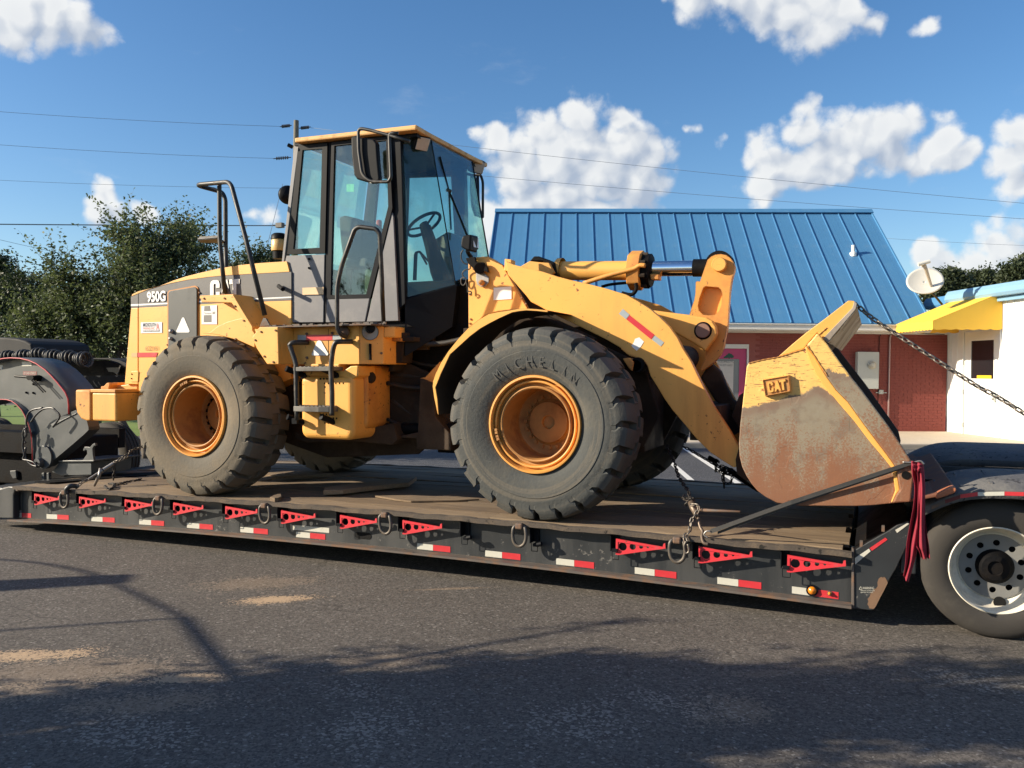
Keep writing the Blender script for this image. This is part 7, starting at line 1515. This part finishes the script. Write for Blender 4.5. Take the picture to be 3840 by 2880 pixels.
# rear left binder and chain
a = PT('b', 1120, 892, -.02); c2 = CH('chain', a, 'rusty chain with a lever binder running from the deck edge to behind the rear wheel')
M().tube(smooth_path([PT('b', 1000, 985, -.03), PT('b', 985, 930, -.04), PT('b', 1040, 880, -.02), PT('b', 1120, 880, .03), PT('b', 1150, 900, .05)], 5), .026, 10).obj('hook', trailer_m, c2, smooth=True)
M().tube(smooth_path([PT('b', 1000, 980, -.03), PT('b', 1040, 1100, -.05), PT('b', 1100, 1240, -.02), PT('b', 1210, 1300, .07)], 5), .012, 8).obj('strap_tail', trailer_m, c2, smooth=True) if False else None
links(c2, [PT('b', 1150, 880, .03), PT('b', 1220, 825, .08), PT('b', 1310, 780, .14)], lk_b, .042)
r0 = PT('b', 1310, 778, .14); r1 = PT('b', 1680, 545, .34)
q = M(); q.tube([r0, r0+(r1-r0)*.55], .012, 10); q.tube([r0+(r1-r0)*.48, r0+(r1-r0)*.52, r0+(r1-r0)*.56], .026, 10); q.tube([r0+(r1-r0)*.6, r1], .020, 12); q.obj('binder_rod', steel, c2, smooth=True, auto=40)
q = M(); q.tube([PT('b', 1495, 615, .24), PT('b', 1470, 720, .22), PT('b', 1395, 880, .20)], [.020,.018,.014], 10); q.obj('binder_handle', steel, c2, smooth=True)
links(c2, smooth_path([r1, PT('b', 1780, 470, .40), PT('b', 1900, 400, .48), PT('b', 1960, 345, .55), PT('b', 2100, 300, .66), PT('b', 2250, 240, .8)], 5), lk_a, .036)
links(c2, smooth_path([r1+Z_*.01, PT('b', 1790, 490, .38), PT('b', 1890, 440, .44)], 4), lk_a, .034, .004)
links(c2, [PT('b', 1700, 560, .34), PT('b', 1690, 660, .35), PT('b', 1680, 790, .36)], lk_d, .036)
def deckp(z, x, y): p = G(*T(z, x, y), .60); return np.array([p[0], p[1], ztop(p[0])+.012])
dk = [deckp('b', 1550, 815), deckp('b', 1600, 860), deckp('b', 1670, 850), deckp('b', 1690, 790), deckp('b', 1620, 780), deckp('b', 1760, 785), deckp('b', 1900, 750), deckp('b', 2000, 740), deckp('b', 2090, 712)]
links(c2, smooth_path(dk, 4), lk_d, .036)
# front near chain with ratchet binder
a = PT('n', 740, 80, .95); c3 = CH('chain', PT('n', 1100, 1000, .1), 'dark chain and ratchet binder hooked to the deck edge beside the front tyre')
links(c3, smooth_path([a, PT('n', 790, 200, .85), PT('n', 845, 320, .72), PT('n', 865, 390, .66), PT('n', 905, 510, .55), PT('n', 960, 600, .46), PT('n', 1030, 700, .36), PT('n', 1060, 800, .28), PT('n', 1090, 880, .22)], 4), lk_d, .037)
links(c3, smooth_path([PT('n', 1000, 760, .30), PT('n', 975, 820, .26), PT('n', 1060, 830, .22), PT('n', 1010, 880, .22), PT('n', 1100, 800, .26), PT('n', 1120, 870, .2)], 4), lk_d, .034, .006)
b0_ = PT('n', 1070, 860, .20); b1_ = PT('n', 1170, 1070, .10); b2_ = PT('n', 1265, 1400, -.01)
q = M(); q.tube([b0_, b0_+(b1_-b0_)*.35, b1_], [.024,.030,.020], 12); q.tube([b1_, b1_+(b2_-b1_)*.12], .017, 10); q.obj('binder_body', mat('brown_binder', (.17,.13,.10), .5, .5, var=.3, vscale=20, dirt=.5, dcol=(.1,.07,.05)), c3, smooth=True)
q = M(); q.tube(smooth_path([b1_, PT('n', 1200, 1200, .06), PT('n', 1235, 1270, .03), PT('n', 1225, 1340, .0), PT('n', 1250, 1420, -.02), PT('n', 1310, 1440, -.02)], 5), .013, 10); q.obj('hook', mat('brown_binder', (.17,.13,.10)), c3, smooth=True)
q = M(); q.tube([PT('n', 1170, 968, .12), PT('n', 1250, 972, .10), PT('n', 1755, 992, -.02)], [.012,.014,.009], 8); q.obj('binder_handle', trailer_r, c3, smooth=True)
links(c3, smooth_path([PT('n', 1070, 900, .12), PT('n', 1150, 900, .10), PT('n', 1180, 950, .09), PT('n', 1130, 1040, .07), PT('n', 1085, 1110, .05), PT('n', 1065, 1200, .03), PT('n', 1045, 1280, .0), PT('n', 990, 1330, -.03), PT('n', 1005, 1410, -.05)], 4), lk_a, .034)
M().tube(smooth_path([PT('n', 1005, 1400, -.06), PT('n', 980, 1470, -.06), PT('n', 1000, 1560, -.06), PT('n', 1045, 1540, -.06), PT('n', 1030, 1440, -.06)], 5), .009, 8).obj('hook', chainm, c3, smooth=True)
# front far chain
a = PT('n', 960, 90, 1.75); c4 = CH('chain', PT('n', 1600, 420, 2.1), 'knotted black chain with binder silhouetted over the white parking lines')
links(c4, smooth_path([a, PT('n', 1030, 120, 1.8), PT('n', 1110, 165, 1.85), PT('n', 1210, 225, 1.9), PT('n', 1330, 295, 1.95), PT('n', 1450, 365, 2.0), PT('n', 1560, 400, 2.05)], 4), lk_d, .037)
links(c4, smooth_path([PT('n', 1330, 250, 1.95), PT('n', 1440, 310, 2.0), PT('n', 1420, 400, 2.0), PT('n', 1500, 460, 2.0), PT('n', 1560, 380, 2.05), PT('n', 1640, 410, 2.05), PT('n', 1500, 350, 2.0), PT('n', 1580, 460, 2.0), PT('n', 1470, 420, 2.0), PT('n', 1650, 460, 2.1)], 4), lk_d, .036, .008)
links(c4, smooth_path([PT('n', 1530, 440, 2.0), PT('n', 1510, 540, 2.0), PT('n', 1560, 600, 2.0), PT('n', 1620, 590, 2.05), PT('n', 1640, 500, 2.05), PT('n', 1590, 470, 2.05)], 4), lk_d, .036)
links(c4, smooth_path([PT('n', 1525, 480, 2.0), PT('n', 1530, 580, 2.0), PT('n', 1530, 670, 2.0)], 3), lk_d, .036)
q = M(); q.tube([PT('n', 1320, 240, 1.95), PT('n', 1430, 300, 2.0)], .022, 8); q.tube([PT('n', 1620, 420, 2.05), PT('n', 1760, 530, 2.2), PT('n', 2005, 705, 2.45)], [.03,.026,.016], 10); q.tube([PT('n', 1760, 520, 2.2), PT('n', 1900, 600, 2.35)], .018, 8); q.obj('binder_rod', dark, c4, smooth=True)
# rubber strap
s0 = PT('H', 935, 790, -.03); s1 = PT('I', 905, 305, Yb-.07); s2_ = PT('I', 1018, 262, Yb-.07)
stp = thing('rubber_strap', tuple(s0), 'long black rubber strap stretched from the deck edge to the bucket corner', 'strap')
def band_(p, q_, w0_, w1_, off): 
    p = np.array(p)+off; q_ = np.array(q_)+off
    return M().prism([p+Z_*w0_/2, q_+Z_*w1_/2, q_-Z_*w1_/2, p-Z_*w0_/2], (0, .008, 0))
mid = PT('E', 610, 1466, Yb-.03)
band_(s0, mid, .034, .032, 0).obj('strap', strapm, stp); band_(mid, s2_, .032, .028, 0).obj('strap', strapm, stp)
band_(s0+np.array([.05,0,-.01]), mid-Z_*.02, .02, .022, np.array([0,.012,0])).obj('strap', strapm, stp); band_(mid-Z_*.02, s2_-Z_*.03-X_*.05, .022, .03, np.array([0,.012,0])).obj('strap', strapm, stp)
M().tube(smooth_path([s2_-X_*.06, s2_+X_*.0, s2_+X_*.05+Z_*.012, s2_+X_*.07-Z_*.01], 4), .006, 8).obj('strap_hook', steel, stp, smooth=True)
M().tube(smooth_path([s0, s0-X_*.03-Z_*.0, s0-X_*.05-Z_*.03, s0-X_*.02-Z_*.05], 4), .007, 8).obj('strap_hook', steel, stp, smooth=True)
# rag
def cloth(left, right, Y, nz=34, nx=18, amp=.025, ph=0., par=None):
    L = np.array(smooth_path(PL('I', Y, left), 6)); Rr = np.array(smooth_path(PL('I', Y, right), 6)); v = []
    def samp(A, t): i = t*(len(A)-1); k = min(int(i), len(A)-2); return A[k]+(A[k+1]-A[k])*(i-k)
    for i in range(nz):
        t = i/(nz-1); a = samp(L, t); b = samp(Rr, t); a_ = amp*min(1, .35+t*1.1)
        for j in range(nx):
            s = j/(nx-1); p = a+(b-a)*s; p = p+np.array([0, -a_*(math.sin(s*9.5+ph+t*1.6)+.5*math.sin(s*19+t*4+ph*2))-.01*math.sin(t*17+s*3), 0]); 
            if i == nz-1: p = p+Z_*.012*math.sin(s*21)
            v.append(p)
    f = [(i*nx+j, i*nx+j+1, (i+1)*nx+j+1, (i+1)*nx+j) for i in range(nz-1) for j in range(nx-1)]
    o = add('cloth', v, f, ragm, par, smooth=True); s = o.modifiers.new('s', 'SOLIDIFY'); s.thickness = .004; sb_ = o.modifiers.new('ss', 'SUBSURF'); sb_.levels = 1; sb_.render_levels = 1; return o
rg = thing('red_flag', tuple(PT('I', 1050, 300, Yb-.1)), 'faded red cloth flag hanging from the bucket corner down past the trailer slope', 'flag')
cloth([(1012,252),(1014,340),(1030,430),(1022,560),(998,700),(972,850),(962,1000),(948,1095)], [(1060,262),(1080,340),(1092,450),(1085,600),(1076,740),(1062,860),(1045,960),(992,1138)], Yb-.12, ph=.3, amp=.036, par=rg)
cloth([(1040,262),(1050,340),(1058,450),(1055,600),(1048,740),(1040,860),(1060,900),(1085,972)], [(1092,272),(1106,330),(1114,450),(1114,600),(1122,740),(1140,860),(1146,920),(1146,968)], Yb-.15, ph=1.9, amp=.03, par=rg)
cloth([(1010,250),(1020,290),(1035,330)], [(1085,262),(1090,290),(1080,320)], Yb-.165, nz=10, nx=12, amp=.015, par=rg)
# loose boards on the deck
def board(pts, h, m_, lb, z='C', lift=.0):
    w_ = [deckp(z, x, y) for x, y in pts]; w_ = [p+Z_*(lift-.012) for p in w_]; o = M().prism(w_, (0, 0, h)).obj('loose_board', m_, bevel=.003); tag(o, lb, 'board', 'broken deck boards'); return o
b1 = board([(648,1560),(660,1535),(900,1500),(1200,1470),(1375,1450),(1310,1498),(1000,1530),(800,1555)], .045, wood2, 'longest loose splintered board lying between the loader wheels', lift=.02)
board([(245,1440),(300,1412),(500,1408),(700,1404),(728,1411),(500,1424),(300,1430)], .03, wood2, 'thin broken board sunlit just behind the rear wheel', lift=.02)
board([(232,1590),(262,1575),(318,1558),(322,1585),(300,1595),(270,1598)], .04, wood2, 'small wedge of split wood on the deck edge behind the rear wheel')
board([(1050,1565),(1300,1560),(1560,1572),(1860,1590),(1700,1600),(1330,1606),(1200,1590)], .018, wood2, 'flat weathered board just left of the front tyre')
# small hardware: bolts and weld seams on the loader
bolt_w = mat('rusty_bolt', (.20,.10,.05), .6, var=.3, vscale=20)
bm_ = None
def bolt_at(p, r=.011):
    global bm_
    if bm_ is None:
        q = M().lathe([(0,-.010),(r*.8,-.010),(r,-.006),(r,.0)], (0, 0, 0), (0, 1, 0), 6); bm_ = bpy.data.meshes.new('bolt'); bm_.from_pydata(q.v, [], q.f); bm_.materials.append(bolt_w)
    o = bpy.data.objects.new('bolt', bm_); COL.objects.link(o); o.parent = ld; o.location = np.asarray(p)-ORG[ld]
for x, y in ((1160,440),(1445,438),(1590,545),(1710,745),(1600,1000)): bolt_at(PT('c', x, y, Yf-.001))
for x, y in ((1870,1015),(1995,1240),(2120,1318),(1950,900),(2150,880)): bolt_at(PT('c', x, y, .099))
for x, y in ((1400,1180),(1470,1280),(540,1120),(560,640),(600,700)): bolt_at(PT('e', x, y, Yt-.001), .010)
for x, y in ((700,340),(745,1040),(1010,320)): bolt_at(PT('c', x-90 if x < 750 else x+90, y+40, Yh-.001))
for x, y in ((305,640),(300,670)): bolt_at(PT('D', x, y, Yt-.001))
def weld(z, Y, pts, m_=None):
    pp = smooth_path(PL(z, Y, pts), 10); rs = [.0045+.0015*math.sin(i*1.9) for i in range(len(pp))]
    M().tube(pp, rs, 6).obj('weld_seam', yellow_w, ld, smooth=True)
weld('D', Yt-.001, [(300,690),(430,600),(585,573),(700,571)])
weld('D', Ya-.001, [(1345,842),(1400,886),(1445,902),(1505,930),(1530,965)])
weld('E', Yb-.002, [(345,602),(430,580),(525,563),(600,541),(690,513)])
weld('E', Yb-.042, [(712,494),(775,590),(835,680)])
weld('E', Yb+.018, [(700,492),(760,440),(830,380)])
q = M(); q.prism(PL('c', Yh+.0008, [(1082,470),(1086,470),(1086,930),(1082,930)]), (0, .001, 0)); q.obj('panel_gap', dark, ld)
q = M(); q.box((xC_+.42, .281, pz0+.02), (xC_+.424, .283, pz1-.02)); q.obj('panel_gap', dark, ld)
